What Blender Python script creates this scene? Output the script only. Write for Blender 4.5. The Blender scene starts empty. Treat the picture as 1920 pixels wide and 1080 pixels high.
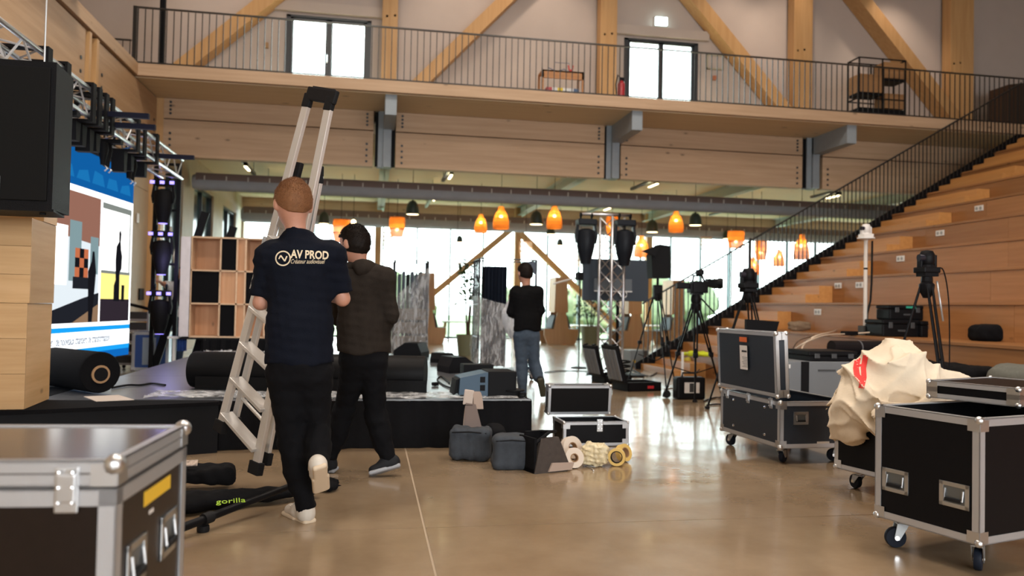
import bpy, bmesh, math, random
import numpy as np
from mathutils import Vector, Matrix
random.seed(7)
PI = math.pi
S = bpy.context.scene
COL = S.collection
# ---------------------------------------------------------------- camera
FPX = 1480.0                       # focal length in pixels of the 1920 px wide frame
PITCH, YAW, ROLL, EYE = 0.024460, 0.176678, 0.020005, 1.18
_f = Vector((math.sin(YAW)*math.cos(PITCH), math.cos(YAW)*math.cos(PITCH), math.sin(PITCH)))
_r0 = Vector((math.cos(YAW), -math.sin(YAW), 0)); _u0 = _r0.cross(_f)
_r = _r0*math.cos(ROLL) + _u0*math.sin(ROLL); _u = -_r0*math.sin(ROLL) + _u0*math.cos(ROLL)
cam = bpy.data.objects.new('camera', bpy.data.cameras.new('camera')); COL.objects.link(cam)
cam.matrix_world = Matrix(((_r.x, _u.x, -_f.x, 0), (_r.y, _u.y, -_f.y, 0), (_r.z, _u.z, -_f.z, EYE), (0, 0, 0, 1)))
cam.data.sensor_width = 36.0; cam.data.lens = 36.0*FPX/1920.0
cam.data.clip_start = 0.05; cam.data.clip_end = 400
cam.data.dof.use_dof = True; cam.data.dof.focus_distance = 4.6; cam.data.dof.aperture_fstop = 1.9
S.camera = cam
# ---------------------------------------------------------------- world, light, exposure
W = bpy.data.worlds.new('overcast_sky'); S.world = W; W.use_nodes = True
_bg = W.node_tree.nodes['Background']; _bg.inputs[0].default_value = (0.93, 0.97, 1.0, 1); _bg.inputs[1].default_value = 9.0
S.view_settings.view_transform = 'Standard'; S.view_settings.look = 'None'
S.view_settings.gamma = 1.0; S.view_settings.use_curve_mapping = False
S.view_settings.exposure = 0.4
S.cycles.use_denoising = True; S.cycles.max_bounces = 7; S.cycles.diffuse_bounces = 4; S.cycles.glossy_bounces = 4
S.cycles.transparent_max_bounces = 12; S.cycles.caustics_reflective = False; S.cycles.caustics_refractive = False
S.cycles.sample_clamp_indirect = 6.0
def area_light(name, loc, size, power, color, aim=None, spread=PI):
    d = bpy.data.lights.new(name, 'AREA'); d.shape = 'RECTANGLE'; d.size, d.size_y = size; d.energy = power; d.color = color; d.spread = spread
    o = bpy.data.objects.new(name, d); COL.objects.link(o); o.location = loc
    if aim is not None: o.rotation_euler = (Vector(aim)-Vector(loc)).to_track_quat('-Z', 'Y').to_euler()
    return o
def spot_light(name, loc, aim, power, color, angle, blend=0.8, radius=0.08):
    d = bpy.data.lights.new(name, 'SPOT'); d.energy = power; d.color = color; d.spot_size = angle; d.spot_blend = blend; d.shadow_soft_size = radius
    o = bpy.data.objects.new(name, d); COL.objects.link(o); o.location = loc
    o.rotation_euler = (Vector(aim)-Vector(loc)).to_track_quat('-Z', 'Y').to_euler(); return o
# unseen lamps added under the roof for ambient fill, and daylight coming in by the openings
for _x, _y in ((-1.0, 3.5), (4.5, 3.5), (-1.0, 9.5), (4.5, 9.5), (10.0, 6.5)):
    area_light('added_fill_light', (_x, _y, 9.6), (1.6, 1.6), 225 if _x < 9 else 60, (1.0, 0.89, 0.78))
def portal(loc, size, aim):          # sampling portal: lets the sky light in through a glazed opening, gives no light of its own
    o = area_light('sky_portal', loc, size, 1.0, (1, 1, 1), aim); o.data.cycles.is_portal = True
portal((7.5, 28.25, 2.3), (24.0, 4.8), (7.5, 0.0, 2.3)); portal((4.5, -6.2, 3.0), (14.0, 3.8), (4.5, 5.0, 3.0))  # far glazing, then the unseen openings behind the camera
for _x in (-1.0, 6.6): portal((_x, 17.75, 6.45), (2.0, 2.2), (_x, 0, 6.45))
for _x, _p in ((-3.4, 55), (1.6, 60), (3.6, 60), (8.2, 55), (9.4, 45), (12.3, 80)):
    spot_light('gallery_spot_lamp', (_x, 16.0, 9.8), (_x+0.25, 17.4, 6.6), _p*1.9, (1.0, 0.78, 0.60), 1.3)
# ---------------------------------------------------------------- pixel (of the 1920x1080 photo) + one known coordinate -> world point
def _ray(x, y): return _r*((x-960)/FPX) - _u*((y-540)/FPX) + _f
def at_z(x, y, z=0.0): d = _ray(x, y); t = (z-EYE)/d.z; return Vector((d.x*t, d.y*t, z))
def at_y(x, y, Y): d = _ray(x, y); t = Y/d.y; return Vector((d.x*t, Y, EYE+d.z*t))
def at_x(x, y, X): d = _ray(x, y); t = X/d.x; return Vector((X, d.y*t, EYE+d.z*t))
# ---------------------------------------------------------------- materials
MATS = {}
def mat(name, col=(.5, .5, .5), rough=.5, metal=0.0, spec=.5, emit=None, estr=0.0, alpha=1.0, noise=0.0, nscale=8.0, bump=0.0, bscale=40.0, trans=0.0, coat=0.0, vary=0.0, sheen=0.0):
    if name in MATS: return MATS[name]
    m = bpy.data.materials.new(name); m.use_nodes = True; nt = m.node_tree; b = nt.nodes['Principled BSDF']
    b.inputs['Base Color'].default_value = (*col, 1); b.inputs['Roughness'].default_value = rough; b.inputs['Metallic'].default_value = metal
    b.inputs['Specular IOR Level'].default_value = spec; b.inputs['Alpha'].default_value = alpha; b.inputs['Transmission Weight'].default_value = trans
    b.inputs['Coat Weight'].default_value = coat
    if sum(col) < .06 and metal == 0 and spec == .5: b.inputs['Specular IOR Level'].default_value = .12; b.inputs['Sheen Weight'].default_value = sheen
    if emit: b.inputs['Emission Color'].default_value = (*emit, 1); b.inputs['Emission Strength'].default_value = estr
    if noise or vary:
        tc = nt.nodes.new('ShaderNodeTexCoord'); n = nt.nodes.new('ShaderNodeTexNoise'); n.inputs['Scale'].default_value = nscale; n.inputs['Detail'].default_value = 5
        nt.links.new(tc.outputs['Object'], n.inputs['Vector'])
        mp = nt.nodes.new('ShaderNodeMapRange'); mp.inputs[3].default_value = 1-noise; mp.inputs[4].default_value = 1+noise; mp.inputs[1].default_value = .3; mp.inputs[2].default_value = .7
        nt.links.new(n.outputs['Fac'], mp.inputs[0])
        src = mp.outputs[0]
        if vary:
            oi = nt.nodes.new('ShaderNodeObjectInfo'); mr = nt.nodes.new('ShaderNodeMapRange'); mr.inputs[3].default_value = 1-vary; mr.inputs[4].default_value = 1+vary
            nt.links.new(oi.outputs['Random'], mr.inputs[0]); mu = nt.nodes.new('ShaderNodeMath'); mu.operation = 'MULTIPLY'
            nt.links.new(src, mu.inputs[0]); nt.links.new(mr.outputs[0], mu.inputs[1]); src = mu.outputs[0]
        vm = nt.nodes.new('ShaderNodeVectorMath'); vm.operation = 'SCALE'; vm.inputs[0].default_value = col
        nt.links.new(src, vm.inputs['Scale']); nt.links.new(vm.outputs[0], b.inputs['Base Color'])
    if bump:
        tc = nt.nodes.new('ShaderNodeTexCoord'); n = nt.nodes.new('ShaderNodeTexNoise'); n.inputs['Scale'].default_value = bscale; n.inputs['Detail'].default_value = 4
        nt.links.new(tc.outputs['Object'], n.inputs['Vector']); bp = nt.nodes.new('ShaderNodeBump'); bp.inputs['Strength'].default_value = bump; bp.inputs['Distance'].default_value = .02
        nt.links.new(n.outputs['Fac'], bp.inputs['Height']); nt.links.new(bp.outputs[0], b.inputs['Normal'])
    MATS[name] = m; return m
def wood(name, c1, c2, axis=0, scale=1.0, rough=.5, knots=True, vary=.12):
    """timber: grain stretched along one object axis, a few knots, one tint per piece"""
    if name in MATS: return MATS[name]
    m = bpy.data.materials.new(name); m.use_nodes = True; nt = m.node_tree; L = nt.links; N = nt.nodes.new; b = nt.nodes['Principled BSDF']
    b.inputs['Roughness'].default_value = rough; b.inputs['Specular IOR Level'].default_value = .35
    tc = N('ShaderNodeTexCoord'); oi = N('ShaderNodeObjectInfo')
    off = N('ShaderNodeVectorMath'); off.operation = 'SCALE'; off.inputs[0].default_value = (17.0, 9.0, 13.0); L.new(oi.outputs['Random'], off.inputs['Scale'])
    ad = N('ShaderNodeVectorMath'); ad.operation = 'ADD'; L.new(tc.outputs['Object'], ad.inputs[0]); L.new(off.outputs[0], ad.inputs[1])
    mp = N('ShaderNodeMapping'); s = [14*scale]*3; s[axis] = .7*scale; mp.inputs['Scale'].default_value = s; L.new(ad.outputs[0], mp.inputs['Vector'])
    n = N('ShaderNodeTexNoise'); n.inputs['Scale'].default_value = 1.0; n.inputs['Detail'].default_value = 6; n.inputs['Roughness'].default_value = .6; L.new(mp.outputs[0], n.inputs['Vector'])
    cr = N('ShaderNodeValToRGB'); cr.color_ramp.elements[0].position = .3; cr.color_ramp.elements[1].position = .72
    cr.color_ramp.elements[0].color = (*c2, 1); cr.color_ramp.elements[1].color = (*c1, 1); L.new(n.outputs['Fac'], cr.inputs[0])
    out = cr.outputs[0]
    if knots:
        mp2 = N('ShaderNodeMapping'); s2 = [3.2*scale]*3; s2[axis] = 1.5*scale; mp2.inputs['Scale'].default_value = s2; L.new(ad.outputs[0], mp2.inputs['Vector'])
        v = N('ShaderNodeTexVoronoi'); v.inputs['Scale'].default_value = 1.0; v.inputs['Randomness'].default_value = 1.0; L.new(mp2.outputs[0], v.inputs['Vector'])
        kr = N('ShaderNodeMapRange'); kr.inputs[1].default_value = .03; kr.inputs[2].default_value = .10; kr.inputs[3].default_value = .45; kr.inputs[4].default_value = 1.0; L.new(v.outputs['Distance'], kr.inputs[0])
        mx = N('ShaderNodeVectorMath'); mx.operation = 'SCALE'; L.new(out, mx.inputs[0]); L.new(kr.outputs[0], mx.inputs['Scale']); out = mx.outputs[0]
    mr = N('ShaderNodeMapRange'); mr.inputs[3].default_value = 1-vary; mr.inputs[4].default_value = 1+vary; L.new(oi.outputs['Random'], mr.inputs[0])
    m2 = N('ShaderNodeVectorMath'); m2.operation = 'SCALE'; L.new(out, m2.inputs[0]); L.new(mr.outputs[0], m2.inputs['Scale']); L.new(m2.outputs[0], b.inputs['Base Color'])
    MATS[name] = m; return m
def glass_mat(name, tint=(.9, .97, .95), rough=.0, fac=.12):
    """thin pane: mostly see-through with a weak mirror reflection"""
    if name in MATS: return MATS[name]
    m = bpy.data.materials.new(name); m.use_nodes = True; nt = m.node_tree; nt.nodes.clear(); N = nt.nodes.new
    o = N('ShaderNodeOutputMaterial'); t = N('ShaderNodeBsdfTransparent'); t.inputs[0].default_value = (*tint, 1)
    g = N('ShaderNodeBsdfGlossy'); g.inputs['Roughness'].default_value = rough; x = N('ShaderNodeMixShader'); x.inputs[0].default_value = fac
    nt.links.new(t.outputs[0], x.inputs[1]); nt.links.new(g.outputs[0], x.inputs[2]); nt.links.new(x.outputs[0], o.inputs[0]); MATS[name] = m; return m
def film_mat(name, tint=(.9, .93, .95), fac=.3, white=.12, streak=False):
    """crinkled clear plastic film"""
    if name in MATS: return MATS[name]
    m = bpy.data.materials.new(name); m.use_nodes = True; nt = m.node_tree; nt.nodes.clear(); N = nt.nodes.new; L = nt.links
    o = N('ShaderNodeOutputMaterial'); t = N('ShaderNodeBsdfTransparent'); t.inputs[0].default_value = (*tint, 1)
    g = N('ShaderNodeBsdfGlossy'); g.inputs['Roughness'].default_value = .12; d = N('ShaderNodeBsdfDiffuse'); d.inputs[0].default_value = (.8, .82, .84, 1)
    tc = N('ShaderNodeTexCoord'); n = N('ShaderNodeTexNoise'); n.inputs['Scale'].default_value = 9; n.inputs['Detail'].default_value = 7; n.inputs['Distortion'].default_value = 1.2
    mpg = N('ShaderNodeMapping'); mpg.inputs['Scale'].default_value = (2.2, 2.2, .5) if streak else (1, 1, 1); mpg.inputs['Rotation'].default_value = (.5, .9, 0) if streak else (0, 0, 0); L.new(tc.outputs['Object'], mpg.inputs['Vector']); L.new(mpg.outputs[0], n.inputs['Vector'])
    bp = N('ShaderNodeBump'); bp.inputs['Strength'].default_value = 1.0; bp.inputs['Distance'].default_value = .06; L.new(n.outputs['Fac'], bp.inputs['Height']); L.new(bp.outputs[0], g.inputs['Normal'])
    mr = N('ShaderNodeMapRange'); mr.inputs[1].default_value = .42; mr.inputs[2].default_value = .62; mr.inputs[3].default_value = white*.3; mr.inputs[4].default_value = white*1.8; L.new(n.outputs['Fac'], mr.inputs[0])
    x1 = N('ShaderNodeMixShader'); x1.inputs[0].default_value = fac; L.new(t.outputs[0], x1.inputs[1]); L.new(g.outputs[0], x1.inputs[2])
    x2 = N('ShaderNodeMixShader'); L.new(mr.outputs[0], x2.inputs[0]); L.new(x1.outputs[0], x2.inputs[1]); L.new(d.outputs[0], x2.inputs[2]); L.new(x2.outputs[0], o.inputs[0]); MATS[name] = m; return m
def emis(name, col, s):
    if name in MATS: return MATS[name]
    m = bpy.data.materials.new(name); m.use_nodes = True; nt = m.node_tree; nt.nodes.clear()
    o = nt.nodes.new('ShaderNodeOutputMaterial'); e = nt.nodes.new('ShaderNodeEmission'); e.inputs[0].default_value = (*col, 1); e.inputs[1].default_value = s
    nt.links.new(e.outputs[0], o.inputs[0]); MATS[name] = m; return m
# ---------------------------------------------------------------- objects
def tag(o, label=None, cat=None, group=None, kind=None):
    if label: o['label'] = label
    if cat: o['category'] = cat
    if group: o['group'] = group
    if kind: o['kind'] = kind
    return o
def thing(name, label, cat, loc=(0, 0, 0), rotz=0.0, group=None, kind=None):
    o = bpy.data.objects.new(name, None); COL.objects.link(o); o.location = loc; o.rotation_euler = (0, 0, rotz); o.empty_display_size = .1
    return tag(o, label, cat, group, kind)
def copy_tree(o, parent=None):
    c = o.copy(); COL.objects.link(c); c.parent = parent
    for ch in [x for x in o.children]:
        copy_tree(ch, c)
    return c
def link_mesh(name, me, m, parent=None, smooth=False):
    if m is not None:
        for mm in (m if isinstance(m, (list, tuple)) else [m]): me.materials.append(mm)
    if smooth: me.polygons.foreach_set('use_smooth', [True]*len(me.polygons))
    o = bpy.data.objects.new(name, me); COL.objects.link(o)
    if parent is not None: o.parent = parent
    return o
def Rz(a): return Matrix.Rotation(a, 3, 'Z')
class MB:
    """collects shapes, then builds ONE mesh object; local = parent's frame"""
    def __init__(s): s.v = []; s.f = []; s.m = []; s.mi = 0
    def add(s, vs, fs):
        k = len(s.v); s.v += [tuple(p) for p in vs]; s.f += [tuple(i+k for i in f) for f in fs]; s.m += [s.mi]*len(fs); return s
    def box(s, a, b, bev=0.0):
        (x0, y0, z0), (x1, y1, z1) = [tuple(min(p, q) for p, q in zip(a, b)), tuple(max(p, q) for p, q in zip(a, b))]
        if bev <= 0:
            return s.add([(x0, y0, z0), (x1, y0, z0), (x1, y1, z0), (x0, y1, z0), (x0, y0, z1), (x1, y0, z1), (x1, y1, z1), (x0, y1, z1)],
                         [(0, 3, 2, 1), (4, 5, 6, 7), (0, 1, 5, 4), (1, 2, 6, 5), (2, 3, 7, 6), (3, 0, 4, 7)])
        c = Vector(((x0+x1)/2, (y0+y1)/2, (z0+z1)/2)); return s.obox(c, (x1-x0, y1-y0, z1-z0), None, bev)
    def obox(s, c, size, R=None, bev=0.0):
        bm = bmesh.new(); bmesh.ops.create_cube(bm, size=1.0)
        for v in bm.verts: v.co = Vector((v.co.x*size[0], v.co.y*size[1], v.co.z*size[2]))
        if bev > 0: bmesh.ops.bevel(bm, geom=bm.edges[:], offset=min(bev, min(size)*.45), segments=2, affect='EDGES', profile=.6)
        bm.verts.index_update(); vs = [(R @ v.co if R is not None else v.co)+Vector(c) for v in bm.verts]; fs = [[v.index for v in f.verts] for f in bm.faces]; bm.free()
        return s.add(vs, fs)
    def bar(s, p, q, w, h=None, up=(0, 0, 1), bev=0.0):
        p, q = Vector(p), Vector(q); h = h or w; d = (q-p); L = d.length; z = d.normalized(); x = Vector(up).cross(z)
        if x.length < 1e-4: x = Vector((1, 0, 0)).cross(z)
        x.normalize(); y = z.cross(x); R = Matrix((x, y, z)).transposed(); return s.obox((p+q)/2, (w, h, L), R, bev)
    def tube(s, pts, r, n=8, cap=True):
        pts = [Vector(p) for p in pts]; rs = r if isinstance(r, (list, tuple)) else [r]*len(pts); vs = []; prev = None
        for i, p in enumerate(pts):
            d = (pts[min(i+1, len(pts)-1)]-pts[max(i-1, 0)]).normalized()
            x = prev - d*prev.dot(d) if prev is not None else (Vector((0, 0, 1)).cross(d) if abs(d.z) < .95 else Vector((1, 0, 0)).cross(d))
            x.normalize(); prev = x; y = d.cross(x)
            vs += [p + x*(math.cos(2*PI*k/n)*rs[i]) + y*(math.sin(2*PI*k/n)*rs[i]) for k in range(n)]
        fs = [(i*n+k, i*n+(k+1) % n, (i+1)*n+(k+1) % n, (i+1)*n+k) for i in range(len(pts)-1) for k in range(n)]
        if cap: fs += [tuple(range(n-1, -1, -1)), tuple((len(pts)-1)*n+k for k in range(n))]
        return s.add(vs, fs)
    def lathe(s, prof, n=20, c=(0, 0, 0), axis=2, R=None):
        vs = []
        for r, z in prof:
            for k in range(n):
                a = 2*PI*k/n; p = Vector((r*math.cos(a), r*math.sin(a), z))
                if axis == 0: p = Vector((p.z, p.x, p.y))
                if axis == 1: p = Vector((p.y, p.z, p.x))
                if R is not None: p = R @ p
                vs.append(p+Vector(c))
        m = len(prof); fs = [(i*n+k, i*n+(k+1) % n, (i+1)*n+(k+1) % n, (i+1)*n+k) for i in range(m-1) for k in range(n)]
        if prof[0][0] > 1e-5: fs.append(tuple(range(n-1, -1, -1)))
        if prof[-1][0] > 1e-5: fs.append(tuple((m-1)*n+k for k in range(n)))
        return s.add(vs, fs)
    def prism(s, poly, a0, a1, axis=2):
        n = len(poly)
        def P(u, v, w): return (u, v, w) if axis == 2 else ((u, w, v) if axis == 1 else (w, u, v))
        vs = [P(u, v, a0) for u, v in poly]+[P(u, v, a1) for u, v in poly]
        return s.add(vs, [tuple(range(n-1, -1, -1)), tuple(range(n, 2*n))]+[(i, (i+1) % n, n+(i+1) % n, n+i) for i in range(n)])
    def ball(s, c, r, n=10, sc=(1, 1, 1)):
        prof = [(math.sin(PI*i/(n-2)), -math.cos(PI*i/(n-2))) for i in range(n-1)]; k0 = len(s.v); s.lathe([(max(p[0], 1e-6), p[1]) for p in prof], n+4)
        for i in range(k0, len(s.v)): s.v[i] = (c[0]+s.v[i][0]*r*sc[0], c[1]+s.v[i][1]*r*sc[1], c[2]+s.v[i][2]*r*sc[2])
        return s
    def build(s, name, m, parent=None, smooth=False, world=False, auto=True):
        me = bpy.data.meshes.new(name)
        vs = s.v
        if world and parent is not None:
            iv = Matrix.LocRotScale(parent.location, parent.rotation_euler, parent.scale).inverted(); vs = [tuple(iv @ Vector(p)) for p in vs]
        me.from_pydata(vs, [], s.f)
        bm = bmesh.new(); bm.from_mesh(me); bmesh.ops.recalc_face_normals(bm, faces=bm.faces[:])
        if smooth:
            for e in bm.edges: e.smooth = not (len(e.link_faces) == 2 and e.calc_face_angle(0) > .7)
        bm.to_mesh(me); bm.free()
        if isinstance(m, (list, tuple)):
            for mm in m: me.materials.append(mm)
            me.polygons.foreach_set('material_index', s.m); m = None
        return link_mesh(name, me, m, parent, smooth)
def one(name, m, label, cat, fn, loc=None, group=None, kind=None, smooth=False):
    """a thing that is one mesh: fn(MB) in world coordinates, origin moved to its base"""
    b = MB(); fn(b); a = np.array(b.v); base = Vector(loc) if loc is not None else Vector(((a[:, 0].min()+a[:, 0].max())/2, (a[:, 1].min()+a[:, 1].max())/2, a[:, 2].min()))
    b.v = [tuple(Vector(p)-base) for p in b.v]; o = b.build(name, m, None, smooth); o.location = base; return tag(o, label, cat, group, kind)
def P(name, m, parent, fn, smooth=False, world=False, label=None):
    b = MB(); fn(b); o = b.build(name, m, parent, smooth, world)
    if label: o['label'] = label
    return o
def text_part(name, body, size, m, parent, loc, R, depth=.0015, label=None, align='LEFT', shear=0.0, sx=1.0, bold=0.0):
    c = bpy.data.curves.new(name, 'FONT'); c.body = body; c.size = size; c.extrude = depth; c.align_x = align; c.shear = shear; c.offset = bold; c.resolution_u = 3
    t = bpy.data.objects.new(name, c); COL.objects.link(t); bpy.context.view_layer.update()
    me = bpy.data.meshes.new_from_object(t.evaluated_get(bpy.context.evaluated_depsgraph_get())); bpy.data.objects.remove(t); bpy.data.curves.remove(c)
    M = Matrix.Translation(loc) @ R.to_4x4() @ Matrix.Diagonal((sx, 1, 1, 1)); me.transform(M); me.materials.clear()
    o = link_mesh(name, me, m, parent)
    if label: o['label'] = label
    return o
# ---------------------------------------------------------------- soft shapes: distance fields meshed by surface nets
def sd_cone(p, a, b, ra, rb, fl=None):
    """round cone a->b; fl=(axis vector, factor) squashes along an axis"""
    a = np.array(a, np.float32); b = np.array(b, np.float32); pa = p-a; ba = b-a
    if fl is not None:
        n = np.array(fl[0], np.float32); n /= np.linalg.norm(n); pa = pa+np.outer(pa@n, n)*(1/fl[1]-1); ba = ba+n*(ba@n)*(1/fl[1]-1)
    h = np.clip(pa@ba/max(float(ba@ba), 1e-9), 0, 1); return np.linalg.norm(pa-h[:, None]*ba, axis=1)-(ra+(rb-ra)*h)
def sd_ell(p, c, r, R=None):
    q = p-np.array(c, np.float32)
    if R is not None: q = q@np.array(R, np.float32)
    r = np.array(r, np.float32); k = np.linalg.norm(q/r, axis=1); return (k-1)*float(r.min())
def sd_box(p, c, h, rd=.02, R=None):
    q = p-np.array(c, np.float32)
    if R is not None: q = q@np.array(R, np.float32)
    q = np.abs(q)-(np.array(h, np.float32)-rd); return np.linalg.norm(np.maximum(q, 0), axis=1)+np.minimum(q.max(1), 0)-rd
def smin(a, b, k):
    h = np.clip(.5+.5*(b-a)/k, 0, 1); return b+(a-b)*h-k*h*(1-h)
def wob(p, amp, fr, seed=0):
    r = np.random.RandomState(seed); o = np.zeros(len(p), np.float32)
    for i in range(4):
        k = r.randn(3)*fr*(1+.6*i); o += np.sin(p@k.astype(np.float32)+r.rand()*6.3)/(1+.5*i)
    return o*amp*.5
def nets(name, fn, lo, hi, res, m, parent=None, smooth=True):
    lo = np.array(lo, np.float32); n = np.maximum(((np.array(hi)-lo)/res).astype(int)+2, 4)
    ax = [lo[i]+res*np.arange(n[i], dtype=np.float32) for i in range(3)]
    G = np.stack(np.meshgrid(*ax, indexing='ij'), -1).reshape(-1, 3).astype(np.float32)
    if len(G) > 150000:                # coarse pass first: only cells near the surface are evaluated finely
        k = 4; nc = (n+k-1)//k+1; C = np.stack(np.meshgrid(*[lo[i]+res*k*np.arange(nc[i], dtype=np.float32) for i in range(3)], indexing='ij'), -1).reshape(-1, 3)
        cv = np.concatenate([fn(c) for c in np.array_split(C, max(1, len(C)//200000))]).reshape(nc); near = np.abs(cv); sg = np.where(cv < 0, -1.0, 1.0)
        ex = lambda a: np.repeat(np.repeat(np.repeat(a, k, 0), k, 1), k, 2)[:n[0], :n[1], :n[2]]
        m8 = near[:-1, :-1, :-1]; 
        for o in ((1, 0, 0), (0, 1, 0), (0, 0, 1), (1, 1, 0), (1, 0, 1), (0, 1, 1), (1, 1, 1)): m8 = np.minimum(m8, near[o[0]:nc[0]-1+o[0], o[1]:nc[1]-1+o[1], o[2]:nc[2]-1+o[2]])
        m8 = np.pad(m8, ((0, 1),)*3, mode='edge'); mask = ex(m8 < res*k*1.3).ravel(); V = ex(sg).astype(np.float32).ravel().copy(); Gm = G[mask]
        V[mask] = np.concatenate([fn(c) for c in np.array_split(Gm, max(1, len(Gm)//200000))]); V = V.reshape(n)
    else: V = fn(G).reshape(n)
    V[0] = V[-1] = np.maximum(V[0], .001); V[0] = np.maximum(V[0], .001); V[-1] = np.maximum(V[-1], .001)
    V[:, 0] = np.maximum(V[:, 0], .001); V[:, -1] = np.maximum(V[:, -1], .001); V[:, :, 0] = np.maximum(V[:, :, 0], .001); V[:, :, -1] = np.maximum(V[:, :, -1], .001)
    ins = V < 0; c = np.zeros(n-1, np.int8); acc = np.zeros((*(n-1), 3), np.float32); cnt = np.zeros(n-1, np.float32)
    cor = [(i, j, k) for i in (0, 1) for j in (0, 1) for k in (0, 1)]
    sl = lambda o: tuple(slice(o[d], n[d]-1+o[d]) for d in range(3))
    for a in cor:
        for d in range(3):
            if a[d] == 0:
                b = list(a); b[d] = 1; va, vb = V[sl(a)], V[sl(b)]; x = (va < 0) != (vb < 0)
                t = np.where(x, va/np.where(x, va-vb, 1), 0); pt = np.zeros((*(n-1), 3), np.float32)
                for e in range(3): pt[..., e] = a[e]
                pt[..., d] = t; acc += pt*x[..., None]; cnt += x
    act = cnt > 0; idx = -np.ones(n-1, np.int64); idx[act] = np.arange(act.sum()); ijk = np.argwhere(act)
    vs = lo+res*(ijk+acc[act]/cnt[act][:, None]); F = []
    for d in range(3):
        e, g = (d+1) % 3, (d+2) % 3; s0 = [slice(1, n[i]-1) for i in range(3)]; s0[d] = slice(0, n[d]-1); s1 = list(s0); s1[d] = slice(1, n[d])
        A, B = ins[tuple(s0)], ins[tuple(s1)]
        for flip, X in ((False, A & ~B), (True, B & ~A)):
            q = np.argwhere(X)
            if not len(q): continue
            q = q+np.array([0 if i == d else 1 for i in range(3)]); ue = np.eye(3, dtype=int)[e]; ug = np.eye(3, dtype=int)[g]
            quad = [idx[tuple((q-o).T)] for o in (ue*0, ue, ue+ug, ug)]; quad = quad if not flip else quad[::-1]; F.append(np.stack(quad, 1))
    F = np.concatenate(F); F = F[(F >= 0).all(1)]
    if parent is not None and parent.type == 'EMPTY':
        iv = np.array(Matrix.LocRotScale(parent.location, parent.rotation_euler, parent.scale).inverted()); vs = vs@iv[:3, :3].T+iv[:3, 3]
    elif parent is not None: vs = vs-np.array(parent.location)
    me = bpy.data.meshes.new(name); me.vertices.add(len(vs)); me.vertices.foreach_set('co', vs.astype(np.float32).ravel())
    me.loops.add(F.size); me.loops.foreach_set('vertex_index', F.ravel().astype(np.int32)); me.polygons.add(len(F))
    me.polygons.foreach_set('loop_start', np.arange(0, F.size, 4, dtype=np.int32)); me.update(calc_edges=True); me.validate()
    return link_mesh(name, me, m, parent, smooth)
def soft(name, fn, lo, hi, res, m, label, cat, group=None):
    o = nets(name, fn, lo, hi, res, m); a = np.empty(len(o.data.vertices)*3, np.float32); o.data.vertices.foreach_get('co', a); a = a.reshape(-1, 3)
    b = Vector(((a[:, 0].min()+a[:, 0].max())/2, (a[:, 1].min()+a[:, 1].max())/2, a[:, 2].min())); o.data.transform(Matrix.Translation(-b)); o.location = b
    return tag(o, label, cat, group)
# ================================================================ SETTING
CONC = None
def concrete():
    m = bpy.data.materials.new('polished_concrete'); m.use_nodes = True; nt = m.node_tree; N = nt.nodes.new; L = nt.links; b = nt.nodes['Principled BSDF']
    g = N('ShaderNodeNewGeometry')
    n1 = N('ShaderNodeTexNoise'); n1.inputs['Scale'].default_value = .9; n1.inputs['Detail'].default_value = 8; n1.inputs['Roughness'].default_value = .65; L.new(g.outputs['Position'], n1.inputs['Vector'])
    cr = N('ShaderNodeValToRGB'); e = cr.color_ramp.elements; e[0].position = .3; e[1].position = .72; e[0].color = (.215, .148, .088, 1); e[1].color = (.34, .25, .16, 1); L.new(n1.outputs['Fac'], cr.inputs[0]); L.new(cr.outputs[0], b.inputs['Base Color'])
    n2 = N('ShaderNodeTexNoise'); n2.inputs['Scale'].default_value = 2.2; n2.inputs['Detail'].default_value = 6; L.new(g.outputs['Position'], n2.inputs['Vector'])
    mr = N('ShaderNodeMapRange'); mr.inputs[1].default_value = .3; mr.inputs[2].default_value = .7; mr.inputs[3].default_value = .13; mr.inputs[4].default_value = .27; L.new(n2.outputs['Fac'], mr.inputs[0]); L.new(mr.outputs[0], b.inputs['Roughness'])
    n3 = N('ShaderNodeTexNoise'); n3.inputs['Scale'].default_value = 3.0; n3.inputs['Detail'].default_value = 3; L.new(g.outputs['Position'], n3.inputs['Vector'])
    bp = N('ShaderNodeBump'); bp.inputs['Strength'].default_value = .12; bp.inputs['Distance'].default_value = .03; L.new(n3.outputs['Fac'], bp.inputs['Height']); L.new(bp.outputs[0], b.inputs['Normal'])
    b.inputs['Specular IOR Level'].default_value = .6; b.inputs['Coat Weight'].default_value = .25; b.inputs['Coat Roughness'].default_value = .1
    return m
CONC = concrete()
GLU = wood('glulam_timber', (.57, .40, .26), (.46, .31, .19), axis=0, scale=1.0, rough=.55)
GLUY = wood('glulam_timber_lengthwise', (.50, .33, .19), (.40, .25, .135), axis=1, scale=1.0, rough=.55)
GLUZ = wood('glulam_post_timber', (.58, .36, .17), (.47, .27, .11), axis=2, scale=1.0, rough=.5, knots=False)
SOFF = wood('soffit_timber', (.80, .66, .44), (.72, .57, .36), axis=0, scale=.7, rough=.6)
OAK = wood('seating_timber', (.36, .165, .062), (.27, .118, .040), axis=1, scale=1.1, rough=.42, vary=.14)
OAKX = wood('step_block_timber', (.60, .30, .10), (.50, .23, .07), axis=1, scale=1.2, rough=.42, vary=.08)
CRATEW = wood('crate_timber', (.62, .40, .20), (.50, .30, .13), axis=0, scale=1.2, rough=.5, vary=.12)
PLY = mat('birch_ply', (.50, .40, .28), .6, noise=.06, nscale=3)
PLASTER = mat('white_plaster', (.50, .435, .395), .8, noise=.03, nscale=2)
STEEL = mat('grey_painted_steel', (.25, .29, .32), .45, noise=.05)
DARKMET = mat('dark_painted_steel', (.035, .04, .045), .45, metal=.3)
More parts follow.
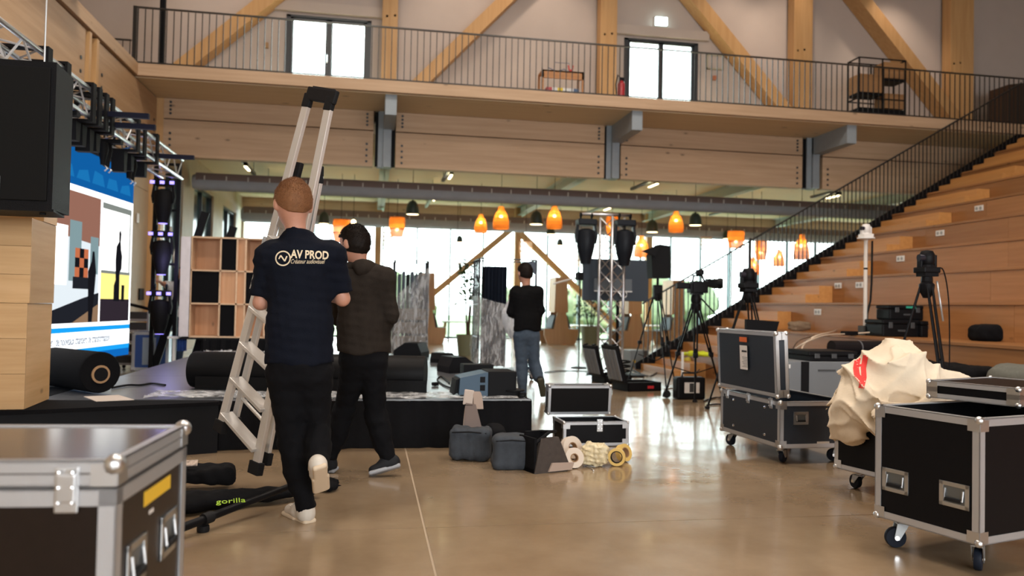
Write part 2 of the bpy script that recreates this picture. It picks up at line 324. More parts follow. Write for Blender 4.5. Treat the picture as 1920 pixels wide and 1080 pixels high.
BLACK = mat('matt_black', (.006, .006, .007), .6)
FRAME = mat('window_frame_dark', (.022, .028, .036), .4)
MULL = mat('mullion_grey', (.13, .20, .22), .45)
GLASS = glass_mat('window_glass')
DUCT = mat('grey_textile_duct', (.36, .39, .45), .8, noise=.06, nscale=3)
DUCTR = mat('duct_rail', (.22, .17, .17), .7)
WHITE = mat('white_paint', (.75, .75, .74), .5)
ALU = mat('aluminium', (.52, .53, .55), .36, metal=.65, bump=.05, bscale=30)
STEELB = mat('bright_zinc_steel', (.62, .63, .64), .36, metal=1.0)
CHROME = mat('chrome', (.8, .8, .8), .12, metal=1.0)

fl = one('floor', mat('joint_filler', (.44, .35, .25), .5), 'polished tan concrete floor laid in large slabs with pale joints', 'floor', lambda b: b.box((-9, -6.2, -.2), (22, 28.3, -.004)), loc=(0, 0, 0), kind='structure')
gx = [-9, -4.6, .31, 5.22, 10.1, 15.0, 22]; gy = [-6.2, -.7, 4.235, 9.2, 15.35, 21.5, 28.3]
for i in range(6):
    for j in range(6):
        P('slab', CONC, fl, lambda b: b.box((gx[i]+.006, gy[j]+.004, -.15), (gx[i+1]-.006, gy[j+1]-.004, 0)))
def holed(b, axis, u0, u1, z0, z1, a, t, holes):
    """wall of thickness t at coordinate a (axis 1: along X, axis 0: along Y) with rectangular holes (u0,u1,z0,z1)"""
    def bx(p0, p1, q0, q1):
        if p1-p0 < 1e-3 or q1-q0 < 1e-3: return
        b.box((p0, a, q0), (p1, a+t, q1)) if axis == 1 else b.box((a, p0, q0), (a+t, p1, q1))
    u = u0
    for h in sorted(holes):
        bx(u, h[0], z0, z1); bx(h[0], h[1], z0, h[2]); bx(h[0], h[1], h[3], z1); u = h[1]
    bx(u, u1, z0, z1)
D1 = (-1.93, -.13, 5.42, 7.40); D2 = (5.66, 7.47, 5.42, 7.50)
one('wall_back', PLASTER, 'white plastered wall above the gallery walkway', 'wall', lambda b: holed(b, 1, -8, 20, 5.0, 10.6, 17.5, .25, [D1, D2]), loc=(0, 17.5, 5.0), kind='structure')
LW = [(17.76, 19.45, .3, 4.1), (20.6, 23.05, .3, 4.1), (24.5, 26.75, .3, 4.05)]
wl = one('wall_left', PLY, 'birch ply wall behind the screen with tall dark windows further back', 'wall', lambda b: holed(b, 0, -6.2, 28.3, 0, 5.19, -4.65, .28, LW), loc=(-4.5, 0, 0), kind='structure')
for y0, y1 in ((-6.2, 5.9), (6.0, 12.55), (13.1, 16.5)):       # big timber beams on the upper part of the side wall
    pb = P('timber_beam', GLUY, wl, lambda b: b.box((-4.37, y0, 3.75), (-4.25, y1, 5.17), .01), world=True)
    for yy in (y0+.18, y1-.18):
        for zz in (4.0, 4.2, 4.5, 4.7): P('bolt', DARKMET, pb, lambda b: b.lathe([(.03, 0), (.03, .012), (.012, .014)], 8, (-4.25+4.5, yy, zz), axis=0))
P('post', GLUZ, wl, lambda b: b.box((-4.37, 12.62, 0), (-4.22, 12.72, 5.17)), world=True)
P('post', GLUZ, wl, lambda b: b.box((-4.37, 12.95, 0), (-4.22, 13.05, 5.17)), world=True)
P('post', GLUZ, wl, lambda b: b.box((-4.37, 16.52, 0), (-4.12, 16.78, 5.19), .01), world=True)
P('wall_panel', PLY, wl, lambda b: b.box((-4.37, 13.1, 0), (-4.355, 17.7, 3.3)), world=True)
P('wall_panel', PLY, wl, lambda b: b.box((-4.37, 13.1, 3.31), (-4.355, 16.5, 3.74)), world=True)
for k, (y0, y1, z0, z1) in enumerate(LW):
    w = thing('window_%d' % (k+1), ['tall dark window in the side wall nearest the light tower', 'middle tall dark window in the side wall behind the checkered shelf', 'farthest tall dark window in the side wall next to the far glazing'][k], 'window', (-4.5, (y0+y1)/2, z0), kind='structure')
    P('frame', FRAME, w, lambda b: (b.box((-4.56, y0, z0), (-4.42, y0+.07, z1)), b.box((-4.56, y1-.07, z0), (-4.42, y1, z1)), b.box((-4.56, y0, z1-.07), (-4.42, y1, z1)), b.box((-4.56, y0, z0), (-4.42, y1, z0+.07)), b.box((-4.55, (y0+y1)/2-.03, z0), (-4.43, (y0+y1)/2+.03, z1))), world=True)
    for s_ in (0, 1):
        ya = y0+.07+s_*((y1-y0)/2-.04); P('pane', mat('dark_blue_blind_glass', (.012, .045, .06), .15), w, lambda b: b.box((-4.51, ya, z0+.07), (-4.49, ya+(y1-y0)/2-.1, z1-.07)), world=True)
RWX = [(-2.5, 1.5), (2.5, 6.5), (7.5, 11.5)]  # unseen openings added behind the camera, sized to let in fill daylight
one('wall_front', PLY, 'timber wall behind the camera with unseen openings added for fill daylight', 'wall', lambda b: holed(b, 1, -9, 20, 0, 10.6, -6.45, .25, [(a, c, 1.2, 4.8) for a, c in RWX]), loc=(0, -6.4, 0), kind='structure')
one('wall_right', PLY, 'timber wall behind the top of the stepped seating', 'wall', lambda b: b.box((20, -6.4, 0), (20.25, 28.3, 10.6)), loc=(20, 0, 0), kind='structure')
one('wall_upper_left', GLUY, 'dark timber wall along the side gallery', 'wall', lambda b: b.box((-8.25, -6.4, 5.0), (-8, 17.7, 10.6)), loc=(-8, 0, 5), kind='structure')
one('ceiling', wood('roof_timber', (.55, .42, .27), (.46, .34, .2), axis=1), 'timber roof high above the hall', 'ceiling', lambda b: b.box((-8.3, -6.4, 10.6), (20.2, 17.7, 10.8)), loc=(0, 0, 10.6), kind='structure')
one('ceiling_low', SOFF, 'pale timber ceiling of the low area before the far glazing', 'ceiling', lambda b: b.box((-4.65, 16.72, 4.74), (20.1, 28.4, 4.98)), loc=(0, 17, 4.74), kind='structure')
dk = one('floor_gallery', GLU, 'timber edge of the upper gallery walkway under the dark railing', 'gallery floor', lambda b: b.box((-4.35, 15.0, 5.20), (20, 15.12, 5.42), .006), loc=(0, 15, 5.19), kind='structure')
P('deck', SOFF, dk, lambda b: b.box((-4.35, 15.12, 5.19), (20, 17.5, 5.40)), world=True)
sl = one('floor_side_gallery', GLUY, 'timber ledge along the top of the side wall', 'gallery floor', lambda b: b.box((-4.36, -6.2, 5.20), (-4.2, 15.0, 5.42), .006), loc=(-4.3, 0, 5.19), kind='structure')
P('deck', SOFF, sl, lambda b: b.box((-8, -6.2, 5.19), (-4.36, 17.5, 5.40)), world=True)
for (_x, _y), _l in zip(((-1.0, 3.5), (4.5, 3.5), (-1.0, 9.5), (4.5, 9.5), (10.0, 6.5)), ('ladder carrier', 'open flight cases', 'stage', 'camera tripods', 'stepped seating')):
    one('added_fill_housing', WHITE, f'square white housing of an unseen fill lamp added under the roof above the {_l}', 'lamp', lambda b: (b.box((_x-.9, _y-.9, 9.64), (_x+.9, _y+.9, 9.76)), b.tube([(_x, _y, 9.76), (_x, _y, 10.57)], .01, 6)), group='added fill lamps under the roof')  # housings for the fill lamps added above the view
# ---- doors of the gallery
for k, (x0, x1, z0, z1) in enumerate((D1, D2)):
    d = thing('door_%d' % (k+1), ['bright glazed double door on the gallery nearer the side wall', 'bright glazed double door on the gallery below the exit light'][k], 'door', ((x0+x1)/2, 17.55, z0), kind='structure')
    xm = (x0+x1)/2
    P('frame', FRAME, d, lambda b: (b.box((x0, 17.46, z0), (x0+.09, 17.6, z1)), b.box((x1-.09, 17.46, z0), (x1, 17.6, z1)), b.box((x0, 17.46, z1-.045), (x1, 17.6, z1))), world=True)
    for xa, xb in ((x0+.09, xm), (xm, x1-.09)):
        lf = P('leaf', FRAME, d, lambda b: (b.box((xa, 17.5, z0), (xa+.06, 17.56, z1-.045)), b.box((xb-.06, 17.5, z0), (xb, 17.56, z1-.045)), b.box((xa, 17.5, z1-.08), (xb, 17.56, z1-.045)), b.box((xa, 17.5, z0), (xb, 17.56, z0+.08))), world=True)
        pn = P('pane', GLASS, None, lambda b: b.box((xa+.06, 17.525, z0+.08), (xb-.06, 17.535, z1-.08))); pn.parent = lf; pn.location = -Vector(d.location)
    P('handle', CHROME, d, lambda b: b.tube([(xm-.03, 17.45, z0+.98), (xm-.03, 17.43, z0+1.0), (xm-.03, 17.43, z0+1.14), (xm-.03, 17.45, z0+1.16)], .009, 6), world=True)
    tr = one('trim_%d' % (k+1), PLASTER, ['white blind box above the nearer gallery door', 'white blind box above the gallery door below the exit light'][k], 'trim', lambda b: b.box((x0-.25, 17.38, z1+.06), (x1+.25, 17.5, z1+.28), .01), kind='structure')
# ---- gallery posts and diagonals
posts = [(.10, .43), (4.97, 5.36), (9.72, 10.20), (13.9, 14.55)]
plab = ['timber gallery post beside the nearer bright door', 'timber gallery post between the low bench and the far bright door', 'timber gallery post left of the open shelf unit', 'wide timber gallery post above the top of the stairs']
for (x0, x1), lb in zip(posts, plab):
    pp = one('timber_post', GLUZ, lb, 'post', lambda b: b.box((x0, 17.1, 5.41), (x1, 17.4, 10.6), .01), group='gallery posts', kind='structure')
    for i in (0, 1): P('bolt', DARKMET, pp, lambda b: b.lathe([(.028, 0), (.028, .014)], 8, (x0+.1+i*.17, 17.1, 7.4+.03*i), axis=1), world=True)
def px_seg(a, c, Y): return at_y(*a, Y), at_y(*c, Y)
for (a, c, w), lb in zip((((345, 128), (520, -10), .42), ((795, 150), (960, -10), .36), ((1460, 200), (1290, -10), .40), ((1775, 215), (1600, -10), .46)),
        ('timber diagonal brace near the side gallery', 'timber diagonal brace right of the nearer bright door', 'timber diagonal brace right of the far bright door', 'timber diagonal brace behind the open shelf unit')):
    p, q = px_seg(a, c, 17.25); q = p+(q-p)*2.3; p = p-(q-p)*.12
    q = p+(q-p)*min(1.0, (10.55-p.z)/(q.z-p.z)); p = p+(q-p)*max(0, (5.41-p.z)/(q.z-p.z))
    one('timber_brace', GLUZ, lb, 'brace', lambda b: b.bar(p, q, .28, w, up=(0, 1, 0)), group='gallery diagonal braces', kind='structure')
# ---- main glulam beams, steel brackets
bays = [(-4.12, -.03), (.43, 4.93), (5.30, 9.62), (10.12, 14.9), (15.3, 20)]
bl = ['next to the side wall', 'over the pendant lamps left of the truss tower', 'over the truss tower', 'behind the stair railing', 'behind the top of the seating']
for (x0, x1), lb in zip(bays, bl):
    for z0, z1, nm in ((4.785, 5.185, 'upper'), (4.03, 4.765, 'lower')):
        g = one('glulam_beam', GLU, f'{nm} laminated timber beam {lb}', 'beam', lambda b: b.box((x0, 16.5, z0), (x1, 16.72, z1), .008), group='laminated beams under the gallery', kind='structure')
        for xx in (x0+.13, x1-.13):
            for i in range(4):
                P('bolt', DARKMET, g, lambda b: b.lathe([(.026, -.012), (.026, 0.0)], 8, (xx, 16.5, z0+.1+i*(.075 if nm == 'upper' else .12)), axis=1), world=True)
for x, lb in zip((.2, 5.11, 9.87, 15.1), ('nearest the side wall', 'over the truss tower', 'by the stair railing', 'behind the seating')):
    t = thing('steel_bracket', f'grey steel bracket beam under the gallery {lb}', 'bracket', (x, 15.1, 4.03), group='steel brackets under the gallery', kind='structure')
    P('column', STEEL, t, lambda b: (b.box((x-.02, 16.44, 4.03), (x+.14, 16.76, 5.19)), b.box((x-.13, 16.52, 4.03), (x+.14, 16.56, 5.19)), b.box((x-.15, 16.66, 4.03), (x+.16, 16.70, 5.19))), world=True)
    P('corbel', STEEL, t, lambda b: (b.box((x-.02, 15.14, 4.80), (x+.20, 16.5, 5.19), .006)), world=True)
    P('dark_joint', BLACK, t, lambda b: b.box((x-.19, 16.58, 4.05), (x+.22, 16.66, 5.18)), world=True)
    P('roof_beam', mat('pale_steel', (.50, .55, .52), .5), t, lambda b: (b.box((x-.06, 16.76, 4.44), (x+.18, 27.9, 4.46)), b.box((x+.05, 16.76, 4.44), (x+.07, 27.9, 4.74)), b.box((x-.06, 16.76, 4.72), (x+.18, 27.9, 4.74))), world=True)
# ---- ducts
for Y, z, r, x0, lb in ((20.0, 4.05, .20, -4.28, 'nearer grey fabric air duct spanning below the beams'), (27.0, 4.05, .25, -4.24, 'farther grey fabric air duct spanning above the far glazing')):
    t = thing('air_duct', lb, 'duct', (x0, Y, z-r), group='grey air ducts', kind='structure')
    P('fabric_sleeve', DUCT, t, lambda b: b.lathe([(r*.80, 0), (r*.95, .06), (r, .16), (r, 24.2)], 24, (x0, Y, z), axis=0), smooth=True, world=True)
    P('rail', DUCTR, t, lambda b: b.box((x0+.1, Y-r*.98, z+.02), (20, Y-r*.4, z+r*.98)), world=True)
    x = x0+.3
    while x < 15:
        P('clip', WHITE, t, lambda b: b.box((x-.012, Y-r*1.0-.012, z+.03), (x+.012, Y-r*.9, z+.13)), world=True); x += random.choice((.50, .50, .36))
# ---- far glazing
MY = 28.0
gl = thing('window_4', 'wide bright glazing across the far end of the hall', 'window', (7, MY, 0), kind='structure')
xs = [5.1+1.18*k for k in range(-8, 13)]
for x in xs: P('mullion', MULL, gl, lambda b: b.box((x-.03, MY-.06, 0), (x+.03, MY+.08, 4.4)), world=True)
for a, c in zip(xs[:-1], xs[1:]): P('pane', GLASS, gl, lambda b: b.box((a+.03, MY, .1), (c-.03, MY+.012, 4.35)), world=True)
P('transom', MULL, gl, lambda b: b.box((xs[0], MY-.06, .02), (xs[-1], MY+.08, .1)), world=True)
P('transom', MULL, gl, lambda b: b.box((xs[0], MY-.06, 4.35), (xs[-1], MY+.08, 4.42)), world=True)
P('lintel', GLU, gl, lambda b: b.box((-4.4, MY-.12, 4.40), (20, MY+.15, 4.74)), world=True)
one('wall_end_pier', PLY, 'timber pier at the end of the far glazing', 'wall', lambda b: b.box((-4.65, 27.9, 0), (-4.3, 28.3, 4.74)), kind='structure')
for x, lb in ((.2, 'timber post before the far glazing behind the hooded person'), (5.1, 'timber post where the two diagonal braces meet before the far glazing'), (10.0, 'timber post before the far glazing behind the big screen')):
    one('timber_post', GLUZ, lb, 'post', lambda b: b.box((x-.11, 27.5, 0), (x+.11, 27.75, 4.72)), group='posts before the far glazing', kind='structure')
for a, c, lb in (((950, 437), (806, 556), 'timber brace sloping down left from the post before the far glazing'), ((975, 437), (1092, 552), 'timber brace sloping down right from the post before the far glazing')):
    p, q = px_seg(a, c, 27.55); q = p+(q-p)*1.9
    if q.z < .05: q = p+(q-p)*((p.z-.05)/(p.z-q.z))
    p = p-(q-p)*.12
    one('timber_brace', GLUZ, lb, 'brace', lambda b: b.bar(p, q, .2, .24, up=(0, 1, 0)), group='braces before the far glazing', kind='structure')
# ================================================================ stepped seating
am = thing('stepped_seating', 'wide timber stepped seating rising on the right side of the hall', 'seating', (5.9, 5, 0), kind='structure')
TX = [5.9+.82*k for k in range(11)]; TZ = [.395+.485*k for k in range(11)]
rs = random.Random(3)
for k in range(11):
    z0 = TZ[k-1] if k else 0.0
    P('seat_board', OAK, am, lambda b: b.box((TX[k]-.015, -6, TZ[k]-.04), (TX[k]+.86, 15.0, TZ[k]), .006), world=True)
    y = -6.0
    while y < 14.95:
        y1 = min(15.0, y+rs.choice((2.4, 3.0, 1.9, 3.4)));  y1 = 15.0 if 15-y1 < .6 else y1
        P('riser_board', OAK, am, lambda b: b.box((TX[k]+.004, y+.002, z0), (TX[k]+.05, y1-.002, TZ[k]-.04)), world=True); y = y1
    if k < 10:
        for n, (xa, h) in enumerate(((.273, .323), (.547, .162))):
            P('step_block', OAKX, am, lambda b: b.box((TX[k]+.82-xa, 13.25, TZ[k]), (TX[k]+.82-xa+.27, 14.98, TZ[k]+h), .004), world=True)
P('step_block', OAKX, am, lambda b: b.box((TX[0]-.30, 13.25, 0), (TX[0], 14.98, .25), .004), world=True)
P('step_block', OAKX, am, lambda b: b.box((TX[0]-.60, 13.25, 0), (TX[0]-.30, 14.98, .12), .004), world=True)
SOCK = mat('white_socket_plastic', (.72, .70, .66), .35)
for (x, y), k in (((1572, 501), 3), ((1534, 547), 2), ((1612, 501), 3), ((1689, 459), 4), ((1763, 414), 5), ((1836, 371), 6)):
    p = at_x(x, y, TX[k]); p.z = TZ[k]-.16
    so = P('socket_plate', SOCK, am, lambda b: b.box((TX[k]-.012, p.y-.1, p.z-.05), (TX[k]+.006, p.y+.1, p.z+.05), .004), world=True)
    for i in (-1, 1):
        h = P('socket_hole', mat('socket_grey', (.3, .3, .29), .5), None, lambda b: b.lathe([(.03, 0), (.03, .006)], 10, (TX[k]-.016, p.y+i*.045, p.z), axis=0)); h.parent = so; h.location = -Vector(am.location)
P('side_stringer', BLACK, am, lambda b: b.prism([(5.2, 0), (5.2, .12), (14.6, 5.62), (14.6, 4.6), (6.2, 0)], 15.01, 15.06, axis=1), world=True)
# ---- railings
BAL = mat('railing_dark_steel', (.045, .045, .045), .35, metal=.7)
rl = thing('gallery_railing', 'dark steel railing with thin vertical bars along the gallery edge', 'railing', (5, 15.06, 5.42))
X0, X1 = -4.3, 17.5
P('top_rail', BAL, rl, lambda b: b.box((X0, 15.035, 6.43), (X1, 15.075, 6.455)), world=True)
P('bottom_rail', BAL, rl, lambda b: b.box((X0, 15.04, 5.44), (X1, 15.07, 5.46)), world=True)
bb = P('baluster', BAL, rl, lambda b: b.box((-.008, -.008, 0), (.008, .008, .98)))
n = int((X1-X0)/.122)
for i in range(n):
    o = bb if i == 0 else bb.copy()
    if i: COL.objects.link(o)
    o.location = (X0+.06+i*.122-5, 0, .02)
P('post', BAL, rl, lambda b: b.box((X0-.02, 15.03, 5.42), (X0+.04, 15.09, 6.46)), world=True)
one('steel_post', BLACK, 'slim black steel post behind the end of the gallery railing', 'post', lambda b: b.box((-4.02, 15.6, 5.42), (-3.93, 15.7, 10.6)), kind='structure')
sr = thing('side_gallery_railing', 'dim dark railing on the side gallery behind the ledge', 'railing', (-5.9, 17.0, 5.42))
P('top_rail', BAL, sr, lambda b: b.box((-6.9, 16.98, 6.42), (-4.9, 17.02, 6.45)), world=True)
for i in range(15): P('baluster', BAL, sr, lambda b: b.box((-6.85+i*.137, 16.99, 5.42), (-6.834+i*.137, 17.006, 6.43)), world=True)
st = thing('stair_railing', 'dark steel railing climbing along the end of the stepped seating', 'railing', (5.4, 14.97, 0))
def nose(x): return .587*(x-5.24)
P('handrail', BAL, st, lambda b: b.bar((5.3, 14.95, nose(5.3)+1.27), (13.9, 14.95, nose(13.9)+1.22), .04, .03), world=True)
bs = P('baluster', BAL, st, lambda b: b.box((-.010, -.006, 0), (.010, .006, 1.22)))
i = 0; x = 5.34
while x < 13.9:
    o = bs if i == 0 else bs.copy()
    if i: COL.objects.link(o)
    o.location = (x-5.4, -.02, nose(x)+.03); x += .092; i += 1
P('post', BAL, st, lambda b: b.box((7.55, 14.93, nose(7.6)), (7.6, 14.97, nose(7.6)+1.3)), world=True)
# ================================================================ outdoors beyond the glazing
GRASS = mat('meadow_grass', (.13, .175, .08), .9, noise=.3, nscale=1.5)
one('meadow', GRASS, 'pale green meadow beyond the far glazing', 'meadow', lambda b: b.box((-60, 28.5, -.5), (90, 140, -.35)), kind='structure')
one('terrace', mat('terrace_paving', (.5, .5, .48), .8, noise=.1), 'light paved strip outside the far glazing', 'terrace', lambda b: b.box((-20, 28.35, -.36), (40, 31, -.05)), kind='structure')
LEAF = mat('hedge_leaf', (.115, .15, .075), .8, noise=.35, nscale=3.0)
for i, (x, Y, w, h, lb) in enumerate(((1.6, 46, 2.2, 3.0, 'pale bush outside seen between the two wrapped racks'), (8.0, 47, 2.4, 2.6, 'pale bush outside seen left of the black sweater'), (14, 50, 2.7, 3.2, 'pale bush outside seen above the wooden bench'), (-5, 52, 3.2, 4.0, 'pale bush outside behind the hooded person'), (20.5, 52, 3.6, 3.8, 'pale bush outside seen under the big screen'), (30, 47, 3.4, 3.6, 'pale bush outside seen behind the camera tripods'), (38, 56, 3.4, 4.2, 'pale bush outside behind the stair railing'))):
    r_ = random.Random(i)
    bl_ = [((x+r_.uniform(-w, w)*.6, Y+r_.uniform(-1, 1), r_.uniform(.1, .75)*h), r_.uniform(.22, .4)*h) for _ in range(9)]
    def f(p):
        d = sd_ell(p, (x, Y, .3*h), (w*.8, 1.4, .5*h))
        for c, q in bl_: d = smin(d, np.linalg.norm(p-np.array(c, np.float32), axis=1)-q, .3)
        return d+wob(p, .28, 3.2, i)
    soft('bush', f, (x-w*1.5, Y-3, -.5), (x+w*1.5, Y+3, h*1.5), .24, LEAF, lb, 'bush', 'bushes beyond the far glazing')
# ================================================================ PEOPLE
SKIN = mat('skin', (.50, .245, .165), .5, noise=.06, nscale=20)
def U(v): v = np.array(v, float); return v/np.linalg.norm(v)
def person(label, base, J, face, c, res=.012, head_r=1.0, sleeve=.9, hem=.0, hood=False, buzz=.010, nape=(-.070, 1.0), shoes=None, hood_col=None, group=None):
    """J: world joints; face: horizontal direction the body faces; c: colours (top, trousers, hair, shoe)"""
    J = {k: np.array(v, float) for k, v in J.items()}; f = U((face[0], face[1], 0)); rt = np.array((f[1], -f[0], 0)); up = np.array((0, 0, 1.0))
    hf = U(J.get('gaze', f)); hr = U(np.cross(hf, up)); hu = np.cross(hr, hf); R = np.stack([hr, hf, hu], 1); s = head_r
    t = thing('person', label, 'person', base, group=group)
    H = J['head']
    def head(p):
        d = sd_ell(p, H+hu*.012*s-hf*.006*s, (.090*s, .106*s, .116*s), R)
        d = smin(d, sd_ell(p, H+hf*.030*s-hu*.058*s, (.055*s, .062*s, .062*s), R), .03)
        d = smin(d, sd_cone(p, H+hf*.088*s+hu*.012*s, H+hf*.108*s-hu*.018*s, .009*s, .014*s), .012)     # nose
        d = smin(d, sd_ell(p, H+hf*.086*s-hu*.055*s, (.026*s, .012*s, .010*s), R), .008)                # lips
        for g in (-1, 1):
            d = smin(d, sd_ell(p, H+hr*g*.093*s-hf*.008*s-hu*.008*s, (.012*s, .022*s, .034*s), R), .010)  # ears
            d = np.maximum(d, -sd_ell(p, H+hr*g*.033*s+hf*.100*s+hu*.014*s, (.017*s, .014*s, .009*s), R)) # eye sockets
            d = np.minimum(d, np.linalg.norm(p-(H+hr*g*.032*s+hf*.078*s+hu*.013*s).astype(np.float32), axis=1)-.013*s)
        return d
    def arms(p, rad=0.0, cut=None):
        d = np.full(len(p), 9., np.float32)
        for g in 'LR':
            sh, el, wr = J['sh'+g], J['el'+g], J['wr'+g]
            a = sd_cone(p, sh, el, .052+rad, .041+rad)
            if cut is None or cut > 1.0: a = smin(a, sd_cone(p, el, wr, .041+rad, .028+rad), .03)
            if cut is not None and cut <= 1.0: e = sh+(el-sh)*cut; n = U(el-sh); a = np.maximum(a, (p-e.astype(np.float32))@n.astype(np.float32))
            d = np.minimum(d, a)
        return d
    def hands(p):
        d = np.full(len(p), 9., np.float32)
        for g in 'LR':
            wr = J['wr'+g]; hd = U(J.get('hd'+g, J['wr'+g]-J['el'+g])); sgn = -1 if g == 'L' else 1
            pn = U(np.cross(hd, up)) if abs(hd[2]) < .9 else rt; kn = np.cross(pn, hd)*1.0
            pc = wr+hd*.055; a = sd_cone(p, wr, wr+hd*.085, .026, .036, fl=(pn, .5))
            for i, L in enumerate((.066, .075, .070, .054)):
                r0 = wr+hd*.088+kn*(.027-.018*i); k1 = r0+hd*L*.5-pn*sgn*.012; k2 = k1+hd*L*.22-pn*sgn*L*.42
                a = smin(a, np.minimum(sd_cone(p, r0, k1, .0095, .0088), sd_cone(p, k1, k2, .0088, .0075)), .006)
            t0 = wr+hd*.03+kn*.03; t1 = t0+hd*.035+kn*.028-pn*sgn*.01; t2 = t1+hd*.028-pn*sgn*.018
            a = smin(a, np.minimum(sd_cone(p, t0, t1, .012, .0105), sd_cone(p, t1, t2, .0105, .0085)), .008); d = np.minimum(d, a)
        return d
    ck, pv = J['chest'], J['pelvis']
    def torso(p, o=0.0):
        w = J['waist']; d = sd_cone(p, w, ck, .148+o, .168+o, fl=(f, .66)); d = smin(d, sd_cone(p, pv, w, .160+o, .150+o, fl=(f, .70)), .05)
        d = smin(d, sd_cone(p, J['shL'], J['shR'], .062+o, .062+o), .07); return smin(d, sd_cone(p, ck+up*.10, J['neck'], .085+o, .058+o), .05)
    def legs(p, o=0.0, cut=0.0):
        d = sd_ell(p, pv+up*.01, (.165+o, .118+o, .12+o), np.stack([rt, f, up], 1))
        for g in 'LR':
            hp, kn, an = J['hip'+g], J['kn'+g], J['an'+g]; a = smin(sd_cone(p, hp, kn, .088+o, .060+o), sd_cone(p, kn, an, .060+o, .044+o), .04)
            m_ = kn+(an-kn)*.35-f*.012; a = smin(a, sd_ell(p, m_, (.056+o, .058+o, .12)), .05)
            if cut: n = U(an-kn); a = np.maximum(a, (p-(an+n*cut).astype(np.float32))@n.astype(np.float32))
            d = smin(d, a, .045)
        return d
    pts = np.array([v for k, v in J.items() if k not in ('gaze', 'hdL', 'hdR')]); lo = pts.min(0)-.22; hi = pts.max(0)+.22
    def body(p):
        d = smin(head(p), sd_cone(p, J['neck']-up*.03, H-hu*.045-hf*.028, .056*s, .050*s), .03); d = smin(d, torso(p, -.03), .03); d = smin(d, arms(p, -.004), .03); d = smin(d, hands(p), .018)
        return smin(d, legs(p, -.03), .03)
    nets('body', body, lo, hi, res*.75, c.get('skin', SKIN), t)
    def hair(p):
        q = (p-H.astype(np.float32))@R.astype(np.float32); d = sd_ell(p, H+hu*.014*s-hf*.008*s, ((.092+buzz*.5)*s, (.108+buzz)*s, (.119+buzz*.6)*s), R)+wob(p, .002, 60, 2)
        line = np.where(q[:, 1] > .02*s, .045*s+.3*(q[:, 1]-.02*s), nape[0]*s+np.clip(q[:, 1]+.085*s, 0, 1)*nape[1])
        return np.maximum(np.maximum(d, (line-q[:, 2])*.8), -sd_ell(p, H+hf*.10*s-hu*.01*s, (.06*s, .05*s, .07*s), R))
    ho = nets('hair', hair, H-.17*s, H+.17*s, res*.55, c['hair'], t)
    rr = random.Random(4); hb = MB()
    for v in ho.data.vertices:
        for _ in range(2):
            n_ = v.normal
            if n_.z < -.55: continue
            d_ = (n_+Vector((rr.uniform(-.6, .6), rr.uniform(-.6, .6), rr.uniform(-.5, .7)))).normalized(); L_ = rr.uniform(.006, .014)*(.6+.6*max(0, n_.z)); s_ = d_.cross(Vector((rr.random(), rr.random(), .3))).normalized()*.0011
            hb.add([v.co+s_, v.co-s_, v.co+d_*L_], [(0, 1, 2)])
    hs = hb.build('hair_strands', c['hair'], None); hs.parent = ho; hs['kind'] = 'stuff'
    hz = J['hem'][2]; full = sleeve > 1.0
    def top(p):
        d = smin(torso(p, .012+(.012 if full else 0)), arms(p, .020 if not full else .022, sleeve), .045)
        hang = (J['hem']-ck)[2]; d = smin(d, sd_cone(p, J['hem'], J['waist'], .172, .165, fl=(f, .72)), .05)
        d = d+wob(p, .006, 20, 3)+wob(p, .0035, 45, 5)
        d = np.maximum(d, (hz+.012*np.sin(p[:, 0]*23)-p[:, 2]))
        nk = J['neck']+up*.006; cn = U(up+f*.45).astype(np.float32); d = np.maximum(d, np.where(np.linalg.norm(p[:, :2]-nk[:2].astype(np.float32), axis=1) < .11, (p-nk.astype(np.float32))@cn, -1))
        if full:
            for g in 'LR': n = U(J['wr'+g]-J['el'+g]).astype(np.float32); d = np.where(np.linalg.norm(p-J['wr'+g].astype(np.float32), axis=1) < .14, np.maximum(d, (p-(J['wr'+g]+n*.0).astype(np.float32))@n), d)
        return d
    tp = nets('hoodie' if hood else ('sweater' if full else 't_shirt'), top, lo, hi, res, c['top'], t)
    if hood:
        hc = J['neck']-f*.075-up*.015
        def hd_(p):
            d = sd_ell(p, hc, (.105, .055, .075), R)+wob(p, .008, 18, 1); d = smin(d, sd_cone(p, J['neck']+hr*.09+hf*.03, J['neck']-hr*.09+hf*.03, .035, .035), .05); return np.maximum(d, -sd_ell(p, J['neck']+up*.08+hf*.03, (.075, .09, .11)))
        nets('hood', hd_, hc-.25, hc+.25, res, c['top'], t)
    def pants(p):
        d = legs(p, .008, cut=.015)+wob(p, .004, 30, 8)+wob(p, .0025, 70, 9); return np.maximum(d, p[:, 2]-(hz+.09))
    nets('trousers', pants, lo, hi, res, c['trousers'], t)
    for g in 'LR':
        an = J['an'+g]; to = J['toe'+g]; he = J['heel'+g]; fd = U(to-he); u2 = U(an-(he+fd*.05)); u2 = U(u2-fd*(u2@fd)); sd_ = np.cross(fd, u2); Rf = np.stack([sd_, fd, u2], 1)
        L = np.linalg.norm(to-he); mid = (he+to)/2
        def shoe(p):
            d = sd_cone(p, he+fd*.045+u2*.05, he+fd*L*.45+u2*.052, .046, .047, fl=(sd_, .84)); d = smin(d, sd_cone(p, he+fd*L*.5+u2*.045, to-fd*.045+u2*.036, .044, .040, fl=(u2, .75)), .03)
            d = smin(d, sd_cone(p, he+fd*.05+u2*.05, an+u2*.01, .045, .046), .03); q = (p-he.astype(np.float32))@u2.astype(np.float32); d = np.maximum(d, .018-q)
            return np.maximum(d, -sd_cone(p, an, an+u2*.2, .034, .036))
        sh = nets('shoe', shoe, np.minimum(he, to)-.13, np.maximum(he, to)+.16, res*.6, c['shoe'], t)
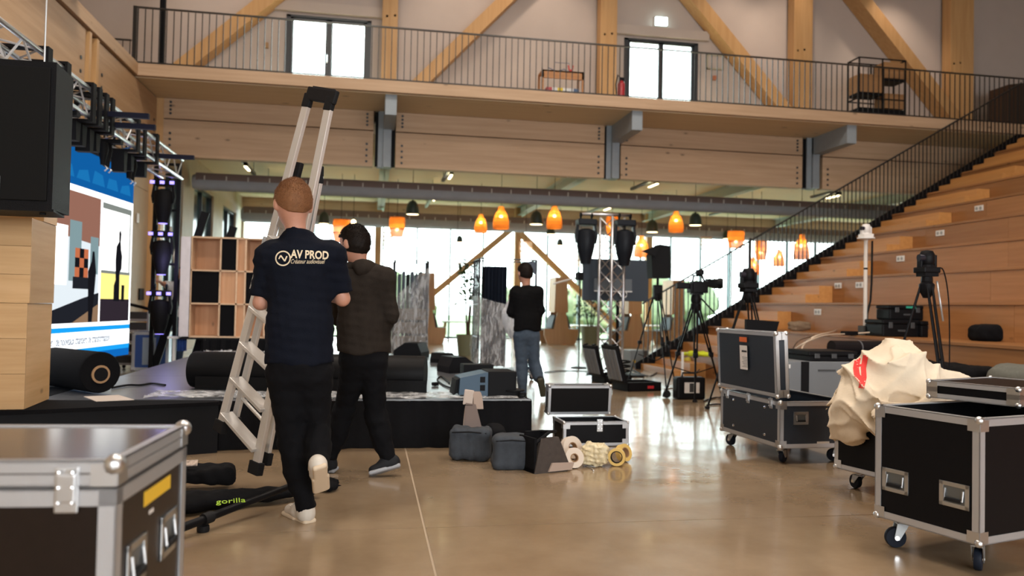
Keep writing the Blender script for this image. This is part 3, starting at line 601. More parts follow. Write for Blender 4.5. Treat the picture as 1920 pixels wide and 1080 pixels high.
        def sole(p): return np.maximum(np.minimum(sd_box(p, mid+u2*.014, (.038, L/2, .014), .012, Rf), sd_box(p, mid+fd*L*.2+u2*.014, (.047, L*.29, .014), .013, Rf)), -1)
        so = nets('sole', sole, mid-.21, mid+.21, res*.6, c.get('sole', c['shoe'])); so.parent = sh; so.data.transform(Matrix.Translation(-t.location))
        if c.get('lace'):
            for i in range(4):
                q = he+fd*L*(.52+.07*i)+u2*(.098-.012*i); l = P('lace', c['lace'], None, lambda b: b.tube([q-sd_*.03-u2*.008, q+u2*.002, q+sd_*.03-u2*.008], .0035, 5)); l.parent = sh; l.data.transform(Matrix.Translation(-t.location))
    return t, tp
def cl(name, col, rough=.85, **k): return mat(name, col, rough, noise=.12, nscale=30, bump=.15, bscale=160, **k)
NAVY = cl('navy_cotton', (.004, .0055, .011)); BLKJ = cl('black_denim', (.0035, .0035, .0045)); BRN = cl('brown_fleece', (.021, .016, .0125)); JEAN = cl('grey_blue_denim', (.040, .060, .088)); KNIT = cl('black_knit', (.003, .003, .0035)); WTEE = cl('white_cotton', (.62, .66, .70)); BJEAN = cl('dark_denim', (.02, .05, .10))
GING = mat('ginger_hair', (.21, .088, .032), .75, noise=.12, nscale=60); DKHAIR = mat('dark_hair', (.012, .008, .006), .6, noise=.15, nscale=60)
WSHOE = mat('white_leather', (.60, .55, .48), .5, noise=.05); SOLEW = mat('cream_rubber', (.62, .50, .36), .6); BSHOE = mat('black_trainer', (.015, .016, .018), .6); SOLEG = mat('grey_rubber', (.30, .31, .33), .6)
def A(x, y, Y): return tuple(at_y(x, y, Y))
YB = 4.42
p1, shirt1 = person('person in navy logo t-shirt carrying the aluminium step ladder, seen from behind', (-.34, 4.40, 0), dict(
    head=A(549, 384, YB+.01), gaze=(-.38, 1, -.22), neck=A(556, 437, YB), chest=A(562, 505, YB), waist=A(562, 610, YB), pelvis=A(562, 692, YB), hem=A(560, 683, YB),
    shL=A(508, 480, YB), shR=A(620, 478, YB), elL=A(489, 567, YB+.04), elR=A(642, 560, YB+.05), wrL=A(494, 552, YB+.27), wrR=A(612, 556, YB+.27), hdL=(.25, 1, .05), hdR=(-.5, 1, .05),
    hipL=A(535, 712, YB), hipR=A(590, 712, YB), knL=A(547, 828, YB+.03), knR=A(594, 812, YB+.06), anL=A(574, 950, YB), anR=A(597, 880, YB-.17),
    heelL=A(583, 984, YB-.03), toeL=(A(548, 980, YB+.12)[0]-.03, YB+.185, .0), heelR=A(601, 878, YB-.27), toeR=A(604, 924, YB-.06)), (-.16, 1, 0),
    dict(top=NAVY, trousers=BLKJ, hair=GING, shoe=WSHOE, sole=SOLEW, lace=WSHOE), res=.0115, head_r=1.02, sleeve=.86)
YC = 5.55
person('person in brown hoodie and black jeans walking beyond the ladder carrier', (.02, 5.55, 0), dict(
    head=A(664, 458, YC), gaze=(-.75, .62, -.22), neck=A(676, 500, YC), chest=A(682, 545, YC), waist=A(682, 612, YC), pelvis=A(682, 668, YC), hem=A(682, 662, YC),
    shL=A(643, 520, YC+.02), shR=A(716, 522, YC-.04), elL=A(634, 592, YC+.10), elR=A(731, 590, YC-.02), wrL=A(640, 600, YC+.30), wrR=A(722, 610, YC+.20), hdL=(.1, 1, .1), hdR=(-.6, 1, .1),
    hipL=A(664, 684, YC), hipR=A(700, 684, YC), knL=A(646, 770, YC+.12), knR=A(704, 782, YC+.05), anL=A(618, 856, YC+.12), anR=A(730, 864, YC),
    heelL=A(632, 884, YC+.12), toeL=(A(575, 886, YC+.2)[0], YC+.24, .0), heelR=A(752, 876, YC-.02), toeR=A(692, 893, YC-.03)), (-.45, 1, 0),
    dict(top=BRN, trousers=BLKJ, hair=DKHAIR, shoe=BSHOE, sole=SOLEG, lace=BLACK), res=.012, sleeve=1.2, hood=True, head_r=1.0, nape=(-.095, .45))
YD = 10.05
person('person in black sweater and grey-blue jeans standing before the wrapped rack', (1.98, 10.0, 0), dict(
    head=A(984, 513, YD), gaze=(-.4, 1, -.2), neck=A(986, 540, YD), chest=A(988, 562, YD), waist=A(990, 600, YD), pelvis=A(988, 628, YD), hem=A(988, 620, YD),
    shL=A(968, 549, YD), shR=A(1007, 548, YD), elL=A(959, 585, YD+.05), elR=A(1012, 582, YD), wrL=A(966, 592, YD+.26), wrR=A(1002, 592, YD+.24),
    hipL=A(976, 634, YD), hipR=A(998, 634, YD), knL=A(978, 690, YD+.03), knR=A(1003, 690, YD+.05), anL=A(980, 735, YD), anR=A(1014, 716, YD-.12),
    heelL=A(984, 747, YD-.05), toeL=(A(978, 742, YD)[0], YD+.18, 0), heelR=A(1013, 711, YD-.22), toeR=A(1020, 745, YD-.08)), (-.3, 1, 0),
    dict(top=KNIT, trousers=JEAN, hair=DKHAIR, shoe=BSHOE, sole=mat('olive_rubber', (.05, .05, .03), .7)), res=.016, sleeve=1.2, nape=(-.09, .6))
YE = 15.2
person('person in white t-shirt and jeans holding a pole behind the checkered shelf', (-3.45, 15.2, 0), dict(
    head=A(345, 512, YE), gaze=(-.6, -.2, .1), neck=A(340, 530, YE), chest=A(331, 548, YE), waist=A(328, 575, YE), pelvis=A(328, 596, YE), hem=A(327, 594, YE),
    shL=A(318, 536, YE), shR=A(346, 538, YE), elL=A(306, 532, YE-.12), elR=A(346, 562, YE-.05), wrL=A(299, 528, YE-.3), wrR=A(335, 555, YE-.25),
    hipL=A(321, 602, YE), hipR=A(334, 602, YE), knL=A(320, 640, YE), knR=A(336, 640, YE), anL=A(313, 682, YE), anR=A(336, 684, YE),
    heelL=A(314, 690, YE+.05), toeL=A(308, 692, YE-.2), heelR=A(338, 690, YE+.05), toeR=A(336, 693, YE-.2)), (-.5, -.8, 0),
    dict(top=WTEE, trousers=BJEAN, hair=DKHAIR, shoe=BSHOE), res=.02, sleeve=.8)
# print on the back of the navy shirt
from mathutils.bvhtree import BVHTree
bpy.context.view_layer.update()
PRINT = mat('cream_shirt_print', (.72, .60, .42), .8)
_bv = BVHTree.FromPolygons([v.co[:] for v in shirt1.data.vertices], [p.vertices[:] for p in shirt1.data.polygons])
def press(o):
    bm = bmesh.new(); bm.from_mesh(o.data); bmesh.ops.triangulate(bm, faces=bm.faces[:]); bmesh.ops.subdivide_edges(bm, edges=[e for e in bm.edges if e.calc_length() > .012], cuts=1)
    for v in bm.verts:
        h = _bv.ray_cast(Vector((v.co.x, -2, v.co.z)), Vector((0, 1, 0)))
        if h[0] is not None: v.co.y = h[0].y-.0035
    bm.to_mesh(o.data); bm.free()
Rback = Matrix(((1, 0, 0), (0, 0, -1), (0, 1, 0)))
def back_px(x, y): return at_y(x, y, 4.29)-Vector(p1.location)
q = back_px(545, 483); tx = text_part('shirt_lettering', 'AV PROD', .060, PRINT, p1, q, Rback, depth=0, bold=.0018, sx=.76); press(tx)
_rr = Matrix.Rotation(.035, 3, 'Z')
q = back_px(544, 494); tx = text_part('shirt_lettering', 'Créateur audiovisuel', .034, PRINT, p1, q, Rback @ _rr, depth=0, shear=.45, sx=.60); press(tx)
c0 = back_px(530, 484)
def ring(b):
    n = 28; vs = []; fs = []
    for k in range(n):
        a = 2*PI*k/n
        for r in (.034, .041): vs.append((c0.x+r*math.cos(a), c0.y, c0.z+r*math.sin(a)))
    for k in range(n): fs.append((2*k, 2*k+1, (2*k+3) % (2*n), (2*k+2) % (2*n)))
    b.add(vs, fs)
press(P('shirt_logo', PRINT, p1, ring))
def zig(b):
    pts = [(-.020, -.016), (-.012, .016), (.004, -.010), (.006, -.014), (.014, .016), (.020, -.002)]
    for (x0, z0), (x1, z1) in zip([(-.021, -.004), (-.012, .015), (.010, -.015)], [(-.012, .015), (.010, -.015), (.020, .012)]):
        d = Vector((x1-x0, 0, z1-z0)); n = Vector((-d.z, 0, d.x)).normalized()*.0035
        b.add([Vector((c0.x+x0, c0.y, c0.z+z0))+n, Vector((c0.x+x0, c0.y, c0.z+z0))-n, Vector((c0.x+x1, c0.y, c0.z+z1))-n, Vector((c0.x+x1, c0.y, c0.z+z1))+n], [(0, 1, 2, 3)])
press(P('shirt_logo', PRINT, p1, zig))
# ================================================================ STEP LADDER (carried, clear of the floor)
LALU = mat('ladder_aluminium', (.66, .64, .61), .32, metal=.45, bump=.05, bscale=20)
RUB = mat('black_rubber', (.013, .013, .014), .6)
aL, aR = Vector(A(414, 800, 5.16)), Vector(A(480, 878, 4.86)); tL, tR = Vector(A(577, 190, 5.02)), Vector(A(618, 196, 4.83))
hr_ = Vector(A(600, 330, 4.90)); rR = Vector(A(499, 860, 4.93)); hl_ = hr_+(tL-tR)*1.05; rL = rR+(aL-aR)*.9
ld = thing('step_ladder', 'aluminium step ladder with black top handle and rubber feet carried upright', 'ladder', aR)
wdir = (aR-aL).normalized(); rail_up = wdir.cross((tL-aL).normalized())
for p, q in ((aL, tL), (aR, tR)): P('side_rail', LALU, ld, lambda b: b.bar(p, q, .026, .060, up=rail_up.cross(q-p), bev=.003), world=True)
for p, q in ((rL, hl_), (rR, hr_)): P('rear_rail', LALU, ld, lambda b: b.bar(p, q, .024, .05, up=rail_up.cross(q-p), bev=.003), world=True)
for p, q, w in ((aL, tL, .05), (aR, tR, .05), (rL, hl_, .042), (rR, hr_, .042)):
    d = (q-p).normalized(); P('foot', RUB, ld, lambda b: b.bar(p-d*.035, p+d*.04, w*.9, w*1.9, up=rail_up.cross(d), bev=.006), world=True)
fr_ = rail_up if rail_up.y < 0 else -rail_up
for k in range(7):
    t_ = .045+.108*k; p = aL.lerp(tL, t_); q = aR.lerp(tR, t_); w = (q-p).normalized(); dd = fr_
    R = Matrix((w, Vector((0, 0, 1)).cross(w).normalized(), w.cross(Vector((0, 0, 1)).cross(w).normalized()))).transposed()
    P('tread', LALU, ld, lambda b: b.obox((p+q)/2, ((q-p).length-.03, .085, .022), R, .003), world=True)
p, q = rL.lerp(hl_, .10), rR.lerp(hr_, .10); P('rear_brace', LALU, ld, lambda b: b.tube([p, q], .011, 8), world=True)
p = aL.lerp(tL, .765); q = aR.lerp(tR, .765); _ua = (tL-aL).normalized(); _w = (q-p).normalized(); _n = _w.cross(_ua).normalized(); _u2 = _n.cross(_w); P('platform', mat('ladder_platform', (.42, .39, .36), .45, metal=.6), ld, lambda b: b.obox((p+q)/2-_ua*.16, ((q-p).length-.02, .28, .012), Matrix((_w, _u2, _n)).transposed(), .004), world=True)
P('hinge_cap', RUB, ld, lambda b: b.bar(hr_-(hr_-rR).normalized()*.05, hr_+(hr_-rR).normalized()*.05+Vector((-.015, 0, .01)), .035, .06, up=rail_up.cross(hr_-rR), bev=.01), world=True)
P('hinge_cap', RUB, ld, lambda b: b.bar(hl_-(hl_-rL).normalized()*.05, hl_+(hl_-rL).normalized()*.05, .035, .06, up=rail_up.cross(hl_-rL), bev=.01), world=True)
tt = (tL+tR)/2; w = (tR-tL).normalized(); upv = (tL-aL).normalized()
P('top_handle', RUB, ld, lambda b: (b.bar(tL-w*.02+upv*.05, tR+w*.05+upv*.045, .032, .085, up=upv, bev=.01), b.bar(tL-upv*.04, tL+upv*.05, .034, .068, up=rail_up.cross(upv), bev=.008), b.bar(tR-upv*.04, tR+upv*.05, .034, .068, up=rail_up.cross(upv), bev=.008),
    b.bar(tL+w*.02+upv*.075, tR+w*.02+upv*.07, .014, .05, up=upv, bev=.004)), world=True, smooth=False)
lp = aR.lerp(tR, .47); P('warning_label', mat('ladder_sticker', (.02, .02, .02), .5), ld, lambda b: b.bar(hr_-(hr_-rR)*.20+Vector((0, -.03, 0)), hr_-(hr_-rR)*.27+Vector((0, -.03, 0)), .003, .026, up=rail_up.cross(hr_-rR)), world=True)
lq = aL.lerp(tL, .42); lq2 = aL.lerp(tL, .58); P('instruction_label', mat('ladder_grey_label', (.45, .43, .40), .5, noise=.5, nscale=60), ld, lambda b: b.bar(lq+fr_*.045, lq2+fr_*.045, .03, .002, up=rail_up.cross(upv)), world=True)
# ================================================================ FLIGHT CASES
LAM = mat('black_laminate', (.004, .004, .005), .4, noise=.1, nscale=60, spec=.14)
LAMB = mat('slate_laminate', (.012, .019, .030), .45, noise=.06, nscale=50)
FOAM = mat('black_foam', (.010, .009, .009), .95)
DISH = mat('zinc_dish', (.55, .57, .58), .3, metal=1.0); RUBW = mat('navy_caster_rubber', (.012, .016, .026), .5)
STK = {'yellow': mat('yellow_sticker', (.80, .50, .03), .5), 'paper': mat('paper_label', (.70, .67, .64), .7, noise=.06, nscale=60), 'orange': mat('orange_sticker', (.62, .13, .03), .5), 'tape': mat('beige_tape_label', (.48, .38, .31), .7)}
def face_frame(face, W, D):
    """origin offset, right, out of a case face in local axes"""
    return {'y-': (Vector((0, -D/2, 0)), Vector((1, 0, 0)), Vector((0, -1, 0))), 'y+': (Vector((0, D/2, 0)), Vector((-1, 0, 0)), Vector((0, 1, 0))),
            'x-': (Vector((-W/2, 0, 0)), Vector((0, -1, 0)), Vector((-1, 0, 0))), 'x+': (Vector((W/2, 0, 0)), Vector((0, 1, 0)), Vector((1, 0, 0)))}[face]
def shell(t, W, D, z0, z1, m, edge=.03, open_top=False, tk=.012, ball=.028, rivets=True, prof=ALU, balls=True, R=None, O=Vector((0, 0, 0)), inner=None):
    """laminate panels, aluminium profiles, ball corners; R/O place a tilted shell (a lid)"""
    R = R or Matrix.Identity(3); x, y = W/2, D/2
    def tr(b): b.v = [tuple(R @ Vector(p)+O) for p in b.v]
    def part(name, mm, fn, smooth=False):
        b = MB(); fn(b); tr(b); return b.build(name, mm, t, smooth)
    if open_top:
        for a, c in (((-x, -y, z0), (x, -y+tk, z1)), ((-x, y-tk, z0), (x, y, z1)), ((-x, -y+tk, z0), (-x+tk, y-tk, z1)), ((x-tk, -y+tk, z0), (x, y-tk, z1))): part('panel', m, lambda b: b.box(a, c))
        part('base_panel', m, lambda b: b.box((-x+tk, -y+tk, z0), (x-tk, y-tk, z0+tk)))
        part('foam_lining', inner or FOAM, lambda b: b.box((-x+tk, -y+tk, z0+tk), (x-tk, y-tk, z0+(z1-z0)*.35)))
    else: part('panel', m, lambda b: b.box((-x, -y, z0), (x, y, z1)))
    e = edge; o = .004
    def angle(b, p, q, n1, n2):
        p, q, n1, n2 = Vector(p), Vector(q), Vector(n1), Vector(n2); d = (q-p).normalized()
        for a, c in ((n1, n2), (n2, n1)):   # strip lying on the face whose normal is a, reaching back against c
            s0 = p+a*o+c*o; b.add([s0, q+a*o+c*o, q+a*o-c*e, p+a*o-c*e, p-a*.001+c*o, q-a*.001+c*o, q-a*.001-c*e, p-a*.001-c*e], [(0, 1, 2, 3), (4, 7, 6, 5), (0, 4, 5, 1), (2, 6, 7, 3), (1, 5, 6, 2), (0, 3, 7, 4)])
    for sx in (-1, 1):
        for sy in (-1, 1):
            part('edge_profile', prof, lambda b: angle(b, (sx*x, sy*y, z0), (sx*x, sy*y, z1), (sx, 0, 0), (0, sy, 0)))
    for zz, sz in ((z0, -1), (z1, 1)):
        for sy in (-1, 1): part('edge_profile', prof, lambda b: angle(b, (-x, sy*y, zz), (x, sy*y, zz), (0, sy, 0), (0, 0, sz)))
        for sx in (-1, 1): part('edge_profile', prof, lambda b: angle(b, (sx*x, -y, zz), (sx*x, y, zz), (sx, 0, 0), (0, 0, sz)))
    if balls:
        zs = ((z1, 1),) if balls == 'top' else ((z0, -1), (z1, 1))
        for sx in (-1, 1):
            for sy in (-1, 1):
                for zz, sz in zs:
                    part('ball_corner', STEELB, lambda b: (b.ball((sx*(x-ball*.25), sy*(y-ball*.25), zz-sz*ball*.25), ball, 9), b.box((sx*(x+.006), sy*(y-.055), zz-sz*.002), (sx*(x+.0045), sy*(y+.004), zz-sz*.055)), b.box((sx*(x-.055), sy*(y+.006), zz-sz*.002), (sx*(x+.004), sy*(y+.0045), zz-sz*.055))), True)
def on_face(t, name, m, face, W, D, u, v, fn, smooth=False, parent=None, label=None):
    """fn builds in (right, up, out) coordinates centred on the spot"""
    o, r, n = face_frame(face, W, D); b = MB(); fn(b); c = o+r*u+Vector((0, 0, v)); b.v = [tuple(c+r*p[0]+Vector((0, 0, 1))*p[1]+n*p[2]) for p in b.v]
    ob = b.build(name, m, parent or t, smooth)
    if label: ob['label'] = label
    return ob
def dish_handle(t, face, W, D, u, v, w=.15, h=.11):
    d = on_face(t, 'recessed_handle', DISH, face, W, D, u, v, lambda b: [b.box((-w/2, -h/2, 0), (w/2, -h/2+.02, .006), .003), b.box((-w/2, h/2-.02, 0), (w/2, h/2, .006), .003), b.box((-w/2, -h/2, 0), (-w/2+.022, h/2, .006), .003), b.box((w/2-.022, -h/2, 0), (w/2, h/2, .006), .003)])
    on_face(t, 'dish', mat('dish_shadow_metal', (.18, .20, .21), .35, metal=.8), face, W, D, u, v, lambda b: b.box((-w/2+.02, -h/2+.018, .0005), (w/2-.02, h/2-.018, .002)), parent=d)
    on_face(t, 'bail', STEELB, face, W, D, u, v, lambda b: b.tube([(-w*.30, h*.22, .005), (-w*.30, -h*.18, .010), (w*.30, -h*.18, .010), (w*.30, h*.22, .005)], .005, 6), parent=d, smooth=True)
    on_face(t, 'grip', RUB, face, W, D, u, v, lambda b: b.box((-w*.27, -h*.27, .004), (w*.27, -h*.13, .018), .004), parent=d)
    return d
def latch(t, face, W, D, u, v, s=1.0):
    l = on_face(t, 'butterfly_latch', STEELB, face, W, D, u, v, lambda b: (b.box((-.026*s, -.06*s, .004), (.026*s, .045*s, .010), .003), b.box((-.022*s, -.035*s, .010), (.022*s, .03*s, .018), .004)))
    for i in (-1, 1):
        for j in (-1, 0, 1): on_face(t, 'rivet', CHROME, face, W, D, u+i*.015*s, v+j*.035*s, lambda b: b.lathe([(.005*s, .017), (.004*s, .021), (.0001, .022)], 6), parent=l)
def caster(t, x, y, zt, ang=0.0, r=.05):
    R = Rz(ang)
    def tr(b): b.v = [tuple(R @ Vector(p)+Vector((x, y, 0))) for p in b.v]
    b = MB(); b.box((-.045, -.035, zt-.006), (.045, .035, zt)); b.lathe([(.022, zt-.03), (.022, zt-.006)], 10); b.prism([(-.03, zt-.028), (.03, zt-.028), (.045, r), (.02, r-.012)], -.026, -.022, axis=1); b.prism([(-.03, zt-.028), (.03, zt-.028), (.045, r), (.02, r-.012)], .022, .026, axis=1); b.box((-.03, -.026, zt-.034), (.03, .026, zt-.028))
    tr(b); c = b.build('caster', mat('satin_zinc', (.45, .47, .48), .5, metal=.9), t)
    b = MB(); b.lathe([(r-.014, -.017), (r-.003, -.016), (r, -.009), (r, .009), (r-.003, .016), (r-.014, .017)], 20, (.032, 0, r), axis=1); tr(b); w = b.build('wheel', RUBW, None, True); w.parent = c
    b = MB(); b.lathe([(.012, -.028), (.012, .028)], 8, (.032, 0, r), axis=1); tr(b); w = b.build('axle', CHROME, None); w.parent = c
# ---- closed case, near left corner of the picture
W_, D_ = 1.15, .56; rz = -.055
ctr = Vector((-.575, 1.985, 0))+Rz(rz) @ Vector((-W_/2, D_/2, 0))
t = thing('flight_case', 'closed black flight case with yellow sticker, cut off by the lower left corner', 'flight case', ctr, rz, 'flight cases')
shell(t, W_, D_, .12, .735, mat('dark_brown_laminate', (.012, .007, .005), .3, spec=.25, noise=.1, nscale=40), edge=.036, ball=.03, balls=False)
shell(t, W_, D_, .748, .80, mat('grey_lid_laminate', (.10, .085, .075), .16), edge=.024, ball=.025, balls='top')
for sx in (-1, 1):
    for sy in (-1, 1): P('ball_corner', STEELB, t, lambda b: b.ball((sx*(W_/2-.008), sy*(D_/2-.008), .128), .025, 9), smooth=True)
latch(t, 'y-', W_, D_, W_/2-.105, .745); latch(t, 'y-', W_, D_, -W_/2+.2, .745)
for u in (-.13, .13): dish_handle(t, 'x+', W_, D_, u, .52, .14, .12)
on_face(t, 'sticker', STK['yellow'], 'x+', W_, D_, .03, .665, lambda b: b.box((-.11, -.02, 0), (.11, .018, .001)), label='yellow warning sticker')
on_face(t, 'sticker', STK['paper'], 'x+', W_, D_, -.02, .62, lambda b: b.box((-.018, -.005, 0), (.018, .005, .001)))
for x, y in ((-.45, -.18), (.45, -.18), (-.45, .18), (.45, .18)): caster(t, x, y, .12, .4)
# ---- near right case, open
Aq, Bq = at_z(1642, 962, .165), at_z(1836, 1018, .165); rz = math.atan2(Bq.x-Aq.x, -(Bq.y-Aq.y)); D_ = (Bq-Aq).length; W_ = .86
n_ = Rz(rz) @ Vector((1, 0, 0)); ctr = (Aq+Bq)/2+n_*(W_/2); ctr.z = 0
t = thing('flight_case', 'open black flight case on blue casters in the lower right corner', 'flight case', ctr, rz, 'flight cases')
shell(t, W_, D_, .155, .715, LAM, edge=.032, open_top=True, ball=.02)
for u in (-.16, .155): dish_handle(t, 'x-', W_, D_, u, .352, .15, .115)
on_face(t, 'sticker', STK['tape'], 'y-', W_, D_, -.02, .62, lambda b: b.box((-.06, -.11, 0), (.1, .06, .001)), label='beige tape label with pen marks')
on_face(t, 'sticker', mat('round_orange_sticker', (.50, .22, .13), .6), 'y-', W_, D_, .02, .37, lambda b: b.lathe([(.045, 0), (.045, .001)], 20), label='round orange sticker')
for x, y, a in ((-.33, -.2, .5), (-.33, .2, 2.6), (.3, -.2, 2.0), (.3, .2, .4)): caster(t, x, y, .155, a, .052)
# its lid resting on the far side
t = thing('case_lid', 'detached black case lid lying across the open case in the lower right', 'case lid', ctr+Rz(rz) @ Vector((.32, .10, .745)), rz+.10, 'flight case lids')
shell(t, .62, .46, 0, .085, LAM, edge=.022, ball=.016)
on_face(t, 'sticker', STK['paper'], 'y-', .62, .46, -.09, .04, lambda b: b.box((-.05, -.025, 0), (.05, .028, .001)), label='white label with handwriting')
# ---- case with the raised lid
Aq, Bq = at_z(1352, 803, .14), at_z(1462, 838, .14); rz = math.atan2(Bq.x-Aq.x, -(Bq.y-Aq.y)); D_ = (Bq-Aq).length; W_ = .66
n_ = Rz(rz) @ Vector((1, 0, 0)); ctr = (Aq+Bq)/2+n_*(W_/2); ctr.z = 0
t = thing('flight_case', 'black flight case with its slate lid raised showing an orange and white label', 'flight case', ctr, rz, 'flight cases')
shell(t, W_, D_, .13, .485, LAMB, edge=.03, open_top=True, ball=.022)
Rl = Matrix.Rotation(-.05, 3, 'Y') @ Matrix.Rotation(-PI/2, 3, 'Y')       # lid top now faces -x
lid = MB()
shell(t, .50, D_, 0, .10, LAMB, edge=.026, ball=.02, R=Rl, O=Vector((-W_/2+.075, .02, .775)))
for nm, mm, z0, z1, h in (('sticker', STK['orange'], .93, .97, 1), ('label_sheet', STK['paper'], .70, .90, 2)):
    b = MB(); b.box((-W_/2-.041, -.06, z0), (-W_/2-.0395, .06, z1)); xo = [( (p[0]-(p[2]-.775)*.05), p[1]+.02, p[2]) for p in b.v]; b.v = xo; o = b.build(nm, mm, t); o['label'] = 'orange sticker' if h == 1 else 'white printed label'
for k in range(7):
    b = MB(); zz = .80-.013*k; b.box((-W_/2-.0424-(zz-.775)*.05, -.045, zz), (-W_/2-.0415-(zz-.775)*.05, .045-.012*(k % 3), zz+.005)); b.build('label_print', mat('printed_grey', (.25, .25, .25), .7), t)
b = MB(); b.box((-W_/2-.0465, -.035, .845), (-W_/2-.0455, .045, .86)); b.build('label_print', mat('printed_black', (.03, .03, .03), .7), t)
dish_handle(t, 'y-', W_, D_, -.15, .36, .13, .10); dish_handle(t, 'y-', W_, D_, .17, .36, .13, .10)
on_face(t, 'name_strip', STK['paper'], 'y-', W_, D_, .05, .165, lambda b: b.box((-.055, -.01, 0), (.055, .01, .001)))
for u in (-.25, .25):
    for v in (.2, .42): on_face(t, 'rivet', CHROME, 'x-', W_, D_, u, v, lambda b: b.lathe([(.012, 0), (.010, .006), (.001, .008)], 8))
for u in (-.35, 0, .35): latch(t, 'x-', W_, D_, u, .47, .8)
for x, y, a in ((-.26, -.38, .6), (-.26, .38, 1.8), (.24, -.38, 2.8), (.24, .38, .3)): caster(t, x, y, .13, a, .05)
CASE2 = t
# ---- case under the cloth
Aq = at_z(1566, 874, .14); rz = .25; W_, D_ = .72, .62
ctr = Aq+Rz(rz) @ Vector((W_/2, -D_/2, 0)); ctr.z = 0
t = thing('flight_case', 'black flight case under the heap of cream cloth', 'flight case', ctr, rz, 'flight cases')
shell(t, W_, D_, .135, .50, LAM, edge=.028, ball=.02, open_top=False)
b = MB(); b.box((-W_/2+.02, -D_/2+.05, .123), (W_/2-.02, D_/2-.05, .135)); b.build('wooden_base', CRATEW, t)
for x, y, a in ((-.26, -.2, 1.2), (-.26, .2, 1.4), (.26, -.2, .3), (.26, .2, .8)): caster(t, x, y, .125, a, .048)
C3, C3R = ctr.copy(), rz
# heap of cloth
CLOTH = mat('cream_cloth', (.70, .60, .46), .85, noise=.06, nscale=9, bump=.12, bscale=30)
hc = Vector((3.52, 4.84, .50))
def heap(p):
    q = p-np.array(hc, np.float32)
    d = sd_ell(q, (.02, .0, .14), (.36, .30, .22)); d = smin(d, sd_ell(q, (-.03, .02, .32), (.22, .20, .14)), .09); d = smin(d, sd_ell(q, (.05, .06, .42), (.12, .14, .07)), .07); d = smin(d, sd_ell(q, (.30, .0, .22), (.22, .18, .10)), .06); d = smin(d, sd_ell(q, (.44, .02, .20), (.09, .12, .07)), .05)
    d = smin(d, sd_ell(q, (-.33, .0, .02), (.11, .22, .17)), .07); d = smin(d, sd_ell(q, (-.36, -.05, -.11), (.075, .15, .09)), .05); d = smin(d, sd_ell(q, (-.18, -.32, .02), (.20, .07, .10)), .07)
    s1 = q@np.array((7., 4, 11), np.float32)+1.9*np.sin(q@np.array((5., -8, 4), np.float32)); s2 = q@np.array((-12., 8, 15), np.float32)+1.5*np.sin(q@np.array((10., 7, -9), np.float32)); s3 = q@np.array((19., 12, -23), np.float32)+1.3*np.sin(q@np.array((14., -11, 9), np.float32))
    d = d-(1-np.abs(np.sin(s1*.8)))**2*.030-(1-np.abs(np.sin(s2*.6)))**2*.018-(1-np.abs(np.sin(s3*.7)))**3*.012+.014+.010*np.sin(q@np.array((11., -6, 9), np.float32))
    e = (p-np.array((*ctr[:2], 0), np.float32))@np.array(Rz(rz), np.float32)
    return np.maximum(d, np.where((np.abs(e[:, 0]) < W_/2+.006) & (np.abs(e[:, 1]) < D_/2+.006), .507-p[:, 2], -1))
clo = soft('cloth_heap', heap, (2.95, 4.3, .28), (4.2, 5.4, 1.12), .010, CLOTH, 'crumpled cream cloth with red strokes heaped on a flight case', 'cloth')
_bc = BVHTree.FromPolygons([v.co[:] for v in clo.data.vertices], [p.vertices[:] for p in clo.data.polygons])
REDP = mat('red_print', (.72, .04, .035), .8)
def on_cloth(pxs, w):
    b = MB(); pts = []
    for (x0, y0), (x1, y1) in zip(pxs[:-1], pxs[1:]):
        for k in range(8): pts.append((x0+(x1-x0)*k/8, y0+(y1-y0)*k/8))
    pts.append(pxs[-1]); vs = []
    for i, (x, y) in enumerate(pts):
        xa, ya = pts[max(i-1, 0)]; xb, yb = pts[min(i+1, len(pts)-1)]; L = math.hypot(xb-xa, yb-ya); nx, ny = -(yb-ya)/L, (xb-xa)/L; row = []
        for s_ in (-1, -.33, .33, 1):
            d = _ray(x+nx*w*s_, y+ny*w*s_); h = _bc.ray_cast(Vector((0, 0, EYE))-clo.location, d.normalized())
            row.append(h[0]-d.normalized()*.004 if h[0] is not None else None)
        vs.append(row)
    for r0, r1 in zip(vs[:-1], vs[1:]):
        for k in range(3):
            q4 = (r0[k], r0[k+1], r1[k+1], r1[k])
            if all(v is not None for v in q4) and max((q4[i]-q4[(i+1) % 4]).length for i in range(4)) < .08: b.add(q4, [(0, 1, 2, 3)])
    if b.f: o = b.build('red_stroke', REDP, clo); o['label'] = 'red printed stroke'
on_cloth([(1609, 668), (1605, 690), (1607, 704), (1617, 716), (1615, 728)], 5.5); on_cloth([(1623, 666), (1619, 690), (1620, 708), (1615, 728)], 5.0); on_cloth([(1606, 686), (1620, 684)], 2.2)
# ---- small open case on the floor
x0, x1, y0, D_ = 1.635, 2.215, 6.56, .34; W_ = x1-x0
t = thing('flight_case', 'small open flight case with black lining standing behind the tape rolls', 'flight case', ((x0+x1)/2, y0+D_/2, 0), .03, 'flight cases')
shell(t, W_, D_, .01, .21, LAM, edge=.022, open_top=True, ball=.016)
shell(t, W_, .255, 0, .10, LAM, edge=.02, ball=.016, R=Matrix.Rotation(PI/2+.10, 3, 'X'), O=Vector((-.05, D_/2+.095, .37)))
b = MB(); b.obox((-.05, D_/2-.007, .37), (W_-.03, .004, .235), Matrix.Rotation(.10, 3, 'X')); b.build('lid_lining', FOAM, t)
latch(t, 'y-', W_, D_, .03, .19, 1.0)
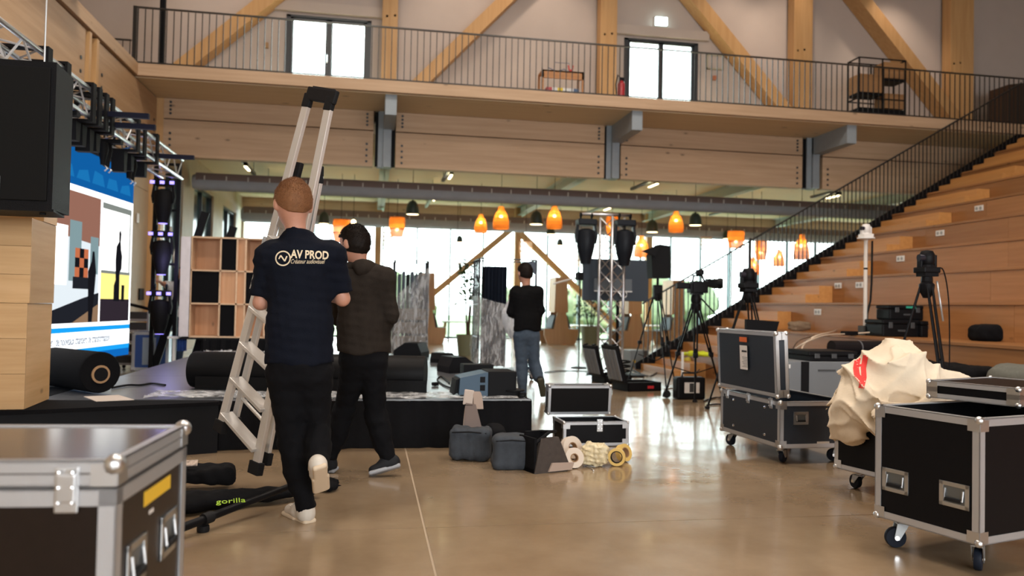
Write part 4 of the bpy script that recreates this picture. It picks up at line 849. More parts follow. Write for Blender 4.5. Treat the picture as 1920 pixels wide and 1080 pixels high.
# ================================================================ STAGE
DECK = mat('dark_stage_deck', (.075, .08, .09), .30, noise=.15, nscale=5, bump=.06, bscale=60)
SKIRT = cl('black_stage_skirt', (.005, .005, .006)); CARP = mat('black_carpet', (.005, .005, .006), .95, bump=.4, bscale=180)
sg = thing('stage', 'low black stage with grey deck panels in the middle of the hall', 'stage', (-.55, 9.7, 0))
for i in range(2):
    for j in range(3):
        xa, xb = -2.5+i*1.92, -2.5+(i+1)*1.92; ya, yb = 6.62+j*2.05, 6.62+(j+1)*2.05
        P('deck_panel', DECK, sg, lambda b: b.box((xa+.003, ya+.003, .355), (xb-.003, yb-.003, .40), .004), world=True)
P('frame', BLACK, sg, lambda b: b.box((-2.48, 6.66, .02), (1.32, 12.74, .35)), world=True)
def pleat(b, p, q, z0, z1, amp=.012, n=60):
    p, q = Vector(p), Vector(q); d = (q-p).normalized(); nn = Vector((d.y, -d.x, 0)); vs = []
    for k in range(n+1):
        c = p.lerp(q, k/n)+nn*(amp*math.sin(k*1.7)+amp*.5*math.sin(k*.63)); vs += [(c.x, c.y, z1), (c.x+nn.x*.012*math.sin(k*.9), c.y+nn.y*.012*math.sin(k*.9), z0)]
    vs += [(v[0]-nn.x*.006, v[1]-nn.y*.006, v[2]) for v in vs]; m = 2*(n+1)
    b.add(vs, [(2*k, 2*k+1, 2*k+3, 2*k+2) for k in range(n)]+[(m+2*k, m+2*k+2, m+2*k+3, m+2*k+1) for k in range(n)]+[(2*k, 2*k+2, m+2*k+2, m+2*k) for k in range(n)])
for p, q in (((-1.2, 6.59, 0), (1.36, 6.59, 0)), ((1.37, 6.6, 0), (1.37, 12.8, 0))): P('skirt', SKIRT, sg, lambda b: pleat(b, p, q, .005, .39), world=True, smooth=True)
P('edge_trim', mat('deck_edge_alu', (.20, .20, .20), .4, metal=.6), sg, lambda b: b.box((-1.2, 6.605, .385), (1.36, 6.62, .402)), world=True)
pl = thing('side_platform', 'black carpeted platform under the wooden crates beside the stage', 'platform', (-2.4, 6.6, 0))
poly = [(-3.9, 5.55), (-2.36, 6.0), (-1.15, 6.47), (-1.15, 6.58), (-2.51, 6.60), (-2.51, 7.75), (-3.9, 7.75)]
P('top', CARP, pl, lambda b: b.prism(poly, .37, .398), world=True); P('body', BLACK, pl, lambda b: b.prism([(x+.02 if x < -3 else x, y+.02) for x, y in poly[:3]]+[(-1.17, 6.56), (-2.53, 6.58), (-2.53, 7.7), (-3.88, 7.7)], .0, .369), world=True)
# ---- wooden crates under / beside the loudspeaker
def crate(label, x0, x1, y0, y1, z0, z1, group='wooden display crates', m=CRATEW):
    t = thing('wooden_crate', label, 'crate', (x1, 6.03, z0), group=group); k = .02; g = .0015
    P('side_panel', m, t, lambda b: b.box((x0+g, y0+k, z0+g), (x0+k, y1-k, z1-g)), world=True); P('side_panel', wood('crate_timber_depth', (.62, .40, .20), (.50, .30, .13), axis=1, scale=1.2), t, lambda b: b.box((x1-k, y0+k, z0+g), (x1-g, y1-k, z1-g)), world=True)
    h = (z1-z0)/3
    for i in range(3): P('front_board', m, t, lambda b: b.box((x0+g, y0+g, z0+g+i*h), (x1-g, y0+k, z0+(i+1)*h-g*.6)), world=True)
    P('back_panel', m, t, lambda b: b.box((x0+g, y1-k, z0+g), (x1-g, y1-g, z1-g)), world=True); P('top_panel', m, t, lambda b: b.box((x0+k, y0+k, z1-k), (x1-k, y1-k, z1-g)), world=True); t.rotation_euler.z = .11
crate('lowest tall wooden crate standing on the side platform', -2.96, -2.36, 6.03, 6.66, .40, 1.14)
crate('wooden crate directly below the big loudspeaker', -2.96, -2.35, 6.03, 6.66, 1.14, 1.74)
crate('wooden crate half hidden behind the big loudspeaker', -2.96, -2.345, 6.30, 6.66, 1.74, 2.56)
# ---- loudspeaker hung in front of the crates
SPK = mat('speaker_black_paint', (.005, .005, .006), .55, bump=.2, bscale=150); GRILL = mat('speaker_grille', (.006, .006, .006), .7)
t = thing('loudspeaker', 'large black loudspeaker above the wooden crates at the left edge', 'loudspeaker', (-2.36, 5.75, 1.72))
P('cabinet', SPK, t, lambda b: b.prism([(-2.80, 5.50), (-2.03, 5.50), (-2.06, 5.88), (-2.76, 5.88)], 1.75, 2.70), world=True)
P('grille', GRILL, t, lambda b: b.box((-2.76, 5.485, 1.80), (-2.06, 5.50, 2.66), .006), world=True)
P('base_flare', SPK, t, lambda b: b.prism([(-2.81, 5.50), (-2.02, 5.50), (-2.10, 5.91), (-2.74, 5.91)], 1.735, 1.75), world=True)
for x in (-2.70, -2.12): P('rubber_foot', RUB, t, lambda b: b.lathe([(.02, 1.72), (.02, 1.738)], 10, (x, 5.6, 0)), world=True)
P('badge', mat('badge_grey', (.12, .12, .12), .4, metal=.5), t, lambda b: b.box((-2.36, 5.479, 1.86), (-2.33, 5.486, 1.95), .004), world=True)
for x in (-2.62, -2.2): P('hanging_chain', STEELB, t, lambda b: b.tube([(x, 5.75, 2.70), (x, 5.75, 3.5)], .006, 6), world=True)
P('rear_bracket', BLACK, t, lambda b: b.box((-2.5, 5.88, 2.1), (-2.4, 6.2, 2.16)), world=True)
# ---- LED wall
SR = Vector((-3.30, 11.76, 0)); sdir = Vector((.09, 1.0, 0)).normalized(); SL = 5.6; SZ0, SZ1 = .42, 2.965
sn = Vector((sdir.y, -sdir.x, 0))                                        # faces the hall
led = thing('led_screen', 'tall video wall showing a slide with blue bands and two photos', 'screen', SR-sdir*SL/2+Vector((0, 0, SZ0)))
def scr(u0, u1, z0, z1, off, name, m, parent=led, poly=None):
    """u metres back from the right edge; z from the bottom of the picture"""
    pts = poly or [(u0, z0), (u1, z0), (u1, z1), (u0, z1)]; b = MB(); n = len(pts)
    vs = [SR-sdir*u+sn*off+Vector((0, 0, SZ0+z)) for u, z in pts]+[SR-sdir*u+sn*(off-.002)+Vector((0, 0, SZ0+z)) for u, z in pts]
    b.add(vs, [tuple(range(n)), tuple(range(2*n-1, n-1, -1))]+[(i, (i+1) % n, n+(i+1) % n, n+i) for i in range(n)]); return b.build(name, m, parent, world=True)
P('cabinet', BLACK, led, lambda b: b.bar(SR-sdir*SL-sn*.06+Vector((0, 0, (SZ0+SZ1)/2)), SR-sn*.06+Vector((0, 0, (SZ0+SZ1)/2)), .1, SZ1-SZ0+.02, up=(0, 0, 1)) if False else b.add(
    [SR-sdir*u+sn*o+Vector((0, 0, z)) for u in (0, SL) for o in (-.12, 0) for z in (SZ0, SZ1+.12)], [(0, 1, 3, 2), (4, 6, 7, 5), (0, 2, 6, 4), (1, 5, 7, 3), (0, 4, 5, 1), (2, 3, 7, 6)]), world=True)
def EM(n, c, s=1.0): return emis('screen_'+n, c, s)
HH = SZ1-SZ0
def zf(f): return HH*f
B1, B2, B3 = EM('blue', (.004, .11, .40), 1.0), EM('cyan_band', (.01, .30, .75), 1.0), EM('white', (.95, .98, 1.0), 1.5)
scr(0, SL, 0, zf(.038), .002, 'picture_band', B1); scr(0, SL, zf(.038), zf(.062), .002, 'picture_band', B2)
scr(0, SL, zf(.062), zf(.142), .002, 'picture_band', B3); scr(0, SL, zf(.142), zf(.165), .002, 'picture_band', B2); scr(0, SL, zf(.165), zf(.81), .002, 'picture_field', B3)
scr(0, SL, zf(.825), HH, .002, 'picture_band', EM('deep_blue', (.004, .085, .28), 1.0)); scr(0, SL, zf(.81), zf(.825), .002, 'picture_rule', B3)
for k in range(6): scr(0, 0, 0, 0, .004, 'picture_skyline', EM('blue_mid', (.008, .135, .36), 1.0), poly=[(.1+k*.42, zf(.86)), (.1+k*.42+.36, zf(.86)), (.1+k*.42+.3, zf(.90+.012*(k % 3))), (.1+k*.42+.07, zf(.915))])
PW, PG, PK, PY_ = EM('photo_white', (1, 1, .97), 1.6), EM('photo_grey', (.30, .33, .30), .6), EM('photo_black', (.012, .012, .016), .6), EM('photo_yellow', (.78, .66, .20), 1.2)
# right photo: bright window, dark standing figure, yellow floor, dark foreground
scr(.06, .98, zf(.185), zf(.785), .004, 'photo', PW); scr(.06, .98, zf(.29), zf(.435), .006, 'photo_floor', PY_); scr(.06, .98, zf(.185), zf(.30), .008, 'photo_shadow', EM('photo_dark', (.035, .025, .035), .7))
scr(.06, .98, zf(.755), zf(.785), .008, 'photo_frame', PG); scr(.075, .11, zf(.435), zf(.76), .008, 'photo_frame', PG); scr(.06, .98, zf(.43), zf(.445), .008, 'photo_frame', PG)
scr(0, 0, 0, 0, .010, 'photo_figure', PK, poly=[(.58, zf(.29)), (.40, zf(.29)), (.41, zf(.44)), (.35, zf(.46)), (.34, zf(.53)), (.38, zf(.56)), (.40, zf(.60)), (.385, zf(.645)), (.42, zf(.665)), (.46, zf(.65)), (.455, zf(.60)), (.53, zf(.575)), (.55, zf(.50)), (.53, zf(.40)), (.58, zf(.37))])
scr(.24, .33, zf(.29), zf(.375), .010, 'photo_figure', PK)
# left photo: copper wall, bright windows, checkered shelf, dark stage
scr(1.04, 2.6, zf(.185), zf(.795), .004, 'photo', EM('photo_grey_lit', (.62, .68, .72), 1.0)); scr(0, 0, 0, 0, .006, 'photo_wall', EM('photo_copper', (.30, .14, .10), .8), poly=[(2.6, zf(.60)), (1.04, zf(.56)), (1.04, zf(.795)), (2.0, zf(.795)), (2.6, zf(.72))])
scr(1.9, 2.6, zf(.36), zf(.63), .008, 'photo_window', PW); scr(1.55, 1.85, zf(.38), zf(.66), .009, 'photo_window', EM('photo_teal', (.22, .32, .34), .8)); scr(1.08, 1.30, zf(.42), zf(.60), .009, 'photo_window', EM('photo_teal', (.22, .32, .34), .8))
for i in range(3):
    for j in range(3): scr(1.36+.115*i, 1.36+.115*(i+1), zf(.40+.045*j), zf(.40+.045*(j+1)), .011, 'photo_shelf', EM('photo_orange', (.50, .14, .06), .9) if (i+j) % 2 == 0 else PK)
scr(0, 0, 0, 0, .012, 'photo_stage', EM('photo_dark2', (.02, .022, .03), .6), poly=[(2.6, zf(.185)), (1.04, zf(.185)), (1.04, zf(.33)), (1.5, zf(.30)), (2.6, zf(.215))]); scr(0, 0, 0, 0, .013, 'photo_floor', EM('photo_tan', (.28, .17, .10), .8), poly=[(1.75, zf(.185)), (1.04, zf(.185)), (1.04, zf(.275))])
scr(1.30, 1.75, zf(.345), zf(.40), .0125, 'photo_stage', EM('photo_dark2', (.02, .022, .03), .6))
scr(0, 0, 0, 0, .014, 'photo_figure', PK, poly=[(1.32, zf(.185)), (1.22, zf(.185)), (1.14, zf(.43)), (1.17, zf(.48)), (1.20, zf(.53)), (1.25, zf(.53)), (1.27, zf(.48)), (1.36, zf(.43))])
_Rs = Matrix((sdir, Vector((0, 0, 1)), sn)).transposed()
text_part('caption_lettering', 'ger : de nouveaux chantiers de transformation', .15, EM('text_navy', (.03, .08, .20), .5), led, SR-sdir*2.28+sn*.007+Vector((0, 0, SZ0+zf(.085)))-Vector(led.location), _Rs, depth=.001, sx=.58)
P('support', BLACK, led, lambda b: [b.box((-3.45-.09*k*0-.0, 11.4-1.4*k, 0), (-3.38-.0, 11.5-1.4*k, SZ0)) for k in range(1)], world=True)
for k in range(1, 3): P('support', BLACK, led, lambda b: b.box((-3.42-.125*k, 11.4-1.4*k, 0), (-3.36-.125*k, 11.46-1.4*k, SZ0)), world=True)
P('header', mat('grey_header', (.06, .06, .06), .5), led, lambda b: b.add([SR-sdir*u+sn*o+Vector((0, 0, z)) for u in (0, SL) for o in (-.1, .015) for z in (SZ1+.002, SZ1+.13)], [(0, 1, 3, 2), (4, 6, 7, 5), (0, 2, 6, 4), (1, 5, 7, 3), (0, 4, 5, 1), (2, 3, 7, 6)]), world=True)
# ---- lighting truss over the screen
TRUS = mat('truss_aluminium', (.62, .63, .66), .35, metal=1.0)
def truss(t, p, q, s=.29, n=None, r=.025, up=(0, 0, 1)):
    p, q = Vector(p), Vector(q); d = (q-p).normalized(); x = Vector(up).cross(d)
    if x.length < .1: x = Vector((1, 0, 0))
    x.normalize(); y = d.cross(x); L = (q-p).length; n = n or max(2, int(L/s/1.1)); c = [(x*a+y*b_)*(s/2) for a, b_ in ((-1, -1), (1, -1), (1, 1), (-1, 1))]
    for o in c: P('chord', TRUS, t, lambda b: b.tube([p+o, q+o], r, 8), True, True)
    for k in range(n):
        for i in range(4):
            a, e = c[i], c[(i+1) % 4]
            if k % 2: a, e = e, a
            P('brace', TRUS, t, lambda b: b.tube([p+d*(L*k/n)+a, p+d*(L*(k+1)/n)+e], r*.42, 5, cap=False), False, True)
TX_, TZ_ = -3.08, 3.22
t = thing('lighting_truss', 'aluminium box truss running above the video wall', 'truss', (TX_, 8, 3.0)); truss(t, (TX_, 3.4, TZ_), (TX_, 12.95, TZ_), .29, 30)
def sling(label, y, drop):
    z = TZ_+.15
    one('sling', BLACK, label, 'sling', lambda b: (b.box((TX_-.20, y-.05, TZ_-.18), (TX_-.175, y+.05, z+.03)), b.box((TX_+.175, y-.05, TZ_-.18), (TX_+.20, y+.05, z+.03)), b.box((TX_-.20, y-.05, z+.03), (TX_+.20, y+.05, z+.055)), b.box((TX_-.20, y-.05, TZ_-.205), (TX_+.20, y+.05, TZ_-.18)), b.prism([(y-.07, TZ_-.205), (y+.07, TZ_-.205), (y+.05, TZ_-.205-drop), (y-.05, TZ_-.205-drop)], TX_-.1, TX_+.05, axis=0)), group='black slings on the truss')
for i, (x, d) in enumerate(((50, .18), (88, .16), (140, .20), (152, .22), (166, .24), (178, .2), (230, .26), (243, .2), (268, .18))):
    y = at_x(x, 100+.76*(x-50), TX_).y if False else at_x(x, max(60, 75+.76*(x-32)), TX_).y
    sling(['black sling nearest the camera on the truss', 'black sling above the right edge of the big loudspeaker', 'first of the bunched black slings past the loudspeaker', 'second of the bunched black slings past the loudspeaker', 'third of the bunched black slings past the loudspeaker', 'fourth of the bunched black slings past the loudspeaker', 'black sling left of the truss end', 'second black sling left of the truss end', 'black sling closest to the far truss end'][i], y, d)
for i, y in enumerate((7.9, 8.5, 9.9, 10.9)):
    tt_ = thing('rigging_clamp', ['black rigging clamp over the screen nearest the loudspeaker', 'second black rigging clamp over the screen', 'third black rigging clamp over the screen', 'black rigging clamp over the far screen corner'][i], 'clamp', (-3.15, y, 3.05), group='rigging clamps above the screen')
    P('arm', BLACK, tt_, lambda b: b.box((TX_-.12, y-.05, 3.0), (TX_+.16, y+.05, 3.05)), world=True)
    for k in (-1, 1):
        hk = P('hook', BLACK, tt_, lambda b: b.lathe([(.028, 2.74), (.035, 2.8), (.06, 2.92), (.05, 3.0)], 10, (TX_-.02, y+k*.07, 0)), True, True)
        P('hook_tip', STEELB, tt_, lambda b: b.tube([(TX_-.02, y+k*.07, 2.74), (TX_+.03, y+k*.07, 2.70), (TX_+.0, y+k*.07, 2.67)], .012, 6), True, True)
for i, (x, y, z) in enumerate(((185, 213, 3.0), (200, 234, 3.0), (290, 292, 3.02))):
    p = at_x(x, y, TX_+.1); one('header_bar', mat('dark_blue_bar', (.008, .009, .02), .4), ['short dark bar hanging under the truss', 'second short dark bar hanging under the truss', 'dark bar under the far end of the truss'][i], 'bar', lambda b: b.box((TX_-.1, p.y-.03, p.z-.03), (TX_+.62, p.y+.03, p.z+.03), .006), group='dark bars under the truss')
# ---- wall luminaire on the ledge
p = at_y(168, 52, 9.6)
t = thing('linear_luminaire', 'long white luminaire running along the top ledge of the side wall', 'lamp', (-4.15, 7.5, 5.42))
pe = at_x(172, 48, -3.95)
P('housing', WHITE, t, lambda b: b.prism([(-4.22, 5.46), (-4.02, 5.40), (-3.80, 5.52), (-3.82, 5.66), (-4.22, 5.66)], 3.0, pe.y, axis=1), world=True)
P('diffuser', mat('lilac_diffuser', (.55, .52, .62), .4), t, lambda b: b.prism([(-4.02, 5.39), (-3.80, 5.51), (-3.79, 5.53), (-4.03, 5.41)], 3.02, pe.y+.01, axis=1), world=True)
P('bracket', DARKMET, t, lambda b: b.box((-4.24, pe.y-.5, 5.42), (-4.18, pe.y-.42, 5.50)), world=True)
# ---- light tower with moving heads
GLOW = emis('violet_led', (.30, .24, 1.0), 2.2)
t = thing('light_tower', 'tall black lighting ladder with violet-lit moving heads beside the screen', 'light tower', (-3.12, 13.2, 0))
tl, tr_ = at_y(302, 300, 13.2), at_y(327, 300, 13.2)
for x in (tl.x-.06, tl.x+.28): P('upright', BLACK, t, lambda b: b.box((x-.03, 13.17, 0.02), (x+.03, 13.23, 3.35)), world=True)
for z in (.03, .9, 1.75, 2.6, 3.33): P('rung', BLACK, t, lambda b: b.box((tl.x-.06, 13.18, z-.02), (tl.x+.28, 13.22, z+.02)), world=True)
P('base', BLACK, t, lambda b: b.box((tl.x-.3, 12.95, 0), (tl.x+.5, 13.45, .03)), world=True)
def moving_head(label, c, s=1.0, lit=True, down=True, group='moving head lights', glowm=GLOW, body=None):
    t = thing('moving_head_light', label, 'stage light', c, group=group); c = Vector(c); k = -1 if down else 1; MH = body or BLACK
    P('base', MH, t, lambda b: b.obox(c+Vector((0, 0, 0)), (.30*s, .24*s, .10*s), None, .02*s), world=True)
    [P('yoke_arm', MH, t, lambda b: b.prism([(g*.15*s, 0), (g*.12*s, 0), (g*.145*s, k*.30*s), (g*.165*s, k*.34*s), (g*.185*s, k*.22*s)], -.04*s, .04*s, axis=1)) for g in (-1, 1)]
    h = P('head', MH, t, lambda b: b.lathe([(.06*s, k*.10*s), (.13*s, k*.13*s), (.15*s, k*.22*s), (.145*s, k*.38*s), (.12*s, k*.50*s), (.085*s, k*.62*s), (.08*s, k*.66*s)], 16), True)
    l = P('lens', glowm if lit else mat('lens_dark_glass', (.02, .05, .06), .1), t, lambda b: b.lathe([(.07*s, k*.655*s), (.065*s, k*.668*s), (.001, k*.67*s)], 14), True)
    for x in (-.09, .09): P('clamp', BLACK, t, lambda b: (b.tube([(x*s, 0, -k*.05*s), (x*s, 0, -k*.10*s)], .016*s, 6), b.lathe([(.035*s, -.015*s), (.035*s, .015*s)], 10, (x*s, 0, -k*.12*s), axis=0)))
    if lit:
        for x in (-.15, 0, .15): P('status_light', glowm, t, lambda b: b.box((x*s-.035*s, -.125*s, -.03*s), (x*s+.035*s, -.121*s, .02*s)))
    return t
for i, (y, z) in enumerate(((3.22, 0), (2.45, 0), (1.55, 0))):
    z = (at_y(315, 345, 13.1).z, at_y(310, 440, 13.1).z, at_y(302, 550, 13.1).z)[i]
    moving_head(['dark moving head at the top of the light tower', 'violet-lit moving head midway up the light tower', 'violet-lit moving head at the bottom of the light tower'][i], (tl.x+.1, 13.02, z), .95, lit=True)
ld_ = bpy.data.lights.new('violet_head_light', 'POINT'); ld_.energy = 8; ld_.color = (.5, .45, 1); ld_.shadow_soft_size = .1; lo_ = bpy.data.objects.new('violet_head_light', ld_); COL.objects.link(lo_); lo_.location = (tl.x+.3, 12.7, 1.7)
# pole held by the person in the white t-shirt
p, q = Vector(A(319, 425, 15.0)), Vector(A(333, 530, 15.05)); one('pole', mat('pale_pole', (.6, .62, .6), .4, metal=.5), 'pale aluminium pole leaning above the white t-shirt', 'pole', lambda b: b.tube([p, q+(q-p)*.35], .028, 8), smooth=True)
one('wall_socket', BLACK, 'small black control panel on the ply wall by the screen', 'control panel', lambda b: (b.box((-4.345, at_x(263, 560, -4.35).y-.14, 1.18), (-4.32, at_x(263, 560, -4.35).y+.14, 1.40), .006)))
one('thermostat', SOCK, 'tiny white box on the ply wall right of the screen', 'switch', lambda b: b.box((-4.345, at_x(256, 434, -4.35).y-.06, 2.62), (-4.325, at_x(256, 434, -4.35).y+.06, 2.80), .004))
# ---- amp rack and blue case behind the screen corner
p = at_z(252, 690, 0)
t = thing('amplifier_rack', 'silver framed equipment rack with stacked units behind the screen', 'equipment rack', (p.x+.05, 14.4, 0))
xx = p.x+.05
for sx in (-.26, .26):
    for sy in (-.2, .2): P('post', ALU, t, lambda b: b.box((sx-.015, sy-.015, .05), (sx+.015, sy+.015, 1.0)))
for k in range(5): u_ = P('unit', mat('rack_unit', (.05, .05, .05), .4), t, lambda b: b.box((-.24, -.21, .08+.185*k), (.24, .2, .235+.185*k), .006)); P('face_plate', ALU, t, lambda b: b.box((-.25, -.222, .085+.185*k), (.25, -.212, .12+.185*k)))
P('cable_bundle', BLACK, t, lambda b: b.tube([(-.2, -.1, 1.02), (-.05, -.15, 1.10), (.1, -.05, 1.06), (.2, .1, 1.02)], .03, 6), True)
for x, y in ((-.2, -.15), (.2, -.15), (-.2, .15), (.2, .15)): P('caster', RUB, t, lambda b: b.lathe([(.03, -.012), (.03, .012)], 10, (x, y, .03), axis=1))
BLUEC = mat('blue_case_laminate', (.03, .10, .38), .35)
t = thing('flight_case', 'blue flight case with silver frame standing behind the stage', 'flight case', (xx+.42, 13.9, 0), .1, 'flight cases')
shell(t, .55, .45, .04, .66, BLUEC, edge=.045, ball=.03)
on_face(t, 'front_tag', mat('pale_blue_tag', (.35, .45, .55), .5), 'y-', .55, .45, -.02, .35, lambda b: b.box((-.10, -.22, 0), (.10, .22, .002)))
for sx in (-.2, .2):
    for sy in (-.15, .15): caster(t, sx, sy, .04, .3, .018)
# ---- checkered wooden shelf wall
YS = 12.60; b0, b1 = .64, 2.15
t = thing('checkered_shelf', 'checkered shelf wall of wooden cubes and black panels on a black table', 'shelf', (-2.2, YS+.2, b0))
SX = [at_y(x, 540, YS).x for x in (357, 412, 443, 459, 497)]; SX += [SX[-1]+.25, SX[-1]+.42, SX[-1]+.82]; SZ = [b0, b0+.503, b0+1.006, b1]
INNER = wood('shelf_inner_timber', (.60, .33, .18), (.50, .25, .12), axis=2, scale=1.2)
SHF = wood('shelf_edge_timber', (.66, .46, .30), (.56, .36, .22), axis=0, scale=1.0)
P('side_panel', mat('white_shelf_side', (.66, .62, .66), .6, noise=.06, nscale=8), t, lambda b: b.box((-2.84, YS, b0), (SX[0], YS+.4, b1), .004), world=True)
for z in SZ: P('shelf_board', SHF, t, lambda b: b.box((SX[0], YS, z-.012), (SX[-1], YS+.4, z+.012)), world=True)
for x in SX: P('upright', SHF, t, lambda b: b.box((x-.012, YS, b0), (x+.012, YS+.4, b1)), world=True)
for i in range(len(SX)-1):
    for j in range(3):
        blk = {0: (0, 1, 0), 1: (1, 0, 1), 2: (0, 0, 0), 3: (0, 1, 0), 4: (1, 0, 1), 5: (0, 0, 0), 6: (0, 1, 0)}[i][j]
        if blk: P('black_panel', CARP, t, lambda b: b.box((SX[i]+.012, YS+.02, SZ[j]+.012), (SX[i+1]-.012, YS+.05, SZ[j+1]-.012)), world=True)
        else:
            dd = .03 if i in (2, 1, 5) else .34; P('back_board', INNER, t, lambda b: b.box((SX[i]+.012, YS+dd, SZ[j]+.012), (SX[i+1]-.012, YS+dd+.02, SZ[j+1]-.012)), world=True)
t = thing('skirted_table', 'table with a black pleated skirt under the checkered shelf', 'table', (-2.0, YS+.3, .40))
P('top', BLACK, t, lambda b: b.box((-2.82, YS-.02, .60), (SX[-1]+.05, YS+.45, .628)), world=True); P('skirt', SKIRT, t, lambda b: pleat(b, (-2.5, YS-.04, 0), (SX[-1]+.05, YS-.04, 0), .405, .60, .02, 50), True, True)
P('frame', BLACK, t, lambda b: b.box((-2.45, YS+.02, .402), (SX[-1], YS+.13, .598)), world=True)
p = at_y(335, 640, 12.9)
t = thing('blue_stand', 'white framed stand with a blue drape beside the checkered shelf', 'stand', (p.x, 12.9, 0))
P('top', WHITE, t, lambda b: b.box((p.x-.13, 12.75, .60), (p.x+.03, 12.95, .63)), world=True); P('leg', WHITE, t, lambda b: b.box((p.x-.06, 12.78, 0), (p.x-.02, 12.82, .60)), world=True)
P('drape', mat('blue_drape', (.03, .09, .32), .8), t, lambda b: pleat(b, (p.x-.01, 12.83, 0), (p.x+.13, 12.84, 0), .41, .62, .02, 14), True, True)
# black sticks leaning behind the shelf
for i, (a, c) in enumerate((((372, 440), (386, 398)), ((430, 452), (438, 425)))):
    p, q = Vector(A(*a, 13.3)), Vector(A(*c, 13.3)); one('folded_screen', BLACK, ['black slanted panel edge sticking up behind the shelf', 'second black slanted panel edge behind the shelf'][i], 'panel', lambda b: b.bar((q+(p-q)*(q.z-.05)/(q.z-p.z)), q, .05, .12), group='black panels behind the shelf')
# ---- rolls, film and small things on the stage
ROLL = mat('black_vinyl_roll', (.0045, .0045, .005), .5, bump=.1, bscale=20)
pa, pb_ = at_z(366, 727, .40), at_z(797, 741, .40); zc = .40+.165
t = thing('carpet_roll', 'long thick black carpet roll lying across the stage front', 'roll', ((pa.x+pb_.x)/2, 7.3, .40))
def spiral(b, p, q, r):
    p, q = Vector(p), Vector(q); b.tube([p, p+(q-p)*.01, p+(q-p)*.99, q], [r*.96, r, r, r*.96], 28)
P('roll', ROLL, t, lambda b: spiral(b, (-1.56, 7.52, zc), (.50, 7.12, zc), .163), True, True)
P('flap', ROLL, t, lambda b: b.prism([(-1.5, 7.33), (.5, 6.95), (.5, 6.94), (-1.5, 7.32)], .41, .52), world=True)
FILM = film_mat('clear_film', fac=.22, white=.25)
rf = random.Random(5)
def sheet(b, f, nu, nv):
    vs = [f(i/nu, j/nv) for i in range(nu+1) for j in range(nv+1)]; b.add(vs, [(i*(nv+1)+j, (i+1)*(nv+1)+j, (i+1)*(nv+1)+j+1, i*(nv+1)+j+1) for i in range(nu) for j in range(nv)])
def crum(x, y): return .012*abs(math.sin(9*x+3*math.sin(7*y)))+.010*abs(math.sin(17*y+4*math.sin(5*x)))
one('plastic_film', FILM, 'clear crumpled plastic film under the carpet roll along the stage edge', 'plastic film', lambda b: sheet(b, lambda u, v: (-1.75+3.0*u, 6.66+.45*v-.12*u, .404+crum(3*u, v)), 60, 12), smooth=True)
one('plastic_film', FILM, 'clear crumpled plastic film bunched at the far stage edge', 'plastic film', lambda b: sheet(b, lambda u, v: (-2.35+1.1*u, 11.6+.8*v, .404+4*crum(3*u, v)*(1-abs(2*v-1))), 40, 16), smooth=True)
t = thing('carpet_roll', 'short black carpet roll with a brown cardboard core beside the crates', 'roll', (-2.25, 7.2, .40))
P('roll', CARP, t, lambda b: spiral(b, (-2.75, 7.62, .575), (-2.18, 7.02, .575), .17), True, True)
_d = Vector((.57, -.60, 0)).normalized(); pc_ = Vector((-2.18, 7.02, .56))
P('core', mat('cardboard', (.34, .20, .10), .8), t, lambda b: b.tube([pc_, pc_+_d*.012, pc_+_d*.012+Vector((0, 0, 0))*0+_d*.0001], [.075, .075, .06], 20), True, True)
P('core_hole', BLACK, t, lambda b: b.tube([pc_+_d*.011, pc_+_d*.0145], [.057, .057], 20), True, True)
pc = [at_z(x, y, .40) for x, y in ((157, 744), (222, 741), (252, 750), (180, 753))]
one('card', mat('pale_card', (.55, .48, .42), .6), 'pale card lying on the black side platform', 'card', lambda b: b.prism([(v.x, v.y) for v in pc], .399, .403))
def cable(name, label, pts, r, m=BLACK, cat='cable', group=None, n=6):
    ps = [Vector(p) for p in pts]; out = []
    for i in range(len(ps)-1):
        p0, p1, p2, p3 = ps[max(i-1, 0)], ps[i], ps[i+1], ps[min(i+2, len(ps)-1)]
        for k in range(n):
            u = k/n; out.append(.5*((2*p1)+(p2-p0)*u+(2*p0-5*p1+4*p2-p3)*u*u+(3*p1-p0-3*p2+p3)*u**3))
    out.append(ps[-1]); return one(name, m, label, cat, lambda b: b.tube(out, r, 6), group=group, smooth=True)
cable('cable', 'black connector cable lying on the stage near the side platform', [at_z(x, y, .412) for x, y in ((210, 727), (240, 722), (262, 722), (285, 719), (310, 722))], .010)
cable('cable', 'black plug lead curling beside the blue floor monitor', [at_z(x, y, .41) for x, y in ((848, 728), (832, 722), (820, 712), (828, 706), (843, 718))], .008)
one('plug', BLACK, 'black mains plug on the stage deck', 'plug', lambda b: b.obox(at_z(816, 720, .42), (.06, .05, .035), Rz(.5), .01))
# ---- floor monitors on the stage
MONB = mat('blue_grey_cabinet', (.035, .075, .12), .5); 
def wedge(label, loc, rz, s, m, face=GRILL, group='floor monitors on the stage'):
    t = thing('floor_monitor', label, 'loudspeaker', loc, rz, group)
    P('cabinet', m, t, lambda b: b.prism([(-.28*s, 0), (.28*s, 0), (.28*s, .14*s), (.05*s, .30*s), (-.20*s, .30*s), (-.28*s, .12*s)], -.30*s, .30*s, axis=1))
    P('grille', face, t, lambda b: b.prism([(.278*s, .145*s), (.055*s, .298*s), (.06*s, .306*s), (.284*s, .152*s)], -.28*s, .28*s, axis=1))
    for sy in (-1, 1): P('handle_recess', BLACK, t, lambda b: b.box((-.16*s, sy*.301*s, .12*s), (.0*s, sy*.296*s, .2*s), .01))
    return t
p = at_z(905, 748, .40)
t = thing('floor_monitor', 'blue-grey loudspeaker lying on the stage front corner', 'loudspeaker', (.98, 6.88, .40), .05, 'floor monitors on the stage')
